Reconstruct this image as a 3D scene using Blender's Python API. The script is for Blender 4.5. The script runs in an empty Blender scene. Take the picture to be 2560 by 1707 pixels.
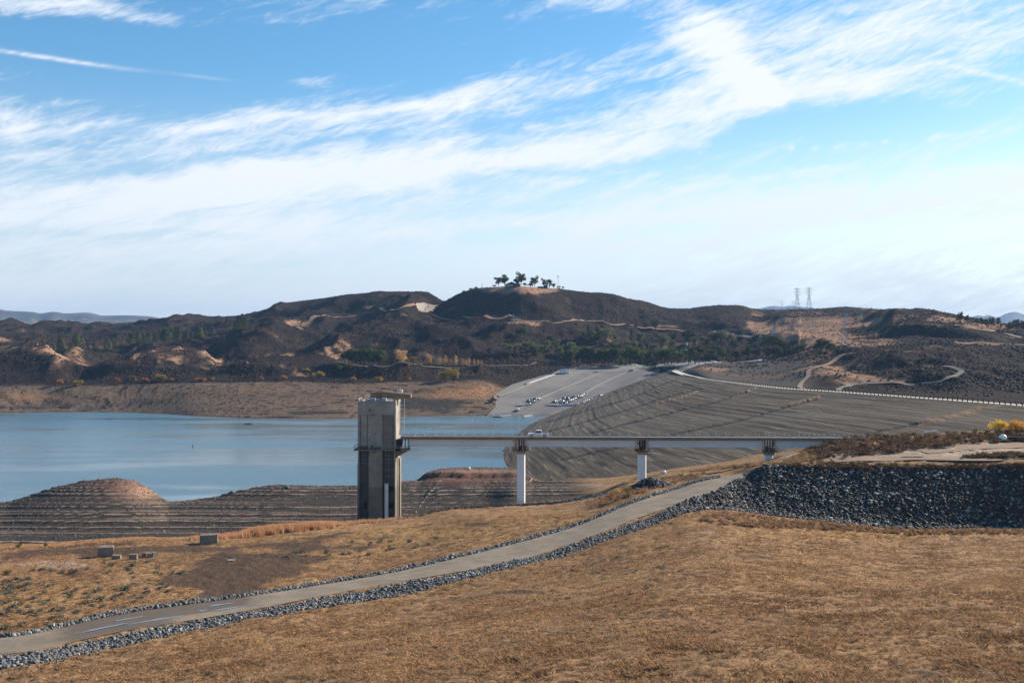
import bpy, math, random
import numpy as np
from mathutils import Vector, Matrix

S = bpy.context.scene
random.seed(7)
RNG = np.random.default_rng(11)
R = math.radians

# ------------------------------------------------------------------ camera, light, sky
F, CX, CY, VH, HC = 2702.0, 1280.0, 853.5, 880.0, 55.0      # focal length and centre in photo pixels; eye 55 m above the lake
PITCH = math.atan((VH - CY) / F)
cam = bpy.data.cameras.new('camera')
camo = bpy.data.objects.new('camera', cam)
S.collection.objects.link(camo)
cam.sensor_width = 36.0
cam.lens = 36.0 * F / 2560.0
cam.clip_start = 0.5
cam.clip_end = 90000
camo.location = (0, 0, HC)
camo.rotation_euler = (math.pi / 2 + PITCH, 0, 0)
S.camera = camo
S.view_settings.view_transform = 'Standard'
S.view_settings.look = 'None'
S.view_settings.gamma = 1
S.view_settings.exposure = 1.12
try:
    S.cycles.use_denoising = True
    S.cycles.max_bounces = 6
    S.cycles.diffuse_bounces = 2
    S.cycles.volume_bounces = 0
    S.cycles.transparent_max_bounces = 8
except Exception:
    pass

SUN_EL = R(26.0)
SUN_AZ = R(55.0)            # from +Y (view direction) towards +X (right)
sun_dir = Vector((math.sin(SUN_AZ) * math.cos(SUN_EL), math.cos(SUN_AZ) * math.cos(SUN_EL), math.sin(SUN_EL)))
sl = bpy.data.lights.new('sun', 'SUN')
sl.energy = 5.0
sl.angle = R(0.5)
sl.color = (1.0, 0.88, 0.74)
so = bpy.data.objects.new('sun', sl)
so.rotation_euler = (-sun_dir).to_track_quat('-Z', 'Y').to_euler()
S.collection.objects.link(so)


class NT:
    """small helper for node trees"""
    def __init__(self, tree):
        self.t = tree
        self.n = tree.nodes
        self.l = tree.links

    def node(self, typ, **kw):
        nd = self.n.new(typ)
        for k, v in kw.items():
            setattr(nd, k, v)
        return nd

    def put(self, sock, v):
        if hasattr(v, 'is_output') or isinstance(v, bpy.types.NodeSocket):
            self.l.new(v, sock)
        elif v is not None:
            if isinstance(v, (tuple, list)) and len(v) == 3 and sock.type == 'RGBA':
                v = (*v, 1.0)
            sock.default_value = v

    def math(self, op, a, b=None, c=None, clamp=False):
        nd = self.node('ShaderNodeMath', operation=op, use_clamp=clamp)
        self.put(nd.inputs[0], a)
        if b is not None: self.put(nd.inputs[1], b)
        if c is not None: self.put(nd.inputs[2], c)
        return nd.outputs[0]

    def add(self, a, b): return self.math('ADD', a, b)
    def mul(self, a, b): return self.math('MULTIPLY', a, b)
    def sub(self, a, b): return self.math('SUBTRACT', a, b)

    def vmath(self, op, a, b=None):
        nd = self.node('ShaderNodeVectorMath', operation=op)
        self.put(nd.inputs[0], a)
        if b is not None: self.put(nd.inputs[1], b)
        return nd.outputs[0]

    def comb(self, x=0.0, y=0.0, z=0.0):
        nd = self.node('ShaderNodeCombineXYZ')
        for i, v in enumerate((x, y, z)): self.put(nd.inputs[i], v)
        return nd.outputs[0]

    def sep(self, v):
        nd = self.node('ShaderNodeSeparateXYZ')
        self.put(nd.inputs[0], v)
        return nd.outputs

    def ramp(self, v, lo, hi, a=0.0, b=1.0, smooth=True):
        nd = self.node('ShaderNodeMapRange', interpolation_type='SMOOTHSTEP' if smooth else 'LINEAR')
        nd.clamp = True
        self.put(nd.inputs[0], v)
        for i, x in enumerate((lo, hi, a, b)): self.put(nd.inputs[1 + i], x)
        return nd.outputs[0]

    def mix(self, f, a, b, blend='MIX'):
        nd = self.node('ShaderNodeMix', data_type='RGBA', blend_type=blend)
        self.put(nd.inputs[0], f)
        self.put(nd.inputs[6], a)
        self.put(nd.inputs[7], b)
        return nd.outputs[2]

    def noise(self, vec, scale=1.0, detail=4.0, rough=0.55, dist=0.0):
        nd = self.node('ShaderNodeTexNoise')
        self.put(nd.inputs['Vector'], vec)
        nd.inputs['Scale'].default_value = scale
        nd.inputs['Detail'].default_value = detail
        nd.inputs['Roughness'].default_value = rough
        nd.inputs['Distortion'].default_value = dist
        return nd.outputs[0]

    def voro(self, vec, scale=1.0, feature='F1'):
        nd = self.node('ShaderNodeTexVoronoi', feature=feature)
        self.put(nd.inputs['Vector'], vec)
        nd.inputs['Scale'].default_value = scale
        return nd.outputs

    def attr(self, name):
        nd = self.node('ShaderNodeAttribute', attribute_name=name)
        return nd

    def bump(self, h, strength=0.5, dist=0.1):
        nd = self.node('ShaderNodeBump')
        self.put(nd.inputs['Height'], h)
        self.put(nd.inputs['Strength'], strength)
        nd.inputs['Distance'].default_value = dist
        return nd.outputs[0]


def new_mat(name):
    m = bpy.data.materials.new(name)
    m.use_nodes = True
    nt = NT(m.node_tree)
    b = m.node_tree.nodes['Principled BSDF']
    b.inputs['Specular IOR Level'].default_value = 0.15
    b.inputs['Roughness'].default_value = 0.9
    return m, nt, b


def simple_mat(name, col, rough=0.6, metal=0.0, var=0.25, scale=1.5, spec=0.3, col2=None):
    """painted / plain material with a little worn variation"""
    m, nt, b = new_mat(name)
    tc = nt.node('ShaderNodeTexCoord').outputs['Object']
    n = nt.noise(tc, scale, 6, 0.65)
    dark = tuple(c * (1 - var) for c in col)
    lite = col2 if col2 else tuple(min(1, c * (1 + var)) for c in col)
    nt.put(b.inputs['Base Color'], nt.mix(nt.ramp(n, 0.3, 0.7), dark, lite))
    b.inputs['Roughness'].default_value = rough
    b.inputs['Metallic'].default_value = metal
    b.inputs['Specular IOR Level'].default_value = spec
    return m


# ------------------------------------------------------------------ world: Nishita sky with cirrus cloud
W = bpy.data.worlds.new('World')
S.world = W
W.use_nodes = True
wt = NT(W.node_tree)
for nd in list(wt.n): wt.n.remove(nd)
sky = wt.node('ShaderNodeTexSky', sky_type='NISHITA')
sky.sun_disc = False
sky.sun_elevation = SUN_EL
sky.sun_rotation = SUN_AZ
sky.altitude = 450
sky.air_density = 1.0
sky.dust_density = 0.4
sky.ozone_density = 2.5
SKY_STRENGTH = 0.05
gen = wt.node('ShaderNodeTexCoord').outputs['Generated']
dx, dy, dz = wt.sep(wt.vmath('NORMALIZE', gen))
KU = 27.02                                   # one unit = 100 photo pixels of arc
az = wt.mul(wt.math('ARCTAN2', dx, dy), KU)
el = wt.mul(wt.math('ARCSINE', dz), KU)


def sky_px(u, v):
    a = math.atan((u - CX) / F)
    return a * KU, math.atan((VH - v) / F * math.cos(a)) * KU


def wgauss(u, v, hl, hw, ang, amp, sharp=False):
    """elongated soft patch of sky, centred on a direction"""
    a0, e0 = sky_px(u, v)
    c, s = math.cos(R(ang)), math.sin(R(ang))
    da, de = wt.sub(azw, a0), wt.sub(elw, e0)
    p = wt.mul(wt.add(wt.mul(da, c), wt.mul(de, s)), 100.0 / hl)
    q = wt.mul(wt.sub(wt.mul(de, c), wt.mul(da, s)), 100.0 / hw)
    d2 = wt.add(wt.mul(p, p), wt.mul(q, q))
    return wt.mul(wt.math('EXPONENT', wt.mul(d2, -1.0)), amp)


def wstreak(u0, v0, u1, v1, hw, amp):
    (a0, e0), (a1, e1) = sky_px(u0, v0), sky_px(u1, v1)
    return wgauss((u0 + u1) / 2, (v0 + v1) / 2, math.hypot(a1 - a0, e1 - e0) * 50, hw, math.degrees(math.atan2(e1 - e0, a1 - a0)), amp)


def cloud_coord(th, sx, sy):
    c, s = math.cos(R(th)), math.sin(R(th))
    p = wt.add(wt.mul(az, c), wt.mul(el, s))
    q = wt.sub(wt.mul(el, c), wt.mul(az, s))
    return wt.comb(wt.mul(p, sx), wt.mul(q, sy), 3.7)


# warp, so that no patch has a clean outline
w1 = wt.sub(wt.noise(wt.comb(wt.mul(az, 0.22), wt.mul(el, 0.5), 1.3), 1.0, 4), 0.5)
w2 = wt.sub(wt.noise(wt.comb(wt.mul(az, 0.22), wt.mul(el, 0.5), 9.3), 1.0, 4), 0.5)
azw = wt.add(az, wt.mul(w1, 4.0))
elw = wt.add(el, wt.mul(w2, 1.6))
CLOUDS = [  # u, v, half length, half width, tilt, amount
    (420, 475, 800, 66, 6, .37), (1250, 372, 800, 54, 10, .38), (1950, 250, 520, 40, 10, .36),
    (1240, 215, 250, 40, 13, .34), (1080, 262, 260, 24, 10, .18), (560, 318, 330, 26, 8, .30), (760, 232, 80, 18, 2, .26), (800, 288, 260, 20, 8, .2),
    (2050, 95, 560, 62, 10, .26), (1760, 90, 170, 60, -40, .30), (1850, 190, 150, 48, -52, .26), (2420, 60, 260, 60, 4, .16),
    (1530, 30, 260, 34, -6, .14), (1420, 115, 200, 30, 22, .12),
    (120, 10, 260, 20, -3, .55), (8, 315, 50, 34, 30, .38), (120, 330, 130, 13, 7, .28), (30, 255, 90, 28, 10, .14),
    (1750, 452, 420, 20, 6, .32), (2250, 500, 500, 50, 5, .30), (1100, 560, 900, 34, 3, .16), (2480, 420, 180, 30, 3, .2), (600, 600, 1200, 60, 1, .10), (1250, 545, 700, 30, 3, .12), (2540, 545, 90, 24, -4, .25),
    (620, 140, 800, 74, 3, -.58), (1130, 60, 330, 60, 10, -.22), (1570, 218, 190, 26, 14, -.34), (2380, 290, 480, 40, -2, -.34), (1900, 330, 330, 26, 10, -.16),
    (1420, 497, 480, 13, 7, -.22), (420, 425, 330, 13, 7, -.24), (300, 605, 330, 11, 1, -.2), (110, 372, 240, 11, 3, -.2), (700, 385, 260, 9, 14, -.14),
    (1230, 312, 260, 10, 9, -.22), (1000, 330, 260, 9, 10, -.16), (1500, 410, 400, 12, 9, -.16), (2000, 410, 300, 10, 5, -.14), (2350, 130, 200, 18, 2, -.14), (1980, 210, 50, 26, -40, -.2),
    (1650, 570, 500, 14, 3, -.1), (2100, 590, 420, 16, 2, -.1), (900, 655, 500, 12, 1, -.06),
]
bias = None
for c in CLOUDS:
    g = wgauss(*c)
    bias = g if bias is None else wt.add(bias, g)
veil = wt.add(wt.add(wt.ramp(el, 0.9, 5.0, 0.33, 0.0), wt.ramp(el, 9.5, 14.0, 0.0, -0.45)), wt.ramp(wt.math('ABSOLUTE', az), 18.0, 34.0, 0.0, -0.55))  # cloud cleared overhead and behind, out of view, to lower the ambient light
n1 = wt.noise(cloud_coord(10, 0.13, 0.78), 1.0, 9, 0.62, 0.5)
n2 = wt.noise(cloud_coord(16, 0.55, 3.0), 1.0, 8, 0.68, 0.8)
n3 = wt.noise(cloud_coord(24, 1.1, 4.2), 1.0, 8, 0.72, 1.4)
tex = wt.add(wt.add(wt.mul(wt.sub(n1, 0.5), 1.45), wt.mul(wt.sub(n2, 0.5), 1.05)), wt.mul(wt.sub(n3, 0.5), 0.75))
dens = wt.add(wt.add(wt.add(bias, veil), tex), 0.03)
cover = wt.ramp(dens, -0.13, 0.64)
# contrails: thin and straight, so without the warp
azs, els = azw, elw
azw, elw = az, wt.add(el, wt.mul(w2, 0.15))
trail = wt.add(wstreak(-60, 118, 300, 167, 5, .9), wstreak(2360, 158, 2640, 222, 7, .5))
trail = wt.add(trail, wstreak(440, 182, 570, 200, 4, .2))
for (u, v, l) in ((2340, 340, 20), (2100, 366, 16), (2160, 362, 12), (2215, 354, 10), (1980, 370, 8), (2040, 370, 8)):
    trail = wt.add(trail, wgauss(u, v, l, 6, 20, .6))
trail = wt.mul(trail, wt.ramp(n3, 0.25, 0.6, 0.35, 1.0))
azw, elw = azs, els
cover = wt.math('MINIMUM', wt.add(cover, trail), 1.0)
hsv = wt.node('ShaderNodeHueSaturation')
hsv.inputs['Saturation'].default_value = 1.0
wt.put(hsv.inputs['Saturation'], wt.ramp(el, 0.8, 7.0, .5, 1.27))
hsv.inputs['Value'].default_value = 1.55
hsv.inputs['Hue'].default_value = 0.492
wt.put(hsv.inputs['Color'], sky.outputs[0])
CLOUD_L = 10.2
cloud_col = wt.mix(wt.ramp(el, 0.0, 5.0), (CLOUD_L * .93, CLOUD_L * .95, CLOUD_L * .93, 1), (CLOUD_L * .97, CLOUD_L * .99, CLOUD_L * 1.03, 1))
skycol = wt.mix(wt.mul(cover, 0.93), hsv.outputs[0], cloud_col)
bg = wt.node('ShaderNodeBackground')
wt.put(bg.inputs[0], skycol)
bg.inputs[1].default_value = SKY_STRENGTH
wo = wt.node('ShaderNodeOutputWorld')
wt.l.new(bg.outputs[0], wo.inputs[0])
W.cycles.sampling_method = 'MANUAL'
W.cycles.sample_map_resolution = 512

# ------------------------------------------------------------------ projection helpers (photo pixel + depth -> world point)
SP, CP = math.sin(PITCH), math.cos(PITCH)


def P(u, v, D):
    a = (u - CX) / F
    b = -(v - CY) / F
    y = CP - b * SP
    z = SP + b * CP
    k = D / y
    return (a * k, D, HC + z * k)


def K(u, v, D):
    """knot of a terrain line: (tangent of bearing, depth, height)"""
    p = P(u, v, D)
    return (p[0] / D, D, p[2])


def T(u, D, z):
    return ((u - CX) / F, D, z)


def hash2(ix, iy, seed):
    h = (ix.astype(np.int64) * 374761393 + iy.astype(np.int64) * 668265263 + seed * 1442695041) & 0xFFFFFFFF
    h = ((h ^ (h >> 13)) * 1274126177) & 0xFFFFFFFF
    h = (h ^ (h >> 16)) & 0xFFFFFFFF
    return h.astype(np.float64) / 4294967295.0


def vnoise(x, y, seed=0):
    x = np.asarray(x, float); y = np.asarray(y, float)
    ix, iy = np.floor(x), np.floor(y)
    fx, fy = x - ix, y - iy
    fx = fx * fx * fx * (fx * (fx * 6 - 15) + 10)
    fy = fy * fy * fy * (fy * (fy * 6 - 15) + 10)
    a, b = hash2(ix, iy, seed), hash2(ix + 1, iy, seed)
    c, d = hash2(ix, iy + 1, seed), hash2(ix + 1, iy + 1, seed)
    return (a * (1 - fx) + b * fx) * (1 - fy) + (c * (1 - fx) + d * fx) * fy


def fbm(x, y, octv=4, seed=0, gain=0.5):
    s, amp, tot = 0, 1.0, 0
    for i in range(octv):
        s = s + amp * vnoise(x * 2 ** i + 17.3 * i, y * 2 ** i - 9.1 * i, seed + i)
        tot += amp
        amp *= gain
    return s / tot


def ridged(x, y, octv=4, seed=0):
    s, amp, tot = 0, 1.0, 0
    for i in range(octv):
        n = 1 - np.abs(2 * vnoise(x * 2 ** i + 5.7 * i, y * 2 ** i + 3.3 * i, seed + i) - 1)
        s = s + amp * n * n
        tot += amp
        amp *= 0.5
    return s / tot


def sstep(x, a, b):
    t = np.clip((x - a) / (b - a), 0, 1)
    return t * t * (3 - 2 * t)


def pchip(xk, yk, x):
    """monotone cubic through knots"""
    xk = np.asarray(xk, float); yk = np.asarray(yk, float)
    h = np.diff(xk); d = np.diff(yk) / h
    m = np.zeros_like(yk)
    for i in range(1, len(xk) - 1):
        if d[i - 1] * d[i] > 0:
            w1_, w2_ = 2 * h[i] + h[i - 1], h[i] + 2 * h[i - 1]
            m[i] = (w1_ + w2_) / (w1_ / d[i - 1] + w2_ / d[i])
    m[0], m[-1] = d[0], d[-1]
    j = np.clip(np.searchsorted(xk, x) - 1, 0, len(h) - 1)
    t = np.clip((x - xk[j]) / h[j], 0, 1)
    return ((2 * t ** 3 - 3 * t ** 2 + 1) * yk[j] + (t ** 3 - 2 * t ** 2 + t) * h[j] * m[j]
            + (-2 * t ** 3 + 3 * t ** 2) * yk[j + 1] + (t ** 3 - t ** 2) * h[j] * m[j + 1])


def smooth_interp(xk, yk, x):
    return pchip(xk, yk, np.clip(x, xk[0], xk[-1]))


# ------------------------------------------------------------------ object helpers
def link(o):
    S.collection.objects.link(o)
    return o


def tag(o, label=None, cat=None, group=None, kind=None):
    if label: o['label'] = label
    if cat: o['category'] = cat
    if group: o['group'] = group
    if kind: o['kind'] = kind
    return o


def mesh_np(name, verts, faces, mat=None, parent=None, smooth=False, attrs=None, uv=None):
    """verts (N,3), faces (M,k) array with k = 3 or 4"""
    verts = np.asarray(verts, np.float32)
    faces = np.asarray(faces, np.int32)
    me = bpy.data.meshes.new(name)
    me.vertices.add(len(verts))
    me.vertices.foreach_set('co', verts.ravel())
    k = faces.shape[1]
    me.loops.add(faces.size)
    me.loops.foreach_set('vertex_index', faces.ravel())
    me.polygons.add(len(faces))
    me.polygons.foreach_set('loop_start', np.arange(0, faces.size, k, dtype=np.int32))
    me.polygons.foreach_set('loop_total', np.full(len(faces), k, np.int32))
    if smooth:
        me.polygons.foreach_set('use_smooth', np.ones(len(faces), bool))
    if attrs:
        for an, av in attrs.items():
            av = np.asarray(av, np.float32)
            if av.ndim == 1:
                a = me.attributes.new(an, 'FLOAT', 'POINT')
                a.data.foreach_set('value', av)
            else:
                a = me.attributes.new(an, 'FLOAT_COLOR', 'POINT')
                if av.shape[1] == 3:
                    av = np.concatenate([av, np.ones((len(av), 1), np.float32)], 1)
                a.data.foreach_set('color', av.ravel())
    me.update(calc_edges=True)
    me.validate()
    if mat: me.materials.append(mat)
    o = bpy.data.objects.new(name, me)
    link(o)
    if parent: o.parent = parent
    return o


def grid_faces(nr, nc):
    i = np.arange((nr - 1) * nc).reshape(nr - 1, nc)[:, :-1].ravel()
    return np.stack([i, i + 1, i + nc + 1, i + nc], 1)


class MB:
    """collects boxes, bars, tubes and lathes and links them as ONE mesh object"""
    def __init__(self):
        self.v, self.f = [], []

    def raw(self, vs, fs):
        o = len(self.v)
        self.v += [tuple(p) for p in vs]
        self.f += [tuple(i + o for i in q) for q in fs]
        return self

    def box(self, c, s, rz=0.0, taper=1.0):
        x, y, z = s[0] / 2, s[1] / 2, s[2] / 2
        ca, sa = math.cos(rz), math.sin(rz)
        vs = []
        for dz, t in ((-z, 1.0), (z, taper)):
            for dx_, dy_ in ((-x, -y), (x, -y), (x, y), (-x, y)):
                px, py = dx_ * t, dy_ * t
                vs.append((c[0] + px * ca - py * sa, c[1] + px * sa + py * ca, c[2] + dz))
        return self.raw(vs, [(3, 2, 1, 0), (4, 5, 6, 7), (0, 1, 5, 4), (1, 2, 6, 5), (2, 3, 7, 6), (3, 0, 4, 7)])

    def span(self, x0, x1, y0, y1, z0, z1):
        return self.box(((x0 + x1) / 2, (y0 + y1) / 2, (z0 + z1) / 2), (abs(x1 - x0), abs(y1 - y0), abs(z1 - z0)))

    def tube(self, p0, p1, r0, r1=None, n=6, caps=True):
        r1 = r0 if r1 is None else r1
        p0, p1 = Vector(p0), Vector(p1)
        d = (p1 - p0)
        if d.length < 1e-9: return self
        d.normalize()
        a = d.cross(Vector((0, 0, 1)))
        if a.length < 1e-3: a = d.cross(Vector((1, 0, 0)))
        a.normalize(); b = d.cross(a)
        vs = []
        for p, r in ((p0, r0), (p1, r1)):
            for i in range(n):
                t = 2 * math.pi * i / n
                vs.append(p + (a * math.cos(t) + b * math.sin(t)) * r)
        fs = [(i, (i + 1) % n, n + (i + 1) % n, n + i) for i in range(n)]
        if caps: fs += [tuple(range(n))[::-1], tuple(range(n, 2 * n))]
        return self.raw(vs, fs)

    def prism(self, pts, axis, a0, a1):
        """extrude a closed outline along x, y or z"""
        n = len(pts)
        def mk(p, h):
            return {'x': (h, p[0], p[1]), 'y': (p[0], h, p[1]), 'z': (p[0], p[1], h)}[axis]
        vs = [mk(p, a0) for p in pts] + [mk(p, a1) for p in pts]
        fs = [(i, (i + 1) % n, n + (i + 1) % n, n + i) for i in range(n)]
        fs += [tuple(range(n))[::-1], tuple(range(n, 2 * n))]
        return self.raw(vs, fs)

    def lathe(self, prof, c=(0, 0, 0), n=16):
        """profile of (radius, height)"""
        vs, fs = [], []
        for r, h in prof:
            for i in range(n):
                t = 2 * math.pi * i / n
                vs.append((c[0] + r * math.cos(t), c[1] + r * math.sin(t), c[2] + h))
        for j in range(len(prof) - 1):
            for i in range(n):
                fs.append((j * n + i, j * n + (i + 1) % n, (j + 1) * n + (i + 1) % n, (j + 1) * n + i))
        fs += [tuple(range(n))[::-1], tuple(range((len(prof) - 1) * n, len(prof) * n))]
        return self.raw(vs, fs)

    def build(self, name, mat, parent=None, smooth=False, bevel=0.0):
        me = bpy.data.meshes.new(name)
        me.from_pydata([tuple(p) for p in self.v], [], self.f)
        me.validate()
        me.update()
        import bmesh
        bm = bmesh.new(); bm.from_mesh(me)
        bmesh.ops.recalc_face_normals(bm, faces=bm.faces)
        bm.to_mesh(me); bm.free()
        if mat: me.materials.append(mat)
        if smooth:
            for p in me.polygons: p.use_smooth = True
        o = bpy.data.objects.new(name, me)
        link(o)
        if parent: o.parent = parent
        if bevel:
            md = o.modifiers.new('bevel', 'BEVEL')
            md.width = bevel; md.segments = 2; md.limit_method = 'ANGLE'
        return o


def empty(name, loc, rz=0.0, **kw):
    o = bpy.data.objects.new(name, None)
    o.location = loc
    o.rotation_euler = (0, 0, rz)
    o.empty_display_size = 0.5
    link(o)
    tag(o, **kw)
    return o


def copy_tree(o, parent=None):
    c = o.copy()
    link(c)
    if parent: c.parent = parent
    for ch in list(o.children):
        copy_tree(ch, c)
    return c


def scatter(name, variants, pos, rot, scl, mat, tilt=None, attr=None, parent=None, smooth=False):
    """many small pieces (stones, tufts, twigs) baked into ONE mesh; variants: list of (V, F tri)"""
    pos = np.asarray(pos, float); n = len(pos)
    scl = np.asarray(scl, float)
    if scl.ndim == 1: scl = np.repeat(scl[:, None], 3, 1)
    which = RNG.integers(0, len(variants), n)
    VV, FF, AA, off = [], [], [], 0
    for k, (bv, bf) in enumerate(variants):
        ids = np.nonzero(which == k)[0]
        if not len(ids): continue
        v = bv[None, :, :] * scl[ids][:, None, :]
        if tilt is not None:
            t = tilt[ids]; ct, st = np.cos(t)[:, None], np.sin(t)[:, None]
            y, z = v[:, :, 1] * ct - v[:, :, 2] * st, v[:, :, 1] * st + v[:, :, 2] * ct
            v = np.stack([v[:, :, 0], y, z], 2)
        c, s = np.cos(rot[ids])[:, None], np.sin(rot[ids])[:, None]
        x, y = v[:, :, 0] * c - v[:, :, 1] * s, v[:, :, 0] * s + v[:, :, 1] * c
        v = np.stack([x, y, v[:, :, 2]], 2) + pos[ids][:, None, :]
        VV.append(v.reshape(-1, 3))
        FF.append((bf[None] + (np.arange(len(ids)) * len(bv))[:, None, None] + off).reshape(-1, bf.shape[1]))
        AA.append(np.repeat((attr[ids] if attr is not None else RNG.random(len(ids))), len(bv)))
        off += len(ids) * len(bv)
    return mesh_np(name, np.concatenate(VV), np.concatenate(FF), mat, parent, smooth, {'rnd': np.concatenate(AA)})
# ------------------------------------------------------------------ terrain: height fields on (bearing, depth) meshes
class Field:
    def __init__(self, u0, u1, du, D0, D1, rel):
        self.A = (np.arange(u0, u1 + du, du) - CX) / F
        n = int(math.log(D1 / D0) / rel) + 1
        self.L = np.linspace(math.log(D0), math.log(D1), n)
        self.D = np.exp(self.L)
        self.X = self.D[:, None] * self.A[None, :]
        self.Y = np.repeat(self.D[:, None], len(self.A), 1)
        self.Z = np.zeros_like(self.X)

    def z(self, x, y):
        x = np.asarray(x, float); y = np.asarray(y, float)
        a = np.clip((x / y - self.A[0]) / (self.A[1] - self.A[0]), 0, len(self.A) - 1.001)
        d = np.clip((np.log(y) - self.L[0]) / (self.L[1] - self.L[0]), 0, len(self.L) - 1.001)
        i, j = a.astype(int), d.astype(int)
        fa, fd = a - i, d - j
        Z = self.Z
        return (Z[j, i] * (1 - fa) + Z[j, i + 1] * fa) * (1 - fd) + (Z[j + 1, i] * (1 - fa) + Z[j + 1, i + 1] * fa) * fd

    def zf(self, x, y):
        return float(self.z(np.array([x]), np.array([y]))[0])

    def hit(self, u, v, Dmin=0, Dmax=1e9):
        """first point of the ground seen through a photo pixel"""
        p = P(u, v, 1000.0)
        a, k = p[0] / 1000.0, (p[2] - HC) / 1000.0
        D = self.D[(self.D >= Dmin) & (self.D <= Dmax)]
        zz = self.z(a * D, D)
        below = np.nonzero(HC + k * D <= zz)[0]
        if not len(below):
            j = int(np.argmin(HC + k * D - zz)); d = D[j]
        else:
            j = below[0]
            if j == 0: d = D[0]
            else:
                g0 = HC + k * D[j - 1] - zz[j - 1]; g1 = HC + k * D[j] - zz[j]
                d = D[j - 1] + (D[j] - D[j - 1]) * g0 / (g0 - g1 + 1e-9)
        return a * d, d, self.zf(a * d, d)

    def pix(self):
        """photo pixel of each vertex (for laying out where each kind of ground lies)"""
        yz = self.Z - HC
        f = self.Y * CP + yz * SP
        up = -self.Y * SP + yz * CP
        return CX + F * self.X / f, CY - F * up / f

    def mesh(self, name, mat, attrs):
        V = np.stack([self.X, self.Y, self.Z], 2).reshape(-1, 3)
        o = mesh_np(name, V, grid_faces(*self.Z.shape), mat, None, True, {k: v.ravel() for k, v in attrs.items()})
        return o


def lines_at(lines, A):
    """each line: list of (bearing, depth, height) -> depth and height on every bearing"""
    out = []
    for ln in lines:
        ln = sorted(ln)
        a = np.array([p[0] for p in ln])
        out.append((smooth_interp(a, np.array([p[1] for p in ln]), A), smooth_interp(a, np.array([p[2] for p in ln]), A)))
    return out


# --- near ground: foot hillside, service road bench, plateau, channel and terraced lake bank
N = Field(-900, 3500, 5.0, 4.0, 520.0, 0.01)
dn = np.concatenate([np.exp(np.arange(math.log(4), math.log(62), 0.03)), np.exp(np.arange(math.log(62), math.log(520), 0.0042))])
# two depth spacings would break the log look-up, so keep one even spacing from 60 m on and a coarse apron before it
N = Field(-900, 3500, 5.0, 58.0, 520.0, 0.0042)
NL = [
    [T(-900, 58, 26), T(0, 58, 27), T(640, 58, 30.5), T(1280, 58, 32.5), T(2000, 58, 34.6), T(2560, 58, 35.3), T(3500, 58, 36)],
    [T(-900, 116, 19.6), K(0, 1707, 117), K(640, 1707, 95), K(1280, 1707, 80), K(2000, 1707, 70), K(2560, 1707, 66), T(3500, 66, 35)],
    [T(-900, 118.5, 19.4), K(0, 1668, 122.5), K(310, 1608, 134), K(640, 1541, 148), K(950, 1492, 162), K(1280, 1420, 179), K(1435, 1383, 190), K(1590, 1325, 206),
     K(1764, 1272, 224), K(1919, 1284, 228), K(2075, 1302, 227), K(2268, 1320, 228), K(2560, 1318, 234), T(3500, 240, 16.5)],
    [T(-900, 122, 20), K(0, 1632, 126), K(310, 1574, 138), K(640, 1519, 152), K(950, 1460, 167), K(1280, 1401, 184), K(1435, 1355, 196), K(1590, 1293.6, 213),
     K(1706, 1255, 225), K(1803, 1222, 236), K(1850, 1196, 246), T(1920, 240, 25.6), T(2268, 237, 23.2), T(2560, 240, 23.0), T(3500, 246, 23)],
    [T(-900, 128, 20.1), K(0, 1593.6, 132), K(310, 1533.6, 145.5), K(640, 1487, 160), K(950, 1437, 176), K(1280, 1360, 197), K(1435, 1317, 210), K(1590, 1255, 228),
     K(1667, 1231, 238), K(1764, 1200.7, 248), K(1861, 1184, 254), K(1920, 1163, 249), K(2152, 1168, 246), K(2346, 1170, 246), K(2560, 1158, 247), T(3500, 252, 30)],
    [T(-900, 214, 16.5), K(0, 1368, 215), K(300, 1352, 222), K(480, 1348, 232), K(640, 1334, 245), K(833, 1314, 255), K(950, 1301, 265), K(1027, 1291, 270), K(1130, 1272, 274),
     K(1280, 1262, 277), K(1396, 1255, 278), K(1497, 1236, 272), K(1574, 1212, 266), K(1667, 1205, 264), K(1764, 1190, 268), K(1861, 1172, 268),
     T(1920, 262, 27.9), K(2150, 1140, 258), K(2560, 1128, 262), T(3500, 266, 31)],
    [T(-900, 300, .5), T(0, 303, .6), T(300, 308, 1.2), T(640, 312, 1.4), T(950, 314, 2.0), T(1200, 318, 4.5), K(1300, 1256, 321), K(1400, 1246, 330),
     K(1500, 1224, 338), K(1574, 1207, 345), K(1700, 1182, 335), K(1850, 1160, 318), T(1920, 304, 25.2), T(1975, 298, 27.8), T(2100, 288, 31.3), T(2200, 286, 32.3), T(2560, 300, 33.4), T(3500, 304, 34)],
    [T(-900, 392, -.8), T(-120, 393, -.6), K(0, 1255, 394), K(77, 1234, 394), K(155, 1213, 395), K(232, 1200, 396), K(290, 1195, 396), K(329, 1201, 394), K(387, 1229, 390),
     K(426, 1252, 386), K(503, 1244, 388), K(581, 1229, 391), K(640, 1218, 394), K(698, 1211, 396), K(795, 1214, 396), K(892, 1213, 396), K(1012, 1203, 398), K(1050, 1199, 404),
     K(1070, 1189, 410), K(1105, 1178, 416), K(1166, 1172, 422), K(1280, 1172, 430), K(1310, 1180, 442), K(1338, 1190, 448), K(1435, 1195, 428), K(1551, 1191, 408),
     K(1667, 1174, 404), K(1822, 1154, 396), K(1907, 1137, 390), T(2000, 372, 18), T(2200, 335, 18), T(2560, 335, 16), T(3500, 340, 14)],
    [T(-900, 420, -7), T(1040, 426, -7), T(1166, 452, -5), T(1338, 490, -6), T(1551, 452, -3), T(1907, 440, 2), T(2560, 420, -2), T(3500, 420, -2)],
    [T(-900, 521, -12), T(3500, 521, -12)],
]
nl = lines_at(NL, N.A)
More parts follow.
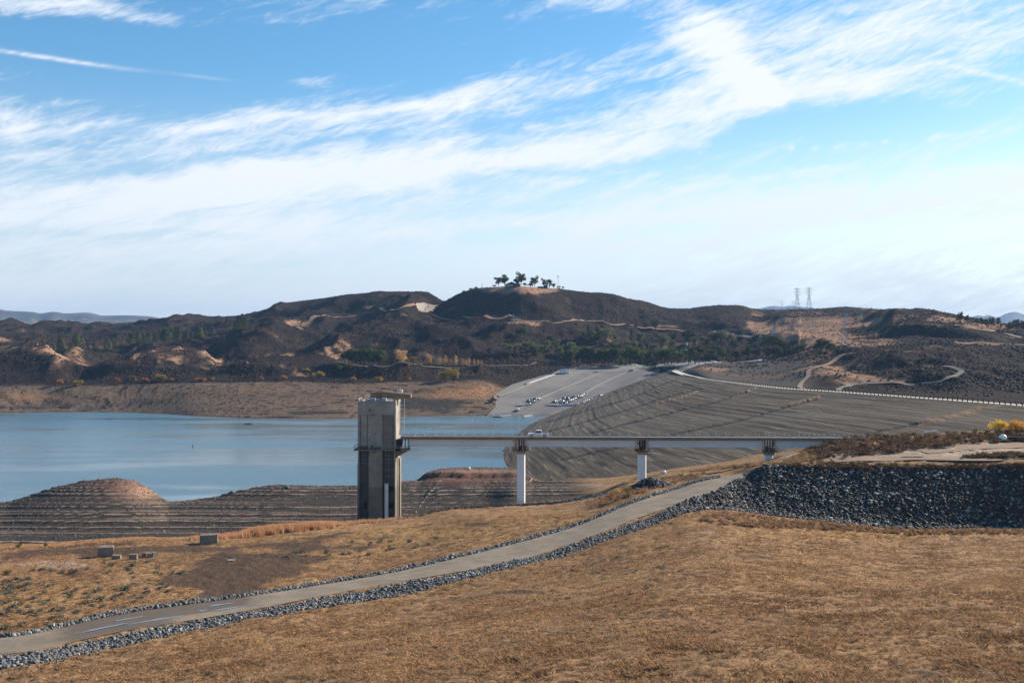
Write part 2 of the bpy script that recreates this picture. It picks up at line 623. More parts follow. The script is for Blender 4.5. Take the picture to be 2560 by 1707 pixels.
for i in range(len(N.A)):
    xk = np.array([l[0][i] for l in nl]); yk = np.array([l[1][i] for l in nl])
    xk = np.maximum.accumulate(xk + np.arange(len(xk)) * 1e-3)
    N.Z[:, i] = pchip(xk, yk, N.D)
nD = [l[0] for l in nl]                                           # depth of each line on every bearing
uN = N.A * F + CX
Dg = N.Y


def between(lo, hi, soft=3.0):
    return sstep(Dg, lo[None] - soft, lo[None] + soft) * (1 - sstep(Dg, hi[None] - soft, hi[None] + soft))


UU = np.repeat(uN[None], len(N.D), 0)
# terraces of the drawn-down lake bank: steps that follow the old waterlines
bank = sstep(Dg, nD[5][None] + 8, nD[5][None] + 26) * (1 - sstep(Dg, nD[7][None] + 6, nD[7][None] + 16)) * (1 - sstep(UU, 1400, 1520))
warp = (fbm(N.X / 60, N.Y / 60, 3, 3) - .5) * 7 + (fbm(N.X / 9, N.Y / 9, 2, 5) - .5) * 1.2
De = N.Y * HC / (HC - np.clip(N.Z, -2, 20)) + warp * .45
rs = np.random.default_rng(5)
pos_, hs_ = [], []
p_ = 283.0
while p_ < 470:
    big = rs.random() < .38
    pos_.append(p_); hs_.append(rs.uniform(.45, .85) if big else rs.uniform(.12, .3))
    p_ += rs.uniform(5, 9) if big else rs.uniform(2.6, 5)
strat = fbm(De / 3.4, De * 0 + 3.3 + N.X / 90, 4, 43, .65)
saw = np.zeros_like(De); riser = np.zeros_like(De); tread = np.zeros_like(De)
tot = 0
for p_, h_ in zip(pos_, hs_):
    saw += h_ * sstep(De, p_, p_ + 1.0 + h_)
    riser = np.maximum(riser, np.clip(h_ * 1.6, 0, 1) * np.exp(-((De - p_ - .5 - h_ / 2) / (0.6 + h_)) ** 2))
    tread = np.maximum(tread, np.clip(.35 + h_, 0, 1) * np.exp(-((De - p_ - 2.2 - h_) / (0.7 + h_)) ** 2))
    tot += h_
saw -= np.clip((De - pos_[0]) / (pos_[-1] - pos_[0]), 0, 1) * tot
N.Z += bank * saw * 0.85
# red earth ledge on the point right of the tower
led = np.interp(uN, [1000, 1043, 1100, 1166, 1240, 1300, 1345, 1400], [404, 404, 401, 399, 398, 398, 400, 404])
wl = sstep(UU, 1035, 1065) * (1 - sstep(UU, 1320, 1350))
lw = led[None] + (fbm(N.X / 6, N.Y / 6, 3, 8) - .5) * 5
N.Z += wl * (1.5 * sstep(Dg, lw, lw + 1.8) - 1.5 * sstep(Dg, lw, lw + 40))
land = np.clip(N.Z, 0, 1)
N.Z = np.where((bank > .5) & (Dg < nD[7][None] + 2) & (UU > 0), np.maximum(N.Z, .2 + .25 * tread), N.Z)
# small relief of the ground
roadm = between(nD[3], nD[4], 1.5) * (1 - sstep(UU, 1840, 1900))
rough = (1 - roadm) * (1 - sstep(Dg, 300, 330))
clump = fbm(N.X / .9, N.Y / .9, 3, 21)
N.Z += rough * ((fbm(N.X / 14, N.Y / 14, 3, 31) - .5) * .7 + (fbm(N.X / 3.2, N.Y / 3.2, 3, 41) - .5) * .35) * sstep(Dg, 60, 75)
N.Z += rough * (clump - .5) * .36 * (1 - bank)
N.Z += bank * (fbm(N.X / 1.3, N.Y / 1.3, 3, 61) - .5) * .35
N.Z -= roadm * .12
un, vn = N.pix()


def px_blobs(u, v, items):
    m = np.zeros_like(u)
    for (cu, cv, ru, rv, a) in items:
        m += a * np.exp(-((u - cu) / ru) ** 2 - ((v - cv) / rv) ** 2)
    return m


nz = fbm(N.X / 7, N.Y / 7, 4, 71)
mud = px_blobs(un, vn, [(560, 1445, 150, 46, 1.7), (680, 1400, 150, 24, 1.3), (760, 1362, 130, 13, 1.0), (850, 1340, 90, 10, .9), (330, 1380, 160, 14, .7), (200, 1372, 160, 12, .8), (420, 1370, 120, 12, .7),
                        (60, 1395, 90, 14, .8), (120, 1425, 70, 14, .5), (1460, 1237, 50, 8, 1.0), (1560, 1365, 60, 10, .6), (1150, 1310, 90, 7, .6), (1280, 1480, 90, 8, .5), (560, 1500, 120, 10, .8),
                        (1690, 1322, 40, 5, .6), (1760, 1195, 150, 9, 1.1), (1880, 1178, 60, 6, 1.0)])
mud = sstep(mud + (nz - .5) * 1.9, .42, .80) * (1 - bank)
dirt = px_blobs(un, vn, [(130, 1410, 110, 14, 1.0), (2300, 1137, 330, 15, 1.4), (2500, 1116, 200, 9, 1.2), (1770, 1330, 80, 9, .7), (1440, 1212, 150, 8, .5), (1160, 1182, 110, 9, 1.2), (1300, 1190, 50, 9, 1.0)])
dirt = sstep(dirt + (nz - .5) * .7, .4, .6)
red = np.clip(px_blobs(un, vn, [(1160, 1196, 120, 12, 1.1), (270, 1210, 60, 14, .6), (320, 1222, 60, 18, .5), (100, 1425, 100, 18, .6), (120, 1395, 120, 12, .6), (1160, 1180, 130, 8, .6)]), 0, 1)
bank_top = np.clip(px_blobs(un, vn, [(350, 1222, 55, 26, 1.2), (1180, 1178, 130, 8, 1.0)]), 0, 1)
yel = np.clip(px_blobs(un, vn, [(1350, 1200, 220, 12, .9), (1100, 1340, 220, 30, .7), (1650, 1190, 200, 10, .6), (2100, 1335, 350, 14, .8), (900, 1335, 200, 20, .6), (1350, 1285, 80, 20, .6)]) + (fbm(N.X / 11, N.Y / 11, 3, 77) - .5) * 1.3, 0, 1)
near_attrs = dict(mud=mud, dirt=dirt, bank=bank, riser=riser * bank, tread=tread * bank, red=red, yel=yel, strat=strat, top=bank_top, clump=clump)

# --- far ground: lake bed bench, hills, downstream valley
H = Field(-900, 3500, 4.5, 290.0, 3400.0, 0.0052)


def hcol(u, S0, *k):
    out = []
    for q in (S0,) + k:
        out.append(T(u, q[0], q[1]) if len(q) == 2 else K(u, q[0], q[1]))
    return out


def kv(V, D): return (V, D, 0)


HC_ = [
    hcol(-900, (880, -8), (990, 0), (1080, 20), (1180, 45), (1260, 42), (1450, 62), (1750, 85)),
    hcol(-300, (880, -8), (990, 0), (1080, 20), (1190, 50), (1280, 44), (1450, 68), (1740, 88)),
    hcol(0, (880, -8), (984, 0), kv(968, 1070), kv(905, 1180), (1280, 40), kv(862, 1450), kv(835, 1720)),
    hcol(100, (880, -8), (996, 0), kv(966, 1075), kv(888, 1200), (1300, 41), kv(857, 1450), kv(830, 1750)),
    hcol(190, (880, -8), (999, 0), kv(966, 1066), kv(936, 1120), kv(915, 1200), kv(862, 1430), kv(836, 1720)),
    hcol(300, (880, -8), (992, 0), kv(965, 1070), kv(900, 1200), (1290, 41), kv(865, 1450), kv(838, 1720)),
    hcol(408, (870, -8), (963, 0), kv(961, 1066), kv(856, 1290), (1370, 58), kv(850, 1500), kv(830, 1720)),
    hcol(500, (840, -8), (926, 0), kv(957, 1062), kv(878, 1250), (1320, 50), kv(848, 1490), kv(822, 1740)),
    hcol(700, (820, -8), (895, 0), kv(955, 1060), kv(930, 1120), kv(905, 1200), kv(855, 1450), kv(818, 1700)),
    hcol(850, (820, -8), (895, 0), kv(962, 1040), kv(919, 1140), kv(912, 1180), kv(850, 1420), kv(800, 1650)),
    hcol(1000, (830, -8), (929, 0), kv(957, 1050), kv(917, 1140), kv(912, 1175), kv(860, 1320), kv(795, 1570)),
    hcol(1112, (840, -8), (935, 0), kv(953, 1055), kv(917, 1140), kv(912, 1175), kv(855, 1320), kv(798, 1550)),
    hcol(1239, (850, -8), (940, 0), kv(950, 1060), kv(916, 1150), kv(911, 1185), kv(855, 1320), kv(799, 1480)),
    hcol(1370, (850, -8), (945, 0), kv(945, 1100), kv(923, 1160), kv(912, 1200), kv(865, 1350), kv(803, 1500)),
    hcol(1500, (850, -8), (980, 2), kv(924, 1165), kv(916, 1190), kv(910, 1220), kv(862, 1380), kv(808, 1550)),
    hcol(1640, (880, -8), (1010, 5), kv(928, 1150), kv(915, 1190), kv(904, 1230), kv(862, 1420), kv(822, 1620)),
    hcol(1705, (900, -8), (1062, 31), kv(922, 1128), kv(913, 1178), kv(903, 1230), kv(865, 1400), kv(825, 1600)),
    hcol(1780, (740, -8), (892, 30), kv(945, 945), kv(922, 1080), kv(904, 1200), kv(870, 1380), kv(830, 1600)),
    hcol(1920, (530, -10), (695, 30), kv(965, 900), kv(930, 1030), kv(903, 1150), kv(862, 1400), kv(815, 1700)),
    hcol(2056, (470, -10), (632, 30), kv(968, 850), kv(920, 960), kv(885, 1100), kv(845, 1400), kv(800, 1700)),
    hcol(2150, (430, -10), (592, 30), kv(982, 780), kv(957, 860), kv(884, 1040), kv(850, 1300), kv(808, 1600)),
    hcol(2240, (395, -10), (555, 30), kv(987, 760), kv(957, 850), kv(882, 1030), kv(848, 1250), kv(822, 1276)),
    hcol(2320, (370, -10), (533, 30), kv(992, 730), kv(955, 850), kv(884, 1020), kv(854, 1220), kv(816, 1252)),
    hcol(2400, (350, -10), (514, 30), kv(1000, 700), kv(940, 870), kv(895, 1000), kv(857, 1200), kv(818, 1229)),
    hcol(2480, (320, -10), (488, 30), kv(1006, 690), kv(937, 890), kv(892, 1040), kv(859, 1190), kv(842, 1207)),
    hcol(2560, (300, -10), (459, 30), kv(1011, 680), kv(935, 900), kv(890, 1060), kv(862, 1180), kv(836, 1330)),
    hcol(2860, (240, -10), (393, 30), (620, 25), (850, 36), (1050, 52), (1180, 62), (1320, 76)),
    hcol(3500, (150, -10), (310, 30), (600, 25), (840, 36), (1040, 52), (1170, 62), (1320, 76)),
]
HL = [[c[j] for c in HC_] for j in range(7)]
SKY_V = [(-900, 806), (-300, 800), (0, 809), (40, 809), (82, 817), (147, 810), (218, 814), (245, 814), (300, 812), (381, 808), (425, 799), (504, 796), (591, 790), (640, 782), (694, 764), (771, 751),
         (831, 743), (899, 735), (960, 732), (1035, 730), (1070, 732), (1090, 741), (1112, 753), (1135, 740), (1157, 731), (1206, 719), (1239, 717), (1290, 715), (1330, 715.5), (1390, 717),
         (1416, 722), (1511, 739), (1601, 752), (1675, 770), (1716, 771), (1760, 767), (1797, 764), (1838, 764), (1893, 773), (1920, 776), (1990, 774), (2056, 772), (2110, 769.5), (2165, 771),
         (2220, 779), (2301, 784), (2383, 793), (2465, 806), (2560, 813), (2860, 815), (3500, 810)]
SKY_D = [(-900, 2400), (0, 2350), (300, 2400), (500, 2300), (700, 2150), (850, 2050), (1000, 2000), (1070, 1900), (1112, 1760), (1160, 1690), (1280, 1640), (1370, 1660), (1500, 1720), (1640, 1850),
         (1838, 1900), (1920, 2000), (2110, 1900), (2240, 1720), (2420, 1600), (2560, 1520), (3500, 1500)]
sk = []
for u, v in SKY_V:
    sk.append(K(u, v, float(np.interp(u, [p[0] for p in SKY_D], [p[1] for p in SKY_D]))))
HL.append(sk)
HL.append([(a, d + 260, z - 32) for a, d, z in sk])
HL.append([T(-900, 3401, 5), T(3500, 3401, 5)])
hl = lines_at(HL, H.A)
for i in range(len(H.A)):
    xk = np.array([l[0][i] for l in hl]); yk = np.array([l[1][i] for l in hl])
    z_ = pchip(xk, yk, H.D)
    z_[H.D < xk[0]] = yk[0] - (xk[0] - H.D[H.D < xk[0]]) * .05
    H.Z[:, i] = z_
hD = [l[0] for l in hl]
H.Z = np.maximum(H.Z, -14)
uH = H.A * F + CX
UH = np.repeat(uH[None], len(H.D), 0)
crest_u = np.array([1690, 1750, 1920, 2240, 2560, 2860, 3500]); crest_D = np.array([1080, 894, 683, 543, 447, 381, 296])
# ridges and gullies: first along lines read off the photograph, then a weathered pattern over all slopes
H0 = Field.__new__(Field); H0.__dict__ = dict(H.__dict__); H0.Z = H.Z.copy()


def seg_dist(px, py, pts):
    best = np.full(px.shape, 1e9)
    for (x0, y0), (x1, y1) in zip(pts[:-1], pts[1:]):
        dx_, dy_ = x1 - x0, y1 - y0
        t = np.clip(((px - x0) * dx_ + (py - y0) * dy_) / (dx_ * dx_ + dy_ * dy_ + 1e-9), 0, 1)
        best = np.minimum(best, np.hypot(px - x0 - t * dx_, py - y0 - t * dy_))
    return best


def ridge(pxs, h, w, taper=True):
    pts = [H0.hit(u, v, 1060)[:2] for u, v in pxs]
    d = seg_dist(H.X, H.Y, pts)
    f = np.exp(-(d / w) ** 1.5)
    H.Z += h * f


ridge([(1035, 770), (990, 800), (930, 830), (880, 850), (830, 880), (790, 900)], 15, 42)
ridge([(1090, 815), (1020, 842), (960, 868), (890, 892)], -17, 40)
ridge([(1266, 806), (1150, 820), (1060, 842), (970, 872), (915, 888)], 12, 38)
ridge([(1150, 853), (1050, 866), (985, 886)], -8, 28)
ridge([(1360, 822), (1250, 848), (1160, 866), (1060, 888)], 8, 30)
ridge([(700, 775), (640, 810), (560, 830), (480, 850)], 12, 50)
ridge([(850, 760), (760, 800), (700, 840), (650, 880)], 12, 48)
ridge([(900, 775), (840, 815), (760, 860), (720, 890)], -12, 42)
ridge([(560, 855), (600, 885), (640, 915)], 9, 32)
ridge([(520, 845), (545, 880), (560, 915)], -9, 30)
ridge([(310, 870), (250, 905), (210, 935)], -8, 28)
ridge([(1300, 735), (1330, 765), (1380, 790)], 8, 35)
ridge([(1230, 745), (1245, 775), (1260, 790)], -8, 30)
ridge([(1420, 745), (1450, 775), (1470, 795)], -9, 38)
ridge([(1560, 765), (1640, 790), (1760, 815)], 8, 40)
ridge([(2230, 875), (2290, 900), (2340, 925)], 7, 26)
ridge([(2260, 835), (2330, 862), (2400, 900)], 8, 32)
ridge([(2330, 872), (2385, 890), (2400, 898)], -8, 26)
ridge([(2450, 868), (2490, 900), (2540, 940)], 7, 26)
ridge([(2420, 900), (2460, 925), (2500, 955)], -6, 24)
hill = sstep(Dg_ := H.Y, hD[2][None] - 15, hD[2][None] + 90)
hill *= np.where(UH > 1690, sstep(H.Y, hD[2][None] + 20, hD[3][None]), 1)
flat = px_blobs(UH, np.zeros_like(UH) + 0, []) * 0
near_sky = 1 - .86 * np.exp(-((H.Y - hD[7][None]) / 150) ** 2)
wx, wy = (fbm(H.X / 220, H.Y / 220, 3, 91) - .5) * 120, (fbm(H.X / 220, H.Y / 220, 3, 95) - .5) * 120
rg = ridged((H.X + wx) / 230, (H.Y * .8 + wy) / 300, 5, 101) - .45
benchm = 1 - .85 * np.exp(-((H.Y - 1180) / 45) ** 2) * (UH > 620)
grey_gate = 1 - np.clip(sstep(UH, 1690, 1760) * (1 - sstep(UH, 2020, 2120)) * (1 - sstep(H.Y, 1120, 1220)), 0, 1)
amp = np.where(UH > 2000, 14.0, 24.0)
rg = rg + .8 * (ridged((H.X - wx * .5) / 95 + 7, (H.Y + wy * .4) / 120, 4, 107) - .45)
H.Z += hill * near_sky * benchm * grey_gate * (rg * amp + (fbm(H.X / 26, H.Y / 26, 4, 111) - .5) * 5.0)
# weathered lake bed bench with old waterlines
bench = sstep(H.Y, hD[1][None] - 4, hD[1][None] + 4) * (1 - sstep(H.Y, hD[2][None] - 6, hD[2][None] + 12)) * (1 - sstep(UH, 1560, 1640))
hz_w = H.Z + (fbm(H.X / 70, H.Y / 70, 3, 131) - .5) * 3.4
stepw = np.mod(hz_w * .62, 1.0) * .6 + np.mod(hz_w * 1.7 + .3, 1.0) * .4
H.Z += bench * ((fbm(H.X / 60, H.Y / 25, 4, 121) - .5) * 3.4 * sstep(H.Y, hD[1][None], hD[1][None] + 25) + sstep(stepw, .0, .35) * .7 - .35)
H.Z = np.where((H.Y > hD[1][None] + 3) & (H.Y < hD[2][None] + 30) & (UH < 1560), np.maximum(H.Z, .4), H.Z)

# --- dam: sheet between crest line and toe, contours follow the crest
def u2x(u, D): return (u - CX) / F * D


CR = [(1660, 1152, 33.8), (1684, 1100, 33.6), (1700, 1048, 32.8), (1722, 975, 32.5), (1750, 894, 32.5), (1800, 815, 32.5), (1920, 683, 32.5), (2080, 608, 32.5), (2240, 543, 32.5), (2560, 447, 32.5), (2860, 381, 32.5), (3500, 296, 32.5)]
TO = [(1358, 903, -.6), (1345, 880, -.6), (1328, 840, -.6), (1300, 762, -.6), (1282, 700, -.6), (1250, 619, -.6), (1245, 560, -.6), (1254, 503, -.6), (1266, 470, -.6), (1280, 430, -.6), (1300, 380, -.6), (1340, 300, -.6)]
crest = np.array([(u2x(u, D), D, z) for u, D, z in CR]); toe = np.array([(u2x(u, D), D, z) for u, D, z in TO])
sc_ = np.concatenate([[0], np.cumsum(np.hypot(*np.diff(crest[:, :2], axis=0).T))])
ns, ntt = 640, 330
sv = np.concatenate([np.linspace(0, sc_[4], 150)[:-1], np.linspace(sc_[4], sc_[-1], ns - 149)])
cc = np.stack([smooth_interp(sc_, crest[:, k], sv) for k in range(3)], 1)
tt = np.stack([smooth_interp(sc_, toe[:, k], sv) for k in range(3)], 1)
tv = np.linspace(0, 1.06, ntt)
DV = cc[:, None, :] * (1 - tv[None, :, None]) + tt[:, None, :] * tv[None, :, None]
DV[:, :, 2] += 2.2 * np.sin(np.clip(tv, 0, 1) * math.pi)[None, :] * 0.4
dist_t = np.repeat(195.0 * tv[None, :], len(cc), 0)          # metres down the face
dist_s = np.repeat(sv[:, None], ntt, 1)
edge = np.clip(dist_t / 6, 0, 1) * sstep(dist_s, 2, 20)
gr = (vnoise(dist_s / 300, dist_t / 3.1, 201) - .5) * .34 + (vnoise(dist_s / 120, dist_t / 5.7, 203) - .5) * .30 + (vnoise(dist_s / 4, dist_t / 2, 205) - .5) * .12
DV[:, :, 2] += gr * edge
yz = DV[:, :, 2] - HC
fdep = DV[:, :, 1] * CP + yz * SP
ud = CX + F * DV[:, :, 0] / fdep
vd = CY - F * (-DV[:, :, 1] * SP + yz * CP) / fdep
RUTS = [([(1362, 1057), (1471, 1024), (1552, 1002), (1607, 983), (1640, 966), (1690, 948)], 1.7, 1.0),
        ([(1370, 1078), (1471, 1051), (1552, 1029), (1634, 1002), (1688, 986), (1754, 972)], 1.8, 1.0),
        ([(1471, 1084), (1552, 1062), (1620, 1046), (1716, 1021), (1797, 1002), (1865, 980)], 2.0, 1.0),
        ([(1402, 1149), (1476, 1132), (1561, 1115), (1716, 1078), (1804, 1061), (1868, 1046), (1944, 1023), (1983, 1013), (2040, 998)], 2.4, 1.0),
        ([(2160, 1082), (2194, 1077), (2247, 1069), (2272, 1062), (2325, 1055)], 2.4, .9),
        ([(1607, 972), (1612, 984), (1661, 1002), (1743, 1019), (1825, 1032), (1920, 1043), (1983, 1056), (2110, 1079), (2200, 1084)], 4.2, .55),
        ([(1320, 1105), (1338, 1121), (1370, 1145), (1412, 1175)], 5, .5), ([(1705, 961), (1754, 972)], 1.8, .9),
        ([(1600, 955), (1560, 972), (1500, 1004), (1440, 1028), (1380, 1050)], 1.5, .6)]
rut = np.zeros(ud.shape)
wob = (vnoise(ud / 9, vd / 9, 207) - .5) * 2.0
for pts, w, a in RUTS:
    d = seg_dist(ud, vd + wob, pts)
    rut = np.maximum(rut, a * np.exp(-(d / w) ** 2))
BR = [([(1640, 1006), (1700, 995), (1750, 975)], 2.6, .8), ([(1830, 993), (1870, 977), (1890, 970)], 3.0, .8), ([(1975, 1012), (2010, 1003), (2045, 992)], 3.6, 1.0),
      ([(2300, 1057), (2350, 1049), (2400, 1036), (2450, 1022)], 6, .9), ([(2450, 1022), (2500, 1014)], 3, .6)]
brn = np.zeros(ud.shape)
for pts, w, a in BR:
    brn = np.maximum(brn, a * np.exp(-(seg_dist(ud, vd + wob, pts) / w) ** 2))
pale = np.clip(px_blobs(ud, vd, [(1500, 1000, 120, 25, .4), (1560, 1060, 160, 30, .35), (2000, 1040, 180, 10, .4), (1400, 1060, 60, 40, .4), (1800, 1050, 140, 12, .3), (1660, 950, 60, 14, .4)]), 0, 1)
DV[:, :, 2] -= rut * .5 * edge
DV[:, :, 2] += brn * (vnoise(ud / 3, vd / 3, 209)) * 1.0 * edge

# --- boat ramp plane, and hills kept below ramp and dam
def ramp_z(D): return .145 * (D - 930.0)


RPX = [(1187, 1043, 905), (1239, 1018, None), (1239, 985, None), (1280, 961, None), (1321, 949, None), (1370, 936, None), (1402, 925, None), (1443, 922.5, None), (1511, 921.5, None), (1607, 919.5, None),
       (1640, 923, None), (1656, 930, None)]


def ramp_pt(u, v):
    p = P(u, v, 1000.0)
    a, k = p[0] / 1000, (p[2] - HC) / 1000
    D = (HC + .145 * 930) / (.145 - k)
    return a * D, D


rl = [ramp_pt(u, v) for u, v, _ in RPX]
rl[0] = (u2x(1187, 890), 890)
ramp_poly = rl + [(crest[0][0] + 2, crest[0][1]), (toe[0][0] + 8, 900.0), (u2x(1330, 860), 860), (u2x(1187, 860), 860)]


def in_poly(x, y, poly):
    ins = np.zeros(x.shape, bool)
    n = len(poly)
    for i in range(n):
        x0, y0 = poly[i]; x1, y1 = poly[(i + 1) % n]
        c = ((y0 > y) != (y1 > y)) & (x < (x1 - x0) * (y - y0) / (y1 - y0 + 1e-12) + x0)
        ins ^= c
    return ins


rm = in_poly(H.X, H.Y, ramp_poly)
H.Z = np.where(rm, np.minimum(H.Z, ramp_z(H.Y) - .6), H.Z)
# ground beside the ramp runs up to its edge
rd = seg_dist(H.X, H.Y, rl[1:])
fr = np.exp(-(rd / 14) ** 2) * (~rm) * (UH < 1420)
H.Z = H.Z * (1 - fr) + (ramp_z(H.Y) + .3) * fr
dam_poly = [tuple(p[:2]) for p in cc[::12]] + [tuple(p[:2]) for p in tt[::-12]]
dm = in_poly(H.X, H.Y, dam_poly)
dmN = in_poly(N.X, N.Y, dam_poly)
# height of the dam plane for clipping the ground below it
def dam_plane(x, y):
    cx = np.interp(y, crest[::-1, 1], crest[::-1, 0]); tx = np.interp(y, toe[::-1, 1], toe[::-1, 0])
    return -.6 + (x - tx) / np.maximum(cx - tx, 1) * 33.1


H.Z = np.where(dm, np.minimum(H.Z, dam_plane(H.X, H.Y) - 3.0), H.Z)
for (cu, D_, wu, wd) in ((150, 871, 62, 4.5), (275, 893, 60, 5), (300, 905, 90, 4), (60, 905, 30, 2)):
    H.Z = np.maximum(H.Z, .22 - 1.2 * (np.abs((UH - cu) / wu) ** 2 + ((H.Y - D_ - (UH - cu) * .02) / wd) ** 2) + .25 * (fbm(H.X / 6, H.Y / 6, 3, 171) - .5))
uh, vh = H.pix()
hn = fbm(H.X / 45, H.Y / 45, 4, 141)
hn2 = fbm(H.X / 140, H.Y / 140, 3, 151)
tan_items = [(40, 870, 60, 22, .9), (150, 880, 40, 26, .8), (125, 905, 60, 12, .4), (370, 890, 60, 28, .9), (460, 895, 40, 24, .6), (560, 900, 40, 20, .4), (230, 868, 60, 8, .8), (580, 850, 60, 10, .4),
             (1390, 720, 40, 6, .2), (1290, 722, 70, 9, 1.6), (1350, 727, 40, 5, 1.2), (1250, 742, 40, 10, .4), (1300, 806, 40, 5, 1.0), (1340, 812, 25, 6, .6), (760, 808, 50, 7, .9), (730, 830, 30, 7, .4), (1050, 785, 60, 5, .4),
             (2000, 830, 150, 22, 1.0), (2100, 805, 180, 12, .7), (1880, 790, 60, 9, .5), (1950, 812, 90, 8, .5), (2060, 850, 90, 12, .8), (2090, 945, 70, 22, 1.4), (2150, 950, 100, 9, 1.1), (2220, 955, 160, 5, .9),
             (2190, 860, 100, 8, .5), (2300, 905, 120, 10, .5), (2450, 818, 70, 6, .9), (2490, 820, 60, 16, .5), (2460, 858, 120, 3, .8), (1500, 870, 60, 12, .3), (1700, 850, 100, 6, .4), (1770, 930, 40, 15, 1.3), (1830, 945, 60, 8, .6),
             (1940, 950, 60, 10, .4), (1620, 880, 60, 10, .3), (960, 880, 60, 5, .6), (1820, 770, 30, 8, .5), (2380, 800, 60, 5, .6), (1640, 815, 90, 4, .5)]
tanm = sstep(px_blobs(uh, vh, tan_items) + (hn - .5) * 1.5 + (hn2 - .5) * .5 + .05, .42, .72) * hill
greym = sstep(UH, 1690, 1760) * (1 - sstep(UH + (hn - .5) * 50, 2010, 2060)) * (1 - sstep(vh, 960, 980)) * sstep(vh, 900, 906)
asph = ((in_poly(uh, vh, [(1400, 932), (1443, 918), (1530, 915), (1600, 908), (1720, 903), (1900, 897), (1915, 901), (1830, 905), (1765, 908), (1735, 916), (1700, 930), (1660, 930), (1600, 924), (1640, 926)])) & (H.Y > 1090) & (H.Y < 1260)).astype(float)
asph *= 1 - np.clip(px_blobs(uh, vh, [(1660, 921, 60, 5, 1.4)]), 0, 1)
lawn = np.clip(px_blobs(uh, vh, [(1570, 916, 55, 2.5, 1.6)]), 0, 1) * (H.Y > 1100)
orange = np.clip(px_blobs(uh, vh, [(1130, 985, 70, 12, 1.0), (60, 992, 110, 10, .7), (1190, 975, 50, 25, .6), (640, 975, 60, 6, .4), (430, 990, 120, 8, .4)]), 0, 1)
darkrock = sstep(px_blobs(uh, vh, [(1080, 1010, 90, 16, 1.1), (1000, 1005, 30, 30, .6), (760, 1035, 90, 7, .8), (900, 1034, 30, 5, .5), (300, 1010, 300, 8, .4), (230, 1022, 200, 5, .5), (60, 1018, 100, 5, .5)])
                 + (fbm(H.X / 30, H.Y / 12, 3, 161) - .5) * .9, .4, .7) * bench
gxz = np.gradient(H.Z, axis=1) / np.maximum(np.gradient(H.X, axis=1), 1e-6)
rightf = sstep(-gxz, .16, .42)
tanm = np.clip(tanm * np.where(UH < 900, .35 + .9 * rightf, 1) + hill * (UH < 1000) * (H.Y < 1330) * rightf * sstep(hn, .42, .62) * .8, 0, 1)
tanm = tanm * np.where(UH < 1000, .25 + .75 * sstep(fbm(H.X / 16, H.Y / 16, 4, 181), .30, .50), 1)
tanm = np.clip(tanm + hill * (UH > 1860) * (vh < 960) * sstep(fbm(H.X / 60, H.Y / 28, 4, 191) - .0011 * np.abs(UH - 2080), .36, .60) * .55, 0, 1)
hill_attrs = dict(tanm=tanm, grey=greym, bench=bench, step=stepw, asph=asph, lawn=lawn, orange=orange, rock=darkrock)
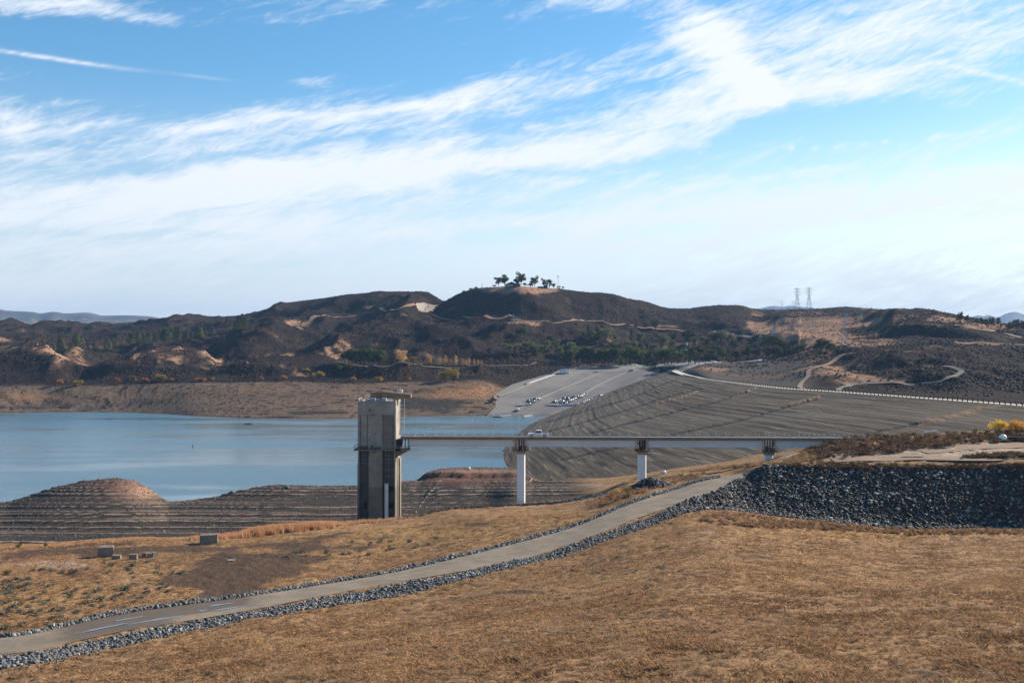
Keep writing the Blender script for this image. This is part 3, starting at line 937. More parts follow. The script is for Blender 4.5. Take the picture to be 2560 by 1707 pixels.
# ------------------------------------------------------------------ ground materials
def ground_near_mat():
    m, nt, b = new_mat('near_ground')
    P_ = nt.node('ShaderNodeTexCoord').outputs['Object']
    A = lambda n: nt.attr(n).outputs['Fac']
    nA = nt.noise(P_, .35, 6, .6); nB = nt.noise(P_, 2.2, 6, .7); nC = nt.noise(P_, 9.0, 4, .7); nL = nt.noise(P_, .06, 4, .6)
    g = nt.mix(nt.ramp(nB, .32, .68), (.125, .070, .037), (.375, .228, .118))
    g = nt.mix(nt.mul(nt.ramp(nA, .45, .7), .55), g, (.43, .265, .135))
    g = nt.mix(nt.mul(nt.ramp(nL, .35, .62, 1, 0), .45), g, (.15, .082, .043))
    g = nt.mix(nt.mul(A('yel'), .6), g, nt.mix(nt.ramp(nB, .3, .7), (.25, .145, .055), (.47, .295, .115)))
    g = nt.mix(nt.ramp(A('clump'), .30, .48, .6, 0), g, (.055, .036, .022))  # shade in the low gaps between clumps, painted dark
    dirt = nt.mix(nt.ramp(nA, .3, .7), (.27, .20, .145), (.40, .31, .23))
    mud = nt.mix(nt.ramp(nB, .3, .7), (.040, .026, .018), (.098, .064, .044))
    wav = nt.node('ShaderNodeTexWave', wave_type='BANDS')
    nt.put(wav.inputs['Vector'], P_); wav.inputs['Scale'].default_value = .55; wav.inputs['Distortion'].default_value = 7; wav.inputs['Detail'].default_value = 3
    mud = nt.mix(nt.mul(wav.outputs['Fac'], .3), mud, (.14, .095, .068))
    bk = nt.voro(P_, 2.6)
    stones = nt.mix(nt.ramp(bk['Distance'], .05, .4), (.14, .125, .11), (.028, .024, .021))
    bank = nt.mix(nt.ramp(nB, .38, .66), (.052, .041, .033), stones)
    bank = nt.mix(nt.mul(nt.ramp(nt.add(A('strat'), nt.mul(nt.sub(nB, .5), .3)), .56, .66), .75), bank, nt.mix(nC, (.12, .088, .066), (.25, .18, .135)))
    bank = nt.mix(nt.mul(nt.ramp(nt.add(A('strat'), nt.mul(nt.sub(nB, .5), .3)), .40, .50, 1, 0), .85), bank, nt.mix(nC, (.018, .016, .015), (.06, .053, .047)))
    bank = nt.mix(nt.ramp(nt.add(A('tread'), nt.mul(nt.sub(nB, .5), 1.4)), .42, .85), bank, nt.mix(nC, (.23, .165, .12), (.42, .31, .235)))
    bank = nt.mix(nt.mul(A('riser'), .75), bank, nt.mix(nt.ramp(nC, .4, .7), (.018, .016, .015), (.065, .058, .052)))  # dark gravel on the risers, with their shade painted into the colour
    bank = nt.mix(nt.mul(A('top'), .75), bank, nt.mix(nt.ramp(nB, .3, .7), (.22, .13, .085), (.40, .26, .175)))
    c = nt.mix(A('dirt'), g, dirt)
    c = nt.mix(A('mud'), c, mud)
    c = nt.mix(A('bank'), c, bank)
    c = nt.mix(nt.mul(A('red'), .55), c, nt.mix(nt.ramp(nB, .3, .7), (.11, .045, .03), (.30, .14, .095)))
    nt.put(b.inputs['Base Color'], c)
    h = nt.add(nt.mul(nB, .7), nt.mul(nC, .45))
    nt.put(b.inputs['Normal'], nt.bump(h, .9, .22))
    b.inputs['Roughness'].default_value = .95
    b.inputs['Specular IOR Level'].default_value = .05
    return m


def ground_far_mat():
    m, nt, b = new_mat('far_ground')
    P_ = nt.node('ShaderNodeTexCoord').outputs['Object']
    A = lambda n: nt.attr(n).outputs['Fac']
    nA = nt.noise(P_, .035, 6, .62); nB = nt.noise(P_, .22, 6, .7); nC = nt.noise(P_, .9, 4, .7)
    shrub = nt.voro(P_, .23)
    ch = nt.mix(nt.ramp(shrub['Distance'], .1, .75), (.013, .011, .010), (.030, .022, .018))
    ch = nt.mix(nt.mul(nt.ramp(nA, .4, .68), .6), ch, (.046, .034, .028))
    ch = nt.mix(nt.mul(nt.ramp(nB, .55, .75), .4), ch, (.075, .053, .039))
    tan = nt.mix(nt.ramp(nB, .3, .7), (.19, .11, .07), (.36, .22, .14))
    tan = nt.mix(nt.mul(nt.ramp(nC, .5, .7), .5), tan, (.10, .07, .05))
    grey = nt.mix(nt.ramp(nC, .35, .65), (.045, .042, .039), (.11, .098, .083))
    bench = nt.mix(nt.ramp(nt.add(A('step'), nt.mul(nt.sub(nB, .5), .5)), .5, .8), nt.mix(nt.ramp(nB, .3, .7), (.115, .077, .053), (.215, .15, .102)), (.034, .027, .022))
    bench = nt.mix(nt.mul(nt.ramp(nC, .45, .7), .55), bench, (.06, .05, .042))
    bench = nt.mix(nt.mul(A('orange'), .7), bench, nt.mix(nt.ramp(nB, .3, .7), (.24, .115, .05), (.40, .21, .095)))
    bench = nt.mix(A('rock'), bench, nt.mix(nt.ramp(nC, .4, .66), (.024, .022, .020), (.10, .088, .074)))
    c = nt.mix(A('tanm'), ch, tan)
    c = nt.mix(nt.mul(A('grey'), nt.ramp(A('tanm'), 0, 1, 1, .25)), c, grey)
    c = nt.mix(A('bench'), c, bench)
    c = nt.mix(A('lawn'), c, (.19, .24, .07))
    c = nt.mix(A('asph'), c, nt.mix(nB, (.24, .235, .23), (.33, .32, .31)))
    nt.put(b.inputs['Base Color'], c)
    h = nt.add(nt.mul(nB, 1.0), nt.mul(nC, .35))
    nt.put(b.inputs['Normal'], nt.bump(h, .8, 1.6))
    b.inputs['Roughness'].default_value = 1.0
    b.inputs['Specular IOR Level'].default_value = 0.02
    return m


def dam_mat():
    m, nt, b = new_mat('riprap_face')
    A = lambda n: nt.attr(n).outputs['Fac']
    s, t = A('s_m'), A('t_m')
    P_ = nt.node('ShaderNodeTexCoord').outputs['Object']
    wz = nt.mul(nt.sub(nt.noise(P_, .012, 2), .5), 1.2)
    t2 = nt.add(t, wz)
    l1 = nt.noise(nt.comb(nt.mul(s, .009), nt.mul(t2, .26), 0), 1, 5, .68)
    l2 = nt.noise(nt.comb(nt.mul(s, .016), nt.mul(t2, .55), 4), 1, 5, .68)
    l3 = nt.noise(nt.comb(nt.mul(s, .006), nt.mul(t2, .11), 8), 1, 4, .6)
    sp = nt.noise(P_, 1.3, 5, .75)
    c = nt.mix(nt.ramp(l3, .3, .7), (.062, .050, .036), (.118, .094, .068))
    c = nt.mix(nt.ramp(l1, .52, .64), c, (.032, .028, .024))
    c = nt.mix(nt.mul(nt.ramp(l2, .54, .70), .85), c, (.26, .22, .175))
    c = nt.mix(nt.mul(nt.ramp(l2, .34, .45, 1, 0), .8), c, (.036, .032, .028))
    c = nt.mix(nt.mul(nt.ramp(sp, .55, .72), .4), c, (.06, .054, .048))
    c = nt.mix(nt.mul(A('pale'), .45), c, (.27, .235, .195))
    c = nt.mix(A('brn'), c, nt.mix(nt.ramp(sp, .3, .7), (.11, .065, .038), (.30, .195, .115)))
    c = nt.mix(A('rut'), c, (.022, .021, .021))
    nt.put(b.inputs['Base Color'], c)
    nt.put(b.inputs['Normal'], nt.bump(nt.add(nt.add(l1, nt.mul(l2, .5)), nt.mul(sp, .4)), .8, .9))
    b.inputs['Specular IOR Level'].default_value = .05
    return m


def water_mat():
    m, nt, b = new_mat('lake_water')
    P_ = nt.node('ShaderNodeTexCoord').outputs['Object']
    mp = nt.vmath('MULTIPLY', P_, (.55, 1.0, 1.0))
    a = nt.noise(mp, .5, 5, .62); bb = nt.noise(mp, .09, 4, .6)
    patch = nt.ramp(nt.noise(nt.vmath('MULTIPLY', P_, (.35, 1.2, 1)), .012, 4, .6), .35, .65)
    silt = nt.ramp(nt.noise(nt.vmath('MULTIPLY', P_, (.5, 1, 1)), .008, 3), .3, .7)
    nt.put(b.inputs['Base Color'], nt.mix(silt, (.065, .145, .20), (.09, .165, .20)))
    nt.put(b.inputs['Normal'], nt.bump(nt.add(a, nt.mul(bb, 1.4)), nt.ramp(patch, 0, 1, .14, .62), .55))
    nt.put(b.inputs['Roughness'], nt.ramp(patch, 0, 1, .10, .24))
    b.inputs['Specular IOR Level'].default_value = .5
    b.inputs['IOR'].default_value = 1.33
    return m


def pave_mat(name, c0, c1, scale, stain=(.08, .075, .07), streak=None, amt=.5):
    m, nt, b = new_mat(name)
    P_ = nt.node('ShaderNodeTexCoord').outputs['Object']
    n1_ = nt.noise(P_, scale, 6, .65); n2_ = nt.noise(P_, scale * 7, 5, .7); n3_ = nt.noise(P_, scale * .3, 4, .6)
    c = nt.mix(nt.ramp(n1_, .3, .7), c0, c1)
    c = nt.mix(nt.mul(nt.ramp(n3_, .52, .7), amt), c, stain)
    c = nt.mix(nt.mul(nt.ramp(n2_, .55, .75), .3), c, tuple(x * 1.25 for x in c1))
    nt.put(b.inputs['Base Color'], c)
    nt.put(b.inputs['Normal'], nt.bump(n2_, .5, .06))
    return m


M = {}
M['near'] = ground_near_mat()
M['far'] = ground_far_mat()
M['dam'] = dam_mat()
M['water'] = water_mat()
M['crest_road'] = pave_mat('crest_road', (.40, .37, .32), (.50, .46, .40), .2, (.34, .31, .27))
M['asphalt_grey'] = pave_mat('ramp_asphalt', (.145, .142, .141), (.20, .195, .19), .05, (.13, .128, .13), amt=.5)
M['tan_strip'] = pave_mat('ramp_dust', (.27, .235, .185), (.36, .315, .25), .08, (.2, .17, .14))
M['dirt_road'] = pave_mat('dirt_road', (.175, .118, .08), (.255, .175, .122), .1, (.2, .14, .1))
M['grey_road'] = pave_mat('grey_road', (.105, .094, .08), (.155, .138, .118), .1, (.10, .088, .076))

# ------------------------------------------------------------------ the setting as objects
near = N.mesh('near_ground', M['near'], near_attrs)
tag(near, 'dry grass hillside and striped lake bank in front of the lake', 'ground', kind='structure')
# apron under the viewer, so the ground carries on behind the frame
ap_D = np.array([-40., -5., 8., 16., 30., 44., 58.])
ap_l = [53.3, 53.0, 50.6, 47.6, 42.3, 38.0, None]
apA = N.A[::20]
edge_z = N.Z[0, ::20]
av = []
for k, d in enumerate(ap_D):
    f_ = (58 - d) / 98.0
    for x, ez in zip(apA * 58, edge_z):
        z_ = ez - .25 if ap_l[k] is None else ap_l[k] - (35.0 - ez) * min(1, max(0, (d + 5) / 63))
        av.append((x, d, z_))
ap = mesh_np('near_slope', np.array(av), grid_faces(len(ap_D), len(apA)), M['near'], None, True,
             {k: np.zeros(len(av)) for k in ('mud', 'dirt', 'bank', 'riser', 'tread', 'red', 'top')} | {'yel': np.full(len(av), .3), 'clump': np.full(len(av), .5)})
tag(ap, 'dry grass slope rising under the viewpoint', 'ground', kind='structure')
hills = H.mesh('hills', M['far'], hill_attrs)
tag(hills, 'dark brush covered hills and dry lake bed beyond the water', 'hills', kind='structure')

wb = MB()
wv = [(-3000, 250, 0), (3000, 250, 0), (3000, 1300, 0), (-3000, 1300, 0)]
water = mesh_np('lake_water', wv, [[0, 1, 2, 3]], M['water'])
tag(water, 'blue reservoir water between the bank and the hills', 'lake', kind='structure')

dam = empty('earth_dam', (float(crest[6][0]), float(crest[6][1]), 0), label='long grey rock faced embankment dam sloping down into the lake', cat='dam')
ro = Vector(dam.location)
df = mesh_np('upstream_face', DV.reshape(-1, 3) - np.array(ro), grid_faces(*ud.shape), M['dam'], dam, True,
             dict(s_m=dist_s.ravel(), t_m=dist_t.ravel(), rut=rut.ravel() * .85, brn=brn.ravel(), pale=pale.ravel()))
# crest shoulder and the downstream face behind it
cn = np.gradient(cc[:, :2], axis=0); cn /= np.linalg.norm(cn, axis=1)[:, None]
nrm = np.stack([-cn[:, 1], cn[:, 0]], 1)
nrm *= np.sign((cc[:, :2] - tt[:, :2])[:, 0] * nrm[:, 0] + (cc[:, :2] - tt[:, :2])[:, 1] * nrm[:, 1])[:, None]
sl_ = slice(40, None)
k1 = np.concatenate([cc[sl_, :2], cc[sl_, 2:]], 1)
k2 = np.concatenate([cc[sl_, :2] + nrm[sl_] * 13.0, cc[sl_, 2:]], 1)
k3 = np.concatenate([cc[sl_, :2] + nrm[sl_] * 40.0, cc[sl_, 2:] - 10], 1)
kk = np.stack([k1, k2, k3])
db = mesh_np('downstream_face', kk.reshape(-1, 3) - np.array(ro), grid_faces(3, kk.shape[1]), M['grey_road'], dam, False)


def ribbon(name, mat, centre, width, lift=.05, label=None, cat='road', zfun=None, n=3):
    """road laid along a line of points, draped when zfun is given"""
    pts = np.array(centre, float)
    d = np.concatenate([[0], np.cumsum(np.hypot(*np.diff(pts[:, :2], axis=0).T))])
    m_ = max(8, int(d[-1] / 5))
    s = np.linspace(0, d[-1], m_)
    c = np.stack([smooth_interp(d, pts[:, k], s) for k in range(3)], 1)
    tg = np.gradient(c[:, :2], axis=0); tg /= np.linalg.norm(tg, axis=1)[:, None] + 1e-9
    nr = np.stack([-tg[:, 1], tg[:, 0]], 1)
    w_ = width if np.ndim(width) else [width, width]
    w_ = np.interp(s, np.linspace(0, d[-1], len(w_)), w_)
    rows = []
    for q in np.linspace(-.5, .5, n):
        xy = c[:, :2] + nr * (q * w_)[:, None]
        z = c[:, 2] if zfun is None else np.maximum(zfun(xy[:, 0], xy[:, 1]), zfun(c[:, 0], c[:, 1]) - .3)
        rows.append(np.concatenate([xy, (z + lift)[:, None]], 1))
    o = mesh_np(name, np.stack(rows).reshape(-1, 3), grid_faces(n, m_), mat, None, True)
    if label: tag(o, label, cat, kind='structure')
    return o


road_c = cc[130:] + np.concatenate([nrm[130:] * 5.0, np.full((len(cc) - 130, 1), .0)], 1)
bend = [(1690, 928.5, 1105), (1702, 924, 1135), (1722, 916, 1175), (1745, 910, 1205), (1775, 905, 1232)]
bp = [P(*b_) for b_ in bend][::-1]
crest_line = [(p[0], p[1], p[2]) for p in bp] + [tuple(p) for p in (cc + np.concatenate([nrm * 5.0, np.zeros((len(cc), 1))], 1))[90::14]]
crest_road = ribbon('crest_road', M['crest_road'], crest_line, 8.0, .16, 'pale concrete road along the top of the dam')


def drape_px(pxs, Dmin=400, Dmax=3400):
    return [H.hit(u, v, Dmin, Dmax) for u, v in pxs]


RD = [('dirt_road', [(1070, 765), (1060, 772), (1058, 780), (1080, 787), (1157, 793), (1239, 797.5), (1296, 800), (1362, 803), (1430, 802), (1471, 804), (1525, 812), (1593, 818.5), (1628, 821), (1675, 824), (1797, 831), (1920, 836)], 7, 1050, 'narrow dirt road cut along the dark hillside below the summit'),
      ('dirt_road', [(1040, 765), (994, 774), (912, 783), (831, 794), (776, 802), (735, 810), (754, 825)], 6, 1050, 'thin tan track climbing across the left hill'),
      ('grey_road', [(838, 903), (871, 910), (912, 915), (956, 917.5), (1076, 917.5), (1280, 914), (1389, 911)], 3.5, 1050, 'paved shore road in front of the orange autumn trees'),
      ('grey_road', [(2100, 978), (2102, 970), (2111, 967), (2151, 960), (2220, 957), (2301, 959), (2356, 952), (2394, 937), (2402, 927), (2383, 919), (2356, 916)], 4.5, 640, 'grey service road looping round the low brown hill'),
      ('dirt_road', [(2010, 974), (2005, 956), (2021, 940), (2024, 926), (2051, 916), (2097, 893), (2130, 882)], 4.2, 640, 'tan track winding up beside the grey dam slope'),
      ('dirt_road', [(2386, 855), (2444, 857.5), (2499, 859.5), (2560, 863), (2640, 868)], 4, 900, 'thin dirt road under the dark cut bank'),
      ('dirt_road', [(2386, 813), (2466, 827), (2510, 834), (2554, 845)], 6, 900, 'pale dirt road running down above the dark cut bank')]
for nm, pxs, w_, dmin, lab in RD:
    ribbon(nm, M[nm], drape_px(pxs, dmin), w_, .45, lab, zfun=H.z)
# wide pale stretch of road on the saddle
M['saddle_road'] = pave_mat('saddle_road', (.26, .225, .18), (.34, .30, .245), .1, (.22, .19, .155))
ribbon('paved_road', M['saddle_road'], drape_px([(1083, 764.5), (1072, 769), (1062, 776), (1058, 782)], 1050), [14, 20, 26, 14], .8, 'pale paved road coming over the saddle between two hills', zfun=H.z)

# boat ramp
gx = []
nu_, nv_ = 60, 80
left = [(u2x(1187, 888), 888.)] + rl[1:7]
right_ = [(toe[0][0] + 8, 888.), (u2x(1443, 972), 972.), (u2x(1527, 1030), 1030.), (u2x(1607, 1092), 1092.), (u2x(1656, 1150), 1150.)]
lt = np.array(left); lt_s = np.concatenate([[0], np.cumsum(np.hypot(*np.diff(lt, axis=0).T))]); lt_s /= lt_s[-1]
rt = np.array(right_); rt_s = np.concatenate([[0], np.cumsum(np.hypot(*np.diff(rt, axis=0).T))]); rt_s /= rt_s[-1]
top_px = [(1402, 925), (1443, 922.5), (1511, 921.5), (1607, 919.5), (1640, 923), (1656, 930)]
rv = []
for j in range(nv_):
    q = j / (nv_ - 1)
    l_ = np.array([np.interp(q, lt_s, lt[:, 0]), np.interp(q, lt_s, lt[:, 1])])
    r_ = np.array([np.interp(q, rt_s, rt[:, 0]), np.interp(q, rt_s, rt[:, 1])])
    for i in range(nu_):
        p = i / (nu_ - 1)
        xy = l_ * (1 - p) + r_ * p
        bulge = 26 * math.sin(p * math.pi) ** .8 * max(0, (q - .8) / .2) ** 2
        xy = xy + np.array([-.15, 1.0]) * bulge
        rv.append((xy[0], xy[1], ramp_z(xy[1]) + .25))
rmat, rnt, rb = new_mat('ramp_paving')
rp = rnt.node('ShaderNodeTexCoord').outputs['Object']
rx, ry, rz_ = rnt.sep(rp)
rq = rnt.sub(rnt.mul(rx, .912), rnt.mul(ry, .41)); ra = rnt.add(rnt.mul(rx, .41), rnt.mul(ry, .912))
st1 = rnt.noise(rnt.comb(rnt.mul(rq, .11), rnt.mul(ra, .008), 0), 1, 6, .65); st2 = rnt.noise(rnt.comb(rnt.mul(rq, .5), rnt.mul(ra, .02), 5), 1, 5, .7); sb = rnt.noise(rp, .03, 5, .6); sc2 = rnt.noise(rp, .8, 5, .7)
rcol = rnt.mix(rnt.ramp(st1, .3, .7), (.092, .091, .093), (.155, .151, .147))
rcol = rnt.mix(rnt.mul(rnt.ramp(st2, .5, .75), .5), rcol, (.19, .178, .162))
rcol = rnt.mix(rnt.mul(rnt.ramp(rnt.add(sb, rnt.mul(rq, -.0028)), 1.42, 1.75), .45), rcol, (.29, .25, .20))
rcol = rnt.mix(rnt.mul(rnt.ramp(sc2, .55, .75), .3), rcol, (.09, .088, .088))
rcol = rnt.mix(rnt.ramp(rz_, .3, 2.2, .75, 0), rcol, (.085, .083, .078))
rnt.put(rb.inputs['Base Color'], rcol)
ramp_o = mesh_np('boat_ramp', rv, grid_faces(nv_, nu_), rmat, None, True)
tag(ramp_o, 'wide grey paved boat ramp and car park sloping into the lake', 'boat ramp', kind='structure')


def on_ramp(u, v):
    x, y = ramp_pt(u, v)
    return x, y, ramp_z(y) + .25


for pxs, w_, lab in (([(1300, 1020), (1340, 1000), (1420, 965), (1495, 934)], 4.5, 'long pale strip dividing the lanes of the boat ramp, left'),
                     ([(1462, 982), (1520, 951), (1565, 931)], 3.0, 'short pale strip on the boat ramp below the white van'),
                     ([(1200, 1000), (1262, 985), (1320, 962), (1370, 942)], 5.0, 'dusty pale verge along the left edge of the boat ramp')):
    ribbon('lane_strip', M['tan_strip'], [on_ramp(*p) for p in pxs], w_, .04, lab, 'lane strip')

# far mountains
def mountain(name, label, sky_pts, D0, depth, seed, zscale, mat):
    us = np.arange(sky_pts[0][0], sky_pts[-1][0] + 1, 6.0)
    vs = smooth_interp([p[0] for p in sky_pts], [p[1] for p in sky_pts], us)
    q = np.linspace(0, 1, 60)
    A_ = (us - CX) / F
    rows = []
    top = np.array([P(u, v, D0)[2] for u, v in zip(us, vs)])
    for k in q:
        D = D0 - depth + depth * 1.5 * k
        prof = np.where(k < .667, (k / .667) ** .9, 1 - (k - .667) * 1.2)
        X = A_ * D
        rn = (ridged(X / (depth * .30) + 3, D / (depth * .5) + np.zeros_like(X), 5, seed) - .5)
        z = top * prof + rn * zscale * (1 - np.exp(-((k - .667) / .16) ** 2)) * min(1, k * 5)
        rows.append(np.stack([X, np.full_like(X, D), z - 5], 1))
    o = mesh_np(name, np.stack(rows).reshape(-1, 3), grid_faces(60, len(us)), mat, None, True)
    tag(o, label, 'mountains', kind='structure')
    return o


mm, nt_, b_ = new_mat('mountain_brush')
pp = nt_.node('ShaderNodeTexCoord').outputs['Object']
nt_.put(b_.inputs['Base Color'], nt_.mix(nt_.ramp(nt_.noise(pp, .004, 6, .65), .35, .65), (.04, .037, .034), (.11, .088, .07)))
mountain('mountains', 'hazy blue mountain ridge on the left horizon', [(-1100, 760), (-500, 775), (-200, 760), (0, 771), (16, 774), (82, 777.6), (101, 781), (133, 777), (163, 781), (218, 779), (259, 786.6), (313, 786), (376, 788.5), (403, 794), (425, 799), (520, 822), (700, 850)], 8500, 2600, 301, 300, mm)
mountain('mountains', 'pale blue far mountains on the right horizon', [(1500, 800), (1700, 785), (1860, 772), (1900, 769), (1934, 763), (1958, 766), (1971, 763), (1998, 765), (2028, 768), (2045, 771), (2110, 784), (2222, 777.6), (2252, 772), (2271, 779), (2290, 781), (2309, 776), (2323, 786), (2340, 793), (2363, 789),
         (2400, 797), (2423, 793), (2447, 786.5), (2461, 789), (2470, 786), (2494, 791.5), (2516, 782), (2538, 778), (2560, 784), (2620, 792), (2700, 776), (2900, 790), (3400, 780)], 16000, 3600, 305, 200, mm)

# ------------------------------------------------------------------ haze: the air itself
hm = bpy.data.materials.new('haze')
hm.use_nodes = True
hn_ = NT(hm.node_tree)
for nd in list(hn_.n): hn_.n.remove(nd)
pv = hn_.node('ShaderNodeVolumePrincipled')
pv.inputs['Color'].default_value = (.26, .46, .76, 1)
pv.inputs['Density'].default_value = 5.0e-5
pv.inputs['Anisotropy'].default_value = 0.0
oo = hn_.node('ShaderNodeOutputMaterial')
hn_.l.new(pv.outputs[0], oo.inputs['Volume'])
hb = MB().span(-16000, 16000, -400, 18600, -16, 800)
hz = hb.build('haze', hm)
tag(hz, 'thin blue haze in the air over the whole valley', 'haze', kind='stuff')
# ------------------------------------------------------------------ built things: tower, bridge, guardrails, vehicles, buildings
def concrete_mat(name, c0, c1, stain=(.10, .085, .065), amt=.5, line_z=None):
    m, nt, b = new_mat(name)
    P_ = nt.node('ShaderNodeTexCoord').outputs['Object']
    st = nt.vmath('MULTIPLY', P_, (1.0, 1.0, .12))
    n1_ = nt.noise(P_, .35, 6, .65); n2_ = nt.noise(st, 1.6, 6, .7); n3_ = nt.noise(P_, 5, 4, .7)
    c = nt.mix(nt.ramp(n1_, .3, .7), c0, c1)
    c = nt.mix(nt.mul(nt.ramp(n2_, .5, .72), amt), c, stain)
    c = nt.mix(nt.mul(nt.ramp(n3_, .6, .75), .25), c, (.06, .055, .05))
    if line_z is not None:                       # old waterline: darker, browner below it
        z = nt.sep(P_)[2]
        w = nt.ramp(nt.add(z, nt.mul(nt.sub(n1_, .5), .8)), line_z, line_z + .35, 1, 0)
        c = nt.mix(nt.mul(w, .62), c, (.13, .105, .08))
        w2_ = nt.ramp(nt.math('ABSOLUTE', nt.sub(z, line_z + .4)), .1, .5, 1, 0)
        c = nt.mix(nt.mul(w2_, .4), c, (.16, .11, .075))
    nt.put(b.inputs['Base Color'], c)
    nt.put(b.inputs['Normal'], nt.bump(nt.add(n1_, nt.mul(n3_, .5)), .3, .05))
    return m


M['conc'] = concrete_mat('tower_concrete', (.215, .198, .170), (.325, .30, .264))
M['conc_low'] = concrete_mat('tower_concrete_low', (.18, .16, .13), (.285, .256, .212), line_z=14.2)
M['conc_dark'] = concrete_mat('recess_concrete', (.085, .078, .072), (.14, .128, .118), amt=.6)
M['conc_panel'] = concrete_mat('panel_concrete', (.15, .13, .108), (.205, .18, .15))
M['steel_grey'] = simple_mat('grey_steel', (.24, .25, .27), .55)
M['steel_dark'] = simple_mat('dark_steel', (.05, .045, .045), .7)
M['rust'] = simple_mat('rusty_steel', (.19, .075, .035), .85, col2=(.32, .13, .05))
M['tan_steel'] = simple_mat('tan_crane_paint', (.21, .125, .068), .6, var=.2, scale=.6, col2=(.29, .18, .10))
M['white_steel'] = simple_mat('white_steel', (.66, .66, .64), .5, var=.12)
M['girder'] = simple_mat('pale_girder_paint', (.60, .58, .585), .6, var=.07, scale=.12)
M['fascia'] = concrete_mat('deck_concrete', (.15, .128, .105), (.20, .172, .145), amt=.4)
M['pier'] = concrete_mat('pier_paint', (.66, .66, .68), (.74, .74, .76), (.50, .49, .48), .35)
M['cap'] = concrete_mat('cap_concrete', (.30, .23, .15), (.38, .30, .21))
M['tarp'] = simple_mat('blue_grey_tarp', (.16, .21, .27), .7, col2=(.30, .35, .40))
M['white_paint'] = simple_mat('white_paint', (.78, .78, .76), .35, var=.06, spec=.5)
M['rubber'] = simple_mat('rubber', (.02, .02, .02), .85)
M['rim'] = simple_mat('steel_rim', (.45, .45, .46), .35, .6)
M['glass'] = simple_mat('dark_glass', (.02, .025, .03), .2, spec=.3)
M['lamp_red'] = simple_mat('red_lens', (.35, .02, .015), .3)
M['lamp_clear'] = simple_mat('clear_lens', (.6, .6, .58), .2)
M['wood_dark'] = simple_mat('dark_wood', (.035, .028, .024), .9)
M['black'] = simple_mat('black_pipe', (.012, .012, .013), .6)

# ---- intake tower
TX, TY, TZ = -36.25, 290.0, 4.0
tower = empty('intake_tower', (TX, TY, TZ), label='tall square concrete intake tower with a tan crane on its roof', cat='intake tower')


def tz(y): return 46.41 - y * .02396 - TZ        # height from the picture's rows of the tower
def tx(x): return (x - 368.5) / 41.74


up = MB()
DEP = 12.4
zt, zb = tz(200), tz(735)
up.span(-5.1, 5.1, .35, DEP, zb, zt)
up.span(-5.1, 5.1, 0, .35, tz(345), zt)
for x0, x1, y0 in ((155, 181, 0), (190, 257, .05), (267, 430, 0), (560, 581.5, 0)):
    up.span(tx(x0) + (.003 if x0 > 155 else 0), tx(x1), y0, .35, zb, tz(345) - .003)
up.span(-5.1, 5.1, -.04, -.0, tz(352), tz(349)) if False else None
up.build('upper_shaft', M['conc'], tower, bevel=.03)
pn = MB().span(tx(441), tx(551), .16, .347, zb, tz(335))
pn.build('panel', M['conc_panel'], tower)  # recess shade put into a darker, browner concrete
ln = MB()
for ja, jb in ((351, 347), (464, 462)):
    MB().span(tx(186), tx(430), -.012, .004, tz(ja), tz(jb)).build('construction_joint', M['conc_dark'], tower)
hl_ = MB()
for hx, hy, hr in ((292, 291, .24), (350, 441, .12), (285, 620, .16), (222, 616, .15), (350, 560, .14), (345, 668, .14)):
    MB().tube((tx(hx), -.02, tz(hy)), (tx(hx), .03, tz(hy)), hr, n=10).build('wall_port', M['black'], tower)
# openings and downpipes on the lit side wall
sd = MB()
for yy, dz_, hh in ((5.5, tz(395), .9), (6.2, tz(330), .7), (8.8, tz(330), .5), (9.0, tz(560), 1.2)):
    MB().span(5.095, 5.13, yy, yy + .5, dz_ - hh, dz_).build('side_opening', M['black'], tower)
pp_ = MB()
for yy, rr in ((9.5, .09), (11.2, .06)):
    MB().tube((5.25, yy, tz(600)), (5.25, yy, tz(210)), rr).build('downpipe', M['steel_grey'], tower)
# lower shaft: middle pier, two screen bays, corner pilasters
lo = MB()
zl = tz(745)
lo.span(-4.95, 4.95, 1.6, DEP - .2, 0, zl)
lo.span(tx(277), tx(430), .05, 1.6, 0, zl)
lo.span(-5.05, tx(172), .05, 1.6, 0, zl)
lo.span(tx(560), 5.0, .05, 1.6, 0, zl)
lo.span(-5.25, -4.95, .4, 4.0, 0, tz(895)); lo.span(4.951, 5.35, 8.6, 12.0, 0, tz(862))
lo.span(4.951, 5.15, 4.2, 6.2, 0, zl)
lo.build('lower_shaft', M['conc_low'], tower, bevel=.04)
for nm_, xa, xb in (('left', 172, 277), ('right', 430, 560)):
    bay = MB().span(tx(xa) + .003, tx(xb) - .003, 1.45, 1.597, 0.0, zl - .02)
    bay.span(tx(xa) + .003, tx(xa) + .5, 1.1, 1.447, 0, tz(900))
    s_ = bay.build('screen_bay', M['conc_dark'], tower)  # dark backing: shade of the recessed bay put into its colour
    fr_ = MB()
    xm = (tx(xa) + tx(xb)) / 2
    for q in (-.42, 0, .42) if xa < 300 else (-.6, .1):
        fr_.tube((xm + q * 1.2, .75, tz(1050 if xa > 300 else 900)), (xm + q * 1.2, .75, zl), .045)
    for yy in (800, 845, 885) + ((960, 1030) if xa > 300 else ()):
        fr_.tube((tx(xa) + .1, .75, tz(yy)), (tx(xb) - .1, .75, tz(yy)), .05)
    if xa > 300: fr_.build('screen_frame', M['steel_grey'], tower)
    else: fr_.build('screen_frame', M['steel_grey'], tower)
hc = MB()
for yy in (1150, 1335):
    MB().span(tx(500), tx(552), 1.3, 1.44, tz(yy + 62), tz(yy)).build('gate_opening', M['black'], tower)
MB().span(tx(215), tx(250), 1.3, 1.44, tz(1400), tz(1330)).build('gate_opening', M['black'], tower)
ld = MB()
for q in (458, 494):
    ld.tube((tx(q), .35, 0), (tx(q), .35, tz(1105)), .07)
zz_ = 6.0
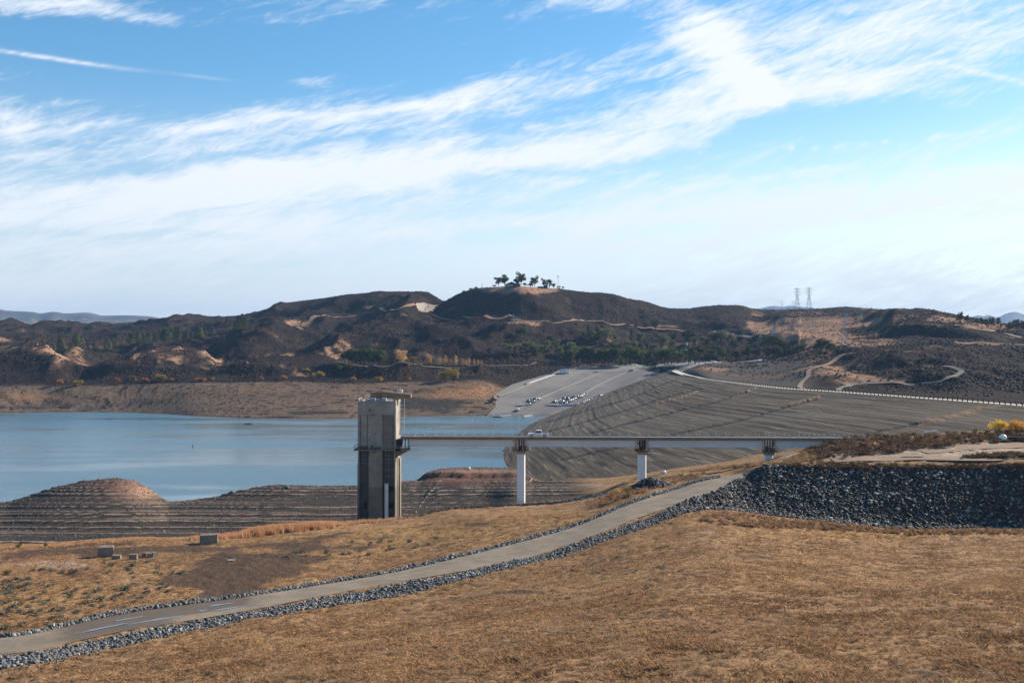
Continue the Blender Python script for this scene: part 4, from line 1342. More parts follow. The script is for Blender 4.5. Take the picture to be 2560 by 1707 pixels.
k_ = 0
while zz_ < tz(1130):
    ld.tube((tx(458), .35, zz_), (tx(494), .35, zz_ + (1.9 if k_ % 2 else .05)), .05)
    zz_ += 1.95; k_ += 1
ld.span(tx(462), tx(490), .42, .48, 4, tz(1115))
ld.build('ladder', M['white_steel'], tower)
# balcony
bz = tz(728)
bal = MB()
bal.span(tx(115), tx(640), -1.0, -.002, bz - .33, bz); bal.span(-6.1, -5.103, 0, DEP, bz - .33, bz)
bal.span(5.103, tx(735), -1.0, 6.5, bz - .33, bz)
bal.prism([(5.0, bz - .34), (tx(735) - .2, bz - .34), (tx(640), bz - 1.5), (5.0, bz - 2.3)], 'y', .5, 5.5)
bal.span(tx(325), tx(350), -.5, -.1, bz - 1.1, bz - .332)
bal.build('balcony', M['conc_panel'], tower)
rl_ = MB()
def rail_run(mb, p0, p1, step, h=1.05, r=.035, zrails=(.55, 1.05)):
    p0, p1 = Vector(p0), Vector(p1)
    n_ = max(1, int((p1 - p0).length / step))
    for i in range(n_ + 1):
        p = p0.lerp(p1, i / n_)
        mb.tube(p, p + Vector((0, 0, h)), r, n=5)
    for q in zrails:
        mb.tube(p0 + Vector((0, 0, q)), p1 + Vector((0, 0, q)), r, n=5)
rail_run(rl_, (tx(116), -.95, bz), (tx(733), -.95, bz), 1.3)
rail_run(rl_, (-6.05, -.95, bz), (-6.05, DEP, bz), 1.5)
rail_run(rl_, (tx(733), -.95, bz), (tx(733), 6.4, bz), 1.5)
rl_.build('balcony_railing', M['steel_grey'], tower)
cb = MB()
for q in (175, 215, 250, 320, 360, 400, 610, 625):
    MB().span(tx(q) - .3, tx(q) + .3, -.7, -.25, bz + .002, bz + .5 + .25 * (q % 3)).build('cabinet', M['steel_dark'], tower)
# roof clutter
rf = MB()
rf.span(-5.1, 5.1, 0.0, .3, zt + .003, zt + .22); rf.span(4.8, 5.1, .303, DEP, zt + .003, zt + .22); rf.span(-5.1, -4.8, .303, DEP, zt + .003, zt + .22)
rf.build('parapet', M['conc'], tower)
tp = MB()
for x0, x1, y0, y1, h in ((-3.3, -1.9, .8, 3, .75), (-1.8, -.4, .6, 2.6, .95), (-.3, .9, 1, 3, .7), (1.0, 2.4, .7, 3.2, .98), (-2.6, -1.2, 3.3, 6, 1.0)):
    MB().box(((x0 + x1) / 2, (y0 + y1) / 2, zt + h / 2 + .004), (x1 - x0, y1 - y0, h), .04, .86).build('roof_equipment', M['tarp'], tower, bevel=.08)
wr = MB()
rail_run(wr, (-5.0, .5, zt + .2), (-3.4, .5, zt + .2), .8, .75, .04, (.4, .75))
rail_run(wr, (-5.0, .5, zt + .2), (-5.0, 7, zt + .2), 1.4, .75, .04, (.4, .75))
wr.build('roof_railing', M['white_steel'], tower)
wr = MB()
rail_run(wr, (2.6, .5, zt + .2), (4.9, .5, zt + .2), .8, .75, .04, (.4, .75))
wr.build('roof_railing', M['white_steel'], tower)
mst = MB()
mst.tube((6.55, 8.5, tz(600)), (6.55, 8.5, tz(165)), .07)
for yy in (255, 300, 350, 400, 440, 500):
    mst.tube((5.1, 8.5, tz(yy)), (6.7, 8.5, tz(yy)), .045)
mst.build('ladder_mast', M['white_steel'], tower)
# the crane turns on the roof: a part with its own pieces
crn = MB()
cz = lambda V: 55 - (V - 880) / 2702 * 296.5 - TZ
cxx = lambda u: (u - 1280) / 2702 * 296.5 - TX
crn.prism([(cxx(927.4), cz(980.6)), (cxx(956), cz(978.4)), (cxx(956), cz(996.6)), (cxx(946), cz(996.2)), (cxx(935), cz(993.6)), (cxx(927.6), cz(992))], 'y', 5.2, 7.6)
crn.prism([(cxx(956.2), cz(977.2)), (cxx(1028.5), cz(985.4)), (cxx(1028.5), cz(993.4)), (cxx(992), cz(996.8)), (cxx(956.2), cz(995.4))], 'y', 5.0, 7.8)
crane = crn.build('crane', M['tan_steel'], tower, bevel=.06)
cp = MB().lathe([(1.1, zt + .0), (1.1, cz(996.0)), (.8, cz(995))], (cxx(950), 6.4, 0), 14)
cp.build('crane_pedestal', M['rust'], crane)
MB().span(cxx(985), cxx(991), 5.6, 7.2, zt, cz(996.5)).build('boom_rest', M['rust'], crane)
ck = MB().span(cxx(940), cxx(957), 7.9, 9.4, cz(978.5) - .6, cz(977.0)); ck.build('counterweight', M['tan_steel'], crane)
cw = MB()
rail_run(cw, (cxx(992), 8.2, cz(981)), (cxx(1004), 8.2, cz(981)), .6, .75, .05, (.4, .75)); rail_run(cw, (cxx(1004), 8.2, cz(981)), (cxx(1004), 9.6, cz(981)), .6, .75, .05, (.4, .75))
cw.span(cxx(998), cxx(1004), 8.3, 9.6, cz(981), cz(975.5)); cw.span(cxx(990), cxx(1004), 7.803, 9.7, cz(981.8), cz(981.0))
cw.build('crane_platform', M['white_steel'], crane)
cw = MB().tube((cxx(998), 9, cz(975.5)), (cxx(998), 9, cz(970.5)), .06)
cw.build('wind_vane', M['white_steel'], crane)

# ---- service bridge
BZ = 32.2
bx0, by0, bx1, by1 = -29.9, 293.6, 96.0, 288.0
bang = math.atan2(by1 - by0, bx1 - bx0)
blen = math.hypot(bx1 - bx0, by1 - by0)
bridge = empty('service_bridge', (bx0, by0, BZ), bang, label='long straight service bridge on white piers joining the tower to the shore', cat='bridge')


def blx(u):                       # along-bridge distance of a photo column
    a = (u - CX) / F
    t = (a * by0 - bx0) / ((bx1 - bx0) - a * (by1 - by0))
    return t * blen


dk = MB()
dk.span(0, blen, -2.5, 2.5, -.30, 0); dk.span(0, blen, -2.75, -2.503, -.66, .12); dk.span(0, blen, 2.503, 2.75, -.66, .12)
dk.build('deck', M['fascia'], bridge)
piers = [blx(1303), blx(1604.5), blx(1920)]
ends = [1.9] + piers + [blen]
gi = [(2.2, piers[0] - 1.9), (piers[0] + 1.35, piers[1] - 1.5), (piers[1] + 1.35, piers[2] - 1.4), (piers[2] + 1.4, blen - .5)]
for g0, g1 in gi:
    g = MB()
    for y in (-1.75, 1.75):
        g.span(g0, g1, y - .12, y + .12, -2.45, -.72)
        g.span(g0, g1, y - .3, y + .3, -2.56, -2.453); g.span(g0, g1, y - .3, y + .3, -.717, -.62)
    q = g0 + 6
    while q < g1 - 2:
        g.span(q, q + .08, -1.62, 1.62, -1.9, -1.0)
        q += 8.0
    g.build('girder', M['girder'], bridge)
bx_ = MB().span(.2, blen - .2, -1.7, 1.7, -.615, -.303)
bx_.build('deck_haunch', M['fascia'], bridge)


def pier(s, gz, w):
    p = MB()
    h0 = gz - BZ - 3.0
    o = []
    for dx_, dy_ in ((-1, -.55), (-.78, -1), (.78, -1), (1, -.55), (1, .55), (.78, 1), (-.78, 1), (-1, .55)):
        o.append((s + dx_ * w / 2, dy_ * 1.15))
    p.prism(o, 'z', h0, -4.55)
    pr = p.build('pier', M['pier'], bridge, bevel=.03)
    c = MB().prism([(s - w / 2 - .05, -4.547), (s + w / 2 + .05, -4.547), (s + w / 2 + .4, -3.62), (s - w / 2 - .4, -3.62)], 'y', -1.6, 1.6)
    c.build('pier_cap', M['cap'], pr)
    for q in (-.55, .15, .75):
        for y_ in (-1.8, 1.8):
            MB().span(s + q - .13, s + q + .13, y_ - .15, y_ + .15, -3.6, -.62).build('bearing_post', M['steel_dark'], pr)
    MB().span(s - .75, s - .1, -1.2, 1.2, -3.6, -2.5).build('bearing_block', M['steel_dark'], pr)
    MB().span(s - 2.1, s + 2.05, 1.97, 2.9, -3.62, -3.5).build('work_platform', M['steel_dark'], pr)
    pl = MB().span(s - 2.1, s + 2.05, -2.9, -1.97, -3.62, -3.5)
    rail_run(pl, (s - 2.05, -2.85, -3.5), (s + 2.0, -2.85, -3.5), .8, .95, .04, (.5, .95))
    pl.build('work_platform', M['steel_dark'], pr)
    x = MB().span(s + .2, s + 1.3, -2.8, -2.0, -3.497, -2.8) if s > piers[0] + 5 else MB().span(s + .9, s + 1.4, -2.8, -2.0, -3.497, -2.3)
    if piers[1] - 1 < s < piers[1] + 1: x = MB().span(s - 2.0, s - .6, -2.8, -2.0, -3.497, -2.9)
    x.build('tool_box', M['rust'], pr)
    hg = MB()
    for q in (-1.9, -1.35, 1.55):
        MB().tube((s + q, -2.4, -3.5), (s + q, -2.4, -.67), .05).build('hanger_rod', M['rust'], pr)
    k = MB().span(s + 2.06, s + 2.5, -2.7, -2.1, -3.45, -3.2)
    k.build('floodlight', M['white_steel'], pr)


for s_, gz_, w_ in zip(piers, (14.0, 20.4, 25.2), (2.16, 2.22, 2.28)):
    pier(s_, gz_, w_)
# steelwork where the bridge meets the tower
tb = MB()
for q in (-.6, .25, 1.2, 2.0):
    MB().span(q - .12, q + .12, -2.0, -1.7, -2.9, -.67).build('tower_bearing', M['steel_dark'], bridge)
MB().span(-.9, .1, -1.5, 1.5, -2.8, -.67).build('tower_bearing', M['steel_dark'], bridge)
for side in (-2.62, 2.62):
    r_ = MB()
    for q in (.38, .72):
        r_.tube((0, side, q), (blen - 2, side, q), .025, n=5)
    rr = r_.build('railing', M['steel_grey'], bridge)
    s_ = 1.3
    proto = None
    while s_ < blen - 3:
        if proto is None:
            pm = MB().span(-.06, .06, -.06, .06, .12, .86).span(-.30, .0, -.03, .03, .60, .70).span(.0, .22, -.03, .03, .30, .38)
            proto = pm.build('post', M['white_steel'], rr)
            proto.location = (s_, side, 0)
        else:
            c = proto.copy(); link(c); c.parent = rr; c.location = (s_, side, 0)
        s_ += 2.62
lp = MB().tube((blx(1087), -2.3, 0), (blx(1087), -2.3, 2.7), .06, .04).span(blx(1087) - .12, blx(1087) + .12, -2.4, -2.2, 2.7, 2.85)
lp.build('lamp_post', M['steel_grey'], bridge)
lp = MB().tube((blx(1993), -2.3, 0), (blx(1993), -2.3, 1.5), .06, .05).span(blx(1993) - .14, blx(1993) + .14, -2.4, -2.2, 1.5, 1.75)
lp.build('lamp_post', M['white_steel'], bridge)
ab = MB().span(blen - 3.0, blen + 2.5, -3.4, 3.4, -6, -.7).span(blen - .2, blen + 2.5, -3.4, 3.4, -.697, .05)
ab.build('abutment', M['cap'], bridge)


# ---- vehicles
def wheel(parent, x, y, r, w, side):
    t = MB().tube((x, y - w / 2, r), (x, y + w / 2, r), r, n=16)
    tyre = t.build('wheel', M['rubber'], parent, bevel=.02)
    MB().tube((x, y + side * (w / 2 - .02), r), (x, y + side * (w / 2 + .015), r), r * .62, n=12).build('rim', M['rim'], tyre)
    return tyre


def paint(name, col):
    m, nt, b = new_mat(name)
    b.inputs['Base Color'].default_value = (*col, 1)
    P_ = nt.node('ShaderNodeTexCoord').outputs['Object']
    d = nt.ramp(nt.sep(P_)[2], .2, .8, .5, 0)
    nt.put(b.inputs['Base Color'], nt.mix(nt.mul(d, nt.noise(P_, 3, 4)), (*col, 1), (.2, .17, .14, 1)))
    b.inputs['Roughness'].default_value = .45
    b.inputs['Specular IOR Level'].default_value = .3
    b.inputs['Coat Weight'].default_value = 0
    return m


def shell(outline, half_w, tuck=.0):
    """side outline (x,z) extruded across, upper edge tucked in"""
    zs = [p[1] for p in outline]; z0, z1 = min(zs), max(zs)
    mb = MB()
    vs = []
    for s in (-1, 1):
        for x, z in outline:
            k = (z - z0) / (z1 - z0 + 1e-9)
            vs.append((x, s * half_w * (1 - tuck * k), z))
    n = len(outline)
    fs = [(i, (i + 1) % n, n + (i + 1) % n, n + i) for i in range(n)] + [tuple(range(n))[::-1], tuple(range(n, 2 * n))]
    return mb.raw(vs, fs)


def arch_outline(L, z0, z1, nose, tail, wx, r):
    """body side with wheel arches; front at -x"""
    pts = [(-L / 2, z0 + .05), (-L / 2 - .02, z0 + (z1 - z0) * .6), (-L / 2 + .12, nose), (-L / 2 + 1.2, z1), (L / 2 - .1, z1), (L / 2, tail), (L / 2, z0)]
    for c in sorted(wx, reverse=True):
        for i in range(0, 9):
            t = math.pi * i / 8
            pts.append((c + r * math.cos(t), max(z0, .36 + r * math.sin(t) * .98)))
    return pts


def make_pickup(root, pm):
    L = 5.75
    body = arch_outline(L, .42, 1.06, .98, 1.06, (-1.75, 1.75), .47)
    bo = shell(body, .98, .04).build('body', pm, root, bevel=.035)
    cab = shell([(-1.15, 1.055), (-.62, 1.78), (-.45, 1.84), (.72, 1.84), (.86, 1.76), (.98, 1.055)], .90, .13).build('cab', pm, root, bevel=.04)
    gl = []
    for s in (-1, 1):
        for x0, x1, sl_ in ((-.88, -.02, .36), (.06, .80, -.05)):
            y0, y1 = .885, .80
            g = MB().raw([(x0, s * (y0 + .012), 1.16), (x1, s * (y0 + .012), 1.16), (x1 - (.08 if x0 > 0 else 0), s * (y1 + .012), 1.70), (x0 + sl_, s * (y1 + .012), 1.70),
                          (x0, s * (y0 - .03), 1.16), (x1, s * (y0 - .03), 1.16), (x1 - (.08 if x0 > 0 else 0), s * (y1 - .03), 1.70), (x0 + sl_, s * (y1 - .03), 1.70)],
                         [(0, 1, 2, 3), (7, 6, 5, 4), (0, 4, 5, 1), (1, 5, 6, 2), (2, 6, 7, 3), (3, 7, 4, 0)])
            g.build('side_window', M['glass'], cab)
        hd = MB().span(-2.87, -2.70, s * .62, s * .93, .80, .98); hd.build('headlight', M['lamp_clear'], root)
        tl = MB().span(2.82, 2.895, s * .80, s * .97, .72, 1.02); tl.build('tail_light', M['lamp_red'], root)
        MB().box((-.82, s * 1.06, 1.26), (.14, .22, .2)).build('wing_mirror', M['black'], root, bevel=.03)
        for wxx in (-1.75, 1.75):
            wheel(root, wxx, s * .86, .40, .25, s)
    MB().raw([(-1.10, -.74, 1.13), (-1.10, .74, 1.13), (-.665, .66, 1.76), (-.665, -.66, 1.76), (-1.04, -.74, 1.10), (-1.04, .74, 1.10), (-.6, .66, 1.72), (-.6, -.66, 1.72)],
             [(0, 1, 2, 3), (7, 6, 5, 4), (0, 4, 5, 1), (1, 5, 6, 2), (2, 6, 7, 3), (3, 7, 4, 0)]).build('windscreen', M['glass'], cab)
    MB().span(.93, .985, -.7, .7, 1.2, 1.68).build('rear_window', M['glass'], cab)
    MB().span(1.08, 2.78, -.82, .82, 1.045, 1.072).build('cargo_bed', M['black'], root)
    MB().span(-2.98, -2.80, -.93, .93, .42, .64).build('bumper', M['rim'], root, bevel=.03)
    MB().span(2.80, 2.98, -.93, .93, .42, .62).build('bumper', M['rim'], root, bevel=.03)
    MB().span(-2.90, -2.86, -.55, .55, .70, .96).build('grille', M['black'], root)
    return root


truck = empty('pickup_truck', (0, 0, 0), label='white pickup truck with a double cab driving on the bridge', cat='pickup truck')
make_pickup(truck, M['white_paint'])
ts = blx(1346)
tp_ = bridge.matrix_basis @ Vector((ts, -1.2, .01))
bpy.context.view_layer.update()
truck.location = Matrix.Translation((bx0, by0, BZ)) @ Matrix.Rotation(bang, 4, 'Z') @ Vector((ts, -1.2, .01))
truck.rotation_euler = (0, 0, bang)


def make_car(name, pm, style):
    r = empty(name, (0, 0, 0))
    if style == 'truck':
        body = [(-2.7, .45), (-2.7, .95), (-1.3, 1.08), (2.7, 1.08), (2.7, .45)]
        top = [(-1.1, 1.07), (-.55, 1.82), (.75, 1.82), (.95, 1.07)]
        wxs = (-1.7, 1.7)
    elif style == 'suv':
        body = [(-2.35, .4), (-2.35, .95), (-1.1, 1.08), (2.3, 1.1), (2.35, .4)]
        top = [(-1.0, 1.07), (-.45, 1.75), (2.0, 1.75), (2.28, 1.08)]
        wxs = (-1.45, 1.45)
    else:
        body = [(-2.3, .35), (-2.3, .75), (-1.1, .92), (2.2, .95), (2.3, .35)]
        top = [(-1.0, .91), (-.3, 1.42), (.95, 1.42), (1.75, .94)]
        wxs = (-1.4, 1.4)
    shell(body, .92, .03).build('body', pm, r, bevel=.05)
    c = shell(top, .85, .16).build('cabin', pm, r, bevel=.04)
    g = shell([(top[0][0] + .06, top[0][1] + .12), (top[1][0] - .01, top[1][1] - .14), (top[2][0] + .02, top[2][1] - .14), (top[3][0] - .04, top[3][1] + .12)], .865, .12)
    g.build('window', M['glass'], c)
    w_ = MB()
    for x in wxs:
        for s in (-1, 1):
            wheel(r, x, s * .82, .34, .22, s)
    return r


COL = {'white': (.34, .34, .335), 'silver': (.12, .13, .14), 'dark blue': (.04, .06, .10), 'black': (.018, .018, .02), 'grey': (.15, .155, .165), 'blue': (.06, .10, .15), 'red': (.24, .035, .03)}
protos = {}
for cn_, cv in COL.items():
    for st_ in ('car', 'suv', 'truck'):
        protos[(cn_, st_)] = None
PM = {k: paint(k.replace(' ', '_') + '_paint', v) for k, v in COL.items()}


def z2(x, y): return 1280 + x / 9.046, 950 + y / 9.046


LOT = {
    'left': ([(350, 562), (400, 548), (450, 508), (500, 492), (532, 472), (572, 456), (612, 441), (384, 482), (430, 458), (472, 437), (542, 437), (580, 428)], 'small left cluster on the boat ramp'),
    'middle': ([(970, 497), (1003, 487), (1050, 470), (1090, 460), (1130, 443), (1190, 422), (1232, 410), (1272, 424), (1312, 402), (1350, 387), (1392, 383), (1432, 424), (1462, 418), (1130, 552), (1170, 541), (1203, 534), (1242, 520), (1292, 480), (1332, 466),
                (1372, 455), (1412, 438), (1490, 388), (1530, 382), (1568, 376), (1590, 352), (1622, 336), (1656, 322), (1150, 492)], 'double middle row on the boat ramp'),
    'right': ([(1450, 562), (1490, 550), (1530, 536), (1570, 522), (1610, 512), (1645, 503), (1652, 486), (1692, 476), (1732, 466), (1772, 456), (1812, 446), (1852, 436), (1888, 421), (1894, 396), (1930, 382), (1962, 371), (1994, 365), (2022, 356), (2048, 350)],
              'long row beside the dam edge of the ramp'),
}
slope_m = Matrix.Rotation(math.atan(.145), 4, 'X')
rc = random.Random(4)
for key, (pts, phrase) in LOT.items():
    for i, (x, y) in enumerate(pts):
        u, v = z2(x, y + 14)
        X, Y, Z = on_ramp(u, v)
        if key == 'middle' and i < 13: cn_ = rc.choice(['black', 'dark blue', 'grey', 'black', 'white', 'dark blue'])
        elif key == 'right' and i > 5: cn_ = rc.choice(['dark blue', 'blue', 'silver', 'blue', 'dark blue', 'grey'])
        else: cn_ = rc.choice(['white', 'silver', 'grey', 'grey', 'blue', 'white', 'black', 'dark blue', 'silver'])
        st_ = rc.choice(['truck', 'suv', 'car', 'truck', 'suv'])
        if protos[(cn_, st_)] is None:
            c = make_car('parked_car', PM[cn_], st_); protos[(cn_, st_)] = c
        else:
            c = copy_tree(protos[(cn_, st_)])
        kind_ = {'truck': 'pickup truck', 'suv': 'high-bodied car', 'car': 'low car'}[st_]
        tag(c, f'{cn_} {kind_} in the {phrase}', 'car', 'cars parked on the boat ramp')
        c.matrix_basis = Matrix.Translation((X, Y, Z + .02)) @ slope_m @ Matrix.Rotation(R(-28 + rc.uniform(-6, 6) + (180 if rc.random() < .5 else 0)), 4, 'Z')

# boat trailers in two rows
def make_trailer():
    r = empty('boat_trailer', (0, 0, 0))
    MB().prism([(-3.0, .75), (-2.2, .45), (2.4, .45), (2.5, 1.0), (-2.4, 1.0)], 'y', -.95, .95).build('boat_hull', M['tarp'], r, bevel=.12)
    fm = MB().span(-3.6, 2.6, -.7, -.6, .34, .44).span(-3.6, 2.6, .6, .7, .34, .44).span(-4.6, -3.5, -.06, .06, .36, .46)
    f_ = fm.build('trailer_frame', M['steel_grey'], r)
    for s in (-1, 1): wheel(r, .9, s * 1.05, .3, .2, s)
    return r


tr0 = make_trailer()
first = True
for key, row in (('left', [(165, 588), (232, 584), (296, 578)]), ('middle', [(850, 577), (915, 580), (985, 583), (1060, 592), (1140, 578), (1212, 577), (1290, 577), (1375, 577)])):
    for (x, y) in row:
        c = tr0 if first else copy_tree(tr0)
        first = False
        u, v = z2(x, y + 8)
        X, Y, Z = on_ramp(u, v)
        tag(c, 'low blue-grey boat trailer in the %s' % ('short line left of the small car cluster' if key == 'left' else 'long line below the middle cars'), 'boat trailer', 'boat trailers parked in lines on the ramp')
        c.matrix_basis = Matrix.Translation((X, Y, Z + .02)) @ slope_m @ Matrix.Rotation(R(rc.uniform(-6, 6)), 4, 'Z')
for (u, v, lab) in ((1491, 931.5, 'lone pale boat trailer high on the boat ramp'), (1597, 961, 'lone blue-grey trailer near the dam edge of the boat ramp')):
    c = copy_tree(tr0); tag(c, lab, 'boat trailer'); c['group'] = 'trailers standing alone on the ramp'
    X, Y, Z = on_ramp(u, v); c.matrix_basis = Matrix.Translation((X, Y, Z + .02)) @ slope_m
# white van high on the ramp
van = make_car('parked_van', PM['white'], 'suv')
tag(van, 'white van parked alone near the top of the boat ramp', 'van')
X, Y, Z = on_ramp(1577, 928.5)
van.matrix_basis = Matrix.Translation((X, Y, Z)) @ slope_m @ Matrix.Rotation(R(15), 4, 'Z') @ Matrix.Scale(1.12, 4)
# car pulling a white boat at the waterline
bt = make_car('tow_car', PM['black'], 'suv')
tag(bt, 'dark car backing a white boat down to the water', 'car')
X, Y, Z = on_ramp(1289, 1030.5)
bt.matrix_basis = Matrix.Translation((X, Y, Z)) @ slope_m @ Matrix.Rotation(R(40), 4, 'Z')


def make_boat(name, L, W_, hullm, canopy=True):
    r = empty(name, (0, 0, 0))
    vs = []
    secs = [(-.5, .02, .55), (-.3, .75, .1), (0, 1.0, .0), (.35, .96, .0), (.5, .9, .05)]
    for t, w, k in secs:
        vs += [(t * L, -w * W_ / 2, .75 + (.2 if t < -.3 else 0)), (t * L, -w * W_ * .3, .1 + k * .5), (t * L, w * W_ * .3, .1 + k * .5), (t * L, w * W_ / 2, .75 + (.2 if t < -.3 else 0))]
    fs = []
    for i in range(len(secs) - 1):
        for j in range(3):
            fs.append((i * 4 + j, i * 4 + j + 1, i * 4 + 4 + j + 1, i * 4 + 4 + j))
        fs.append((i * 4 + 3, i * 4, i * 4 + 4, i * 4 + 7))
    fs += [(0, 1, 2, 3), (16, 19, 18, 17)]
    MB().raw(vs, fs).build('hull', hullm, r)
    MB().span(L * .02, L * .2, -W_ * .25, W_ * .25, .70, 1.25).build('console', M['white_paint'] if canopy else M['black'], r, bevel=.05)
    if canopy:
        MB().span(-.05 * L, .28 * L, -W_ * .42, W_ * .42, 1.95, 2.02).span(0, .04, -W_ * .4, -W_ * .37, .75, 1.95).span(0, .04, W_ * .37, W_ * .4, .75, 1.95).span(.24 * L, .24 * L + .05, -W_ * .4, -W_ * .37, .75, 1.95).span(.24 * L, .24 * L + .05, W_ * .37, W_ * .4, .75, 1.95).build('canopy', M['white_steel'], r)
    MB().span(L * .48, L * .54, -.2, .2, .35, 1.2).build('outboard_motor', M['black'], r, bevel=.04)
    return r


wb_ = make_boat('towed_boat', 6.0, 2.3, M['white_paint'])
tag(wb_, 'white motor boat on a trailer at the foot of the ramp', 'boat')
X, Y, Z = on_ramp(1295, 1027.5)
wb_.matrix_basis = Matrix.Translation((X, Y, Z + .45)) @ slope_m @ Matrix.Rotation(R(40), 4, 'Z')


def lake_pt(u, v):
    D = HC / ((v - VH) / F)
    p = P(u, v, D)
    k = HC / (HC - p[2])
    return p[0] * k, p[1] * k, 0.0


fb = make_boat('fishing_boat', 5.2, 1.9, M['steel_dark'], False)
tag(fb, 'small dark fishing boat alone on the open lake', 'boat')
fb.location = (*lake_pt(620, 1060)[:2], -.25)
fb.rotation_euler = (0, 0, R(8))
by = empty('channel_buoy', (*lake_pt(482, 1117)[:2], -.3), label='small dark channel buoy floating in the middle of the lake', cat='buoy')
MB().lathe([(.42, 0), (.5, .3), (.5, .7), (.16, .8), (.12, 1.7), (.02, 1.75)], n=12).build('float', M['steel_dark'], by)
MB().lathe([(.02, 1.75), (.2, 1.8), (.2, 2.1), (.02, 2.2)], n=10).build('top_mark', M['rust'], by)
by2 = empty('marker_buoy', (*lake_pt(1180, 1052)[:2], -.3), label='small pale marker buoy in front of the boat ramp', cat='buoy')
MB().lathe([(.3, 0), (.4, .3), (.35, .7), (.1, .9), (.08, 1.6)], n=12).build('float', M['white_steel'], by2)
for nm_, (ua, va, ub, vb), lab in (('floating_dock', (1308, 1041.5, 1342, 1038.2), 'short white floating dock angled at the foot of the ramp'), ('floating_dock', (1246, 1041.5, 1276, 1039.6), 'narrow white walkway reaching out to the moored barge')):
    a, b_2 = lake_pt(ua, va), lake_pt(ub, vb)
    L_ = math.hypot(b_2[0] - a[0], b_2[1] - a[1]); L_ = min(L_, 24)
    an = math.atan2(b_2[1] - a[1], b_2[0] - a[0])
    d_ = empty(nm_, (a[0], a[1], .0), an, label=lab, cat='dock', group='docks at the boat ramp')
    MB().span(0, L_, -1.2, 1.2, .45, .7).build('walkway', M['white_steel'], d_)
    MB().span(.1, L_ - .1, -1.0, -.3, -.3, .447).span(.1, L_ - .1, .3, 1.0, -.3, .447).build('pontoon', M['steel_grey'], d_)
bg_ = empty('work_barge', (*lake_pt(1242, 1043)[:2], 0), label='low dark barge with two white cabins moored left of the ramp', cat='barge')
MB().span(-3.5, 3.8, -1.8, 1.8, -.3, .7).build('hull', M['steel_dark'], bg_, bevel=.1)
for q in (-2.6, 2.6):
    MB().span(q - .6, q + .6, -1, 1, .7, 2.3).span(q - .7, q + .7, -1.1, 1.1, 2.303, 2.42).build('cabin', M['white_paint'], bg_)

# ---- crest guardrails
def guardrail(off, lab, zo):
    pts = (cc + np.concatenate([nrm * off, np.zeros((len(cc), 1))], 1))[70:]
    d = np.concatenate([[0], np.cumsum(np.hypot(*np.diff(pts[:, :2], axis=0).T))])
    s = np.arange(2, d[-1], 3.8)
    q = np.stack([np.interp(s, d, pts[:, k]) for k in range(3)], 1)
    vis = q[:, 0] / q[:, 1] < (2640 - CX) / F
    q = q[vis][::-1]
    g = empty('guardrail', tuple(q[0]), label=lab, cat='guardrail', group='guardrails along the dam road')
    o0 = Vector(q[0])
    rail = MB()
    for a, b_2 in zip(q[:-1], q[1:]):
        rail.tube(Vector(a) - o0 + Vector((0, 0, .75)), Vector(b_2) - o0 + Vector((0, 0, .75)), .05, n=4, caps=False)
    rail.build('rail', M['rust'], g)
    pm = None
    rest = MB()
    for i, p in enumerate(q):
        if i < 100:
            if pm is None:
                pm = MB().span(-.17, .17, -.17, .17, -1.1, 1.15).build('post', M['wood_dark'], g); c = pm
            else:
                c = pm.copy(); link(c); c.parent = g
            c.location = Vector(p) - o0
        else:
            w = Vector(p) - o0
            rest.span(w.x - .17, w.x + .17, w.y - .17, w.y + .17, w.z - .6, w.z + 1.15)
    if rest.v:
        o = rest.build('post_row', M['wood_dark'], g); o['kind'] = 'stuff'


guardrail(.7, 'dark posted guardrail on the lake side of the dam road', 0)
guardrail(9.6, 'dark posted guardrail on the far side of the dam road', 0)
bl = [P(*b_) for b_ in bend]
g2 = empty('guardrail', bl[0], label='low dark guardrail round the bend at the end of the dam road', cat='guardrail', group='guardrails along the dam road')
gm = MB(); o0 = Vector(bl[0])
for a, b_2 in zip(bl[:-1], bl[1:]):
    for off_ in (-4.5, 5.0):
        A_, B_ = Vector(a) - o0, Vector(b_2) - o0
        t_ = (B_ - A_).normalized(); n_ = Vector((-t_.y, t_.x, 0)) * off_
        gm.tube(A_ + n_ + Vector((0, 0, .8)), B_ + n_ + Vector((0, 0, .8)), .28, n=4)
        for k_ in range(6):
            w = A_.lerp(B_, k_ / 6) + n_
            gm.span(w.x - .15, w.x + .15, w.y - .15, w.y + .15, w.z - .5, w.z + 1)
gm.build('rail', M['wood_dark'], g2)

# ---- buildings far off
def house(name, u, v, w, d, h, roof_h, wall_m, roof_m, lab, rz=0.0, cat='house', win=True, Dmin=1000, lift=0.0):
    x, y, z = H.hit(u, v, Dmin)
    r = empty(name, (x, y, z - .3 + lift), rz, label=lab, cat=cat)
    wl_ = MB().span(-w / 2, w / 2, -d / 2, d / 2, 0, h)
    wo_ = wl_.build('wall', wall_m, r)
    if roof_h > 0:
        MB().prism([(-w / 2 - .8, h - .1), (w / 2 + .8, h - .1), (0, h + roof_h)], 'y', -d / 2 - .7, d / 2 + .7).build('roof', roof_m, r)
    else:
        MB().span(-w / 2 - .2, w / 2 + .2, -d / 2 - .2, d / 2 + .2, h + .003, h + .25).build('roof', roof_m, r)
    if win:
        n_ = max(1, int(w / 4))
        for i in range(n_):
            cx_ = -w / 2 + (i + .5) * w / n_
            MB().span(cx_ - .7, cx_ + .7, -d / 2 - .04, -d / 2 + .02, h * .42, h * .78).build('window', M['glass'], wo_)
        MB().span(-w / 2 + .5, -w / 2 + 1.5, -d / 2 - .05, -d / 2 + .02, .3, h * .75).build('door', M['steel_grey'], wo_)
    return r


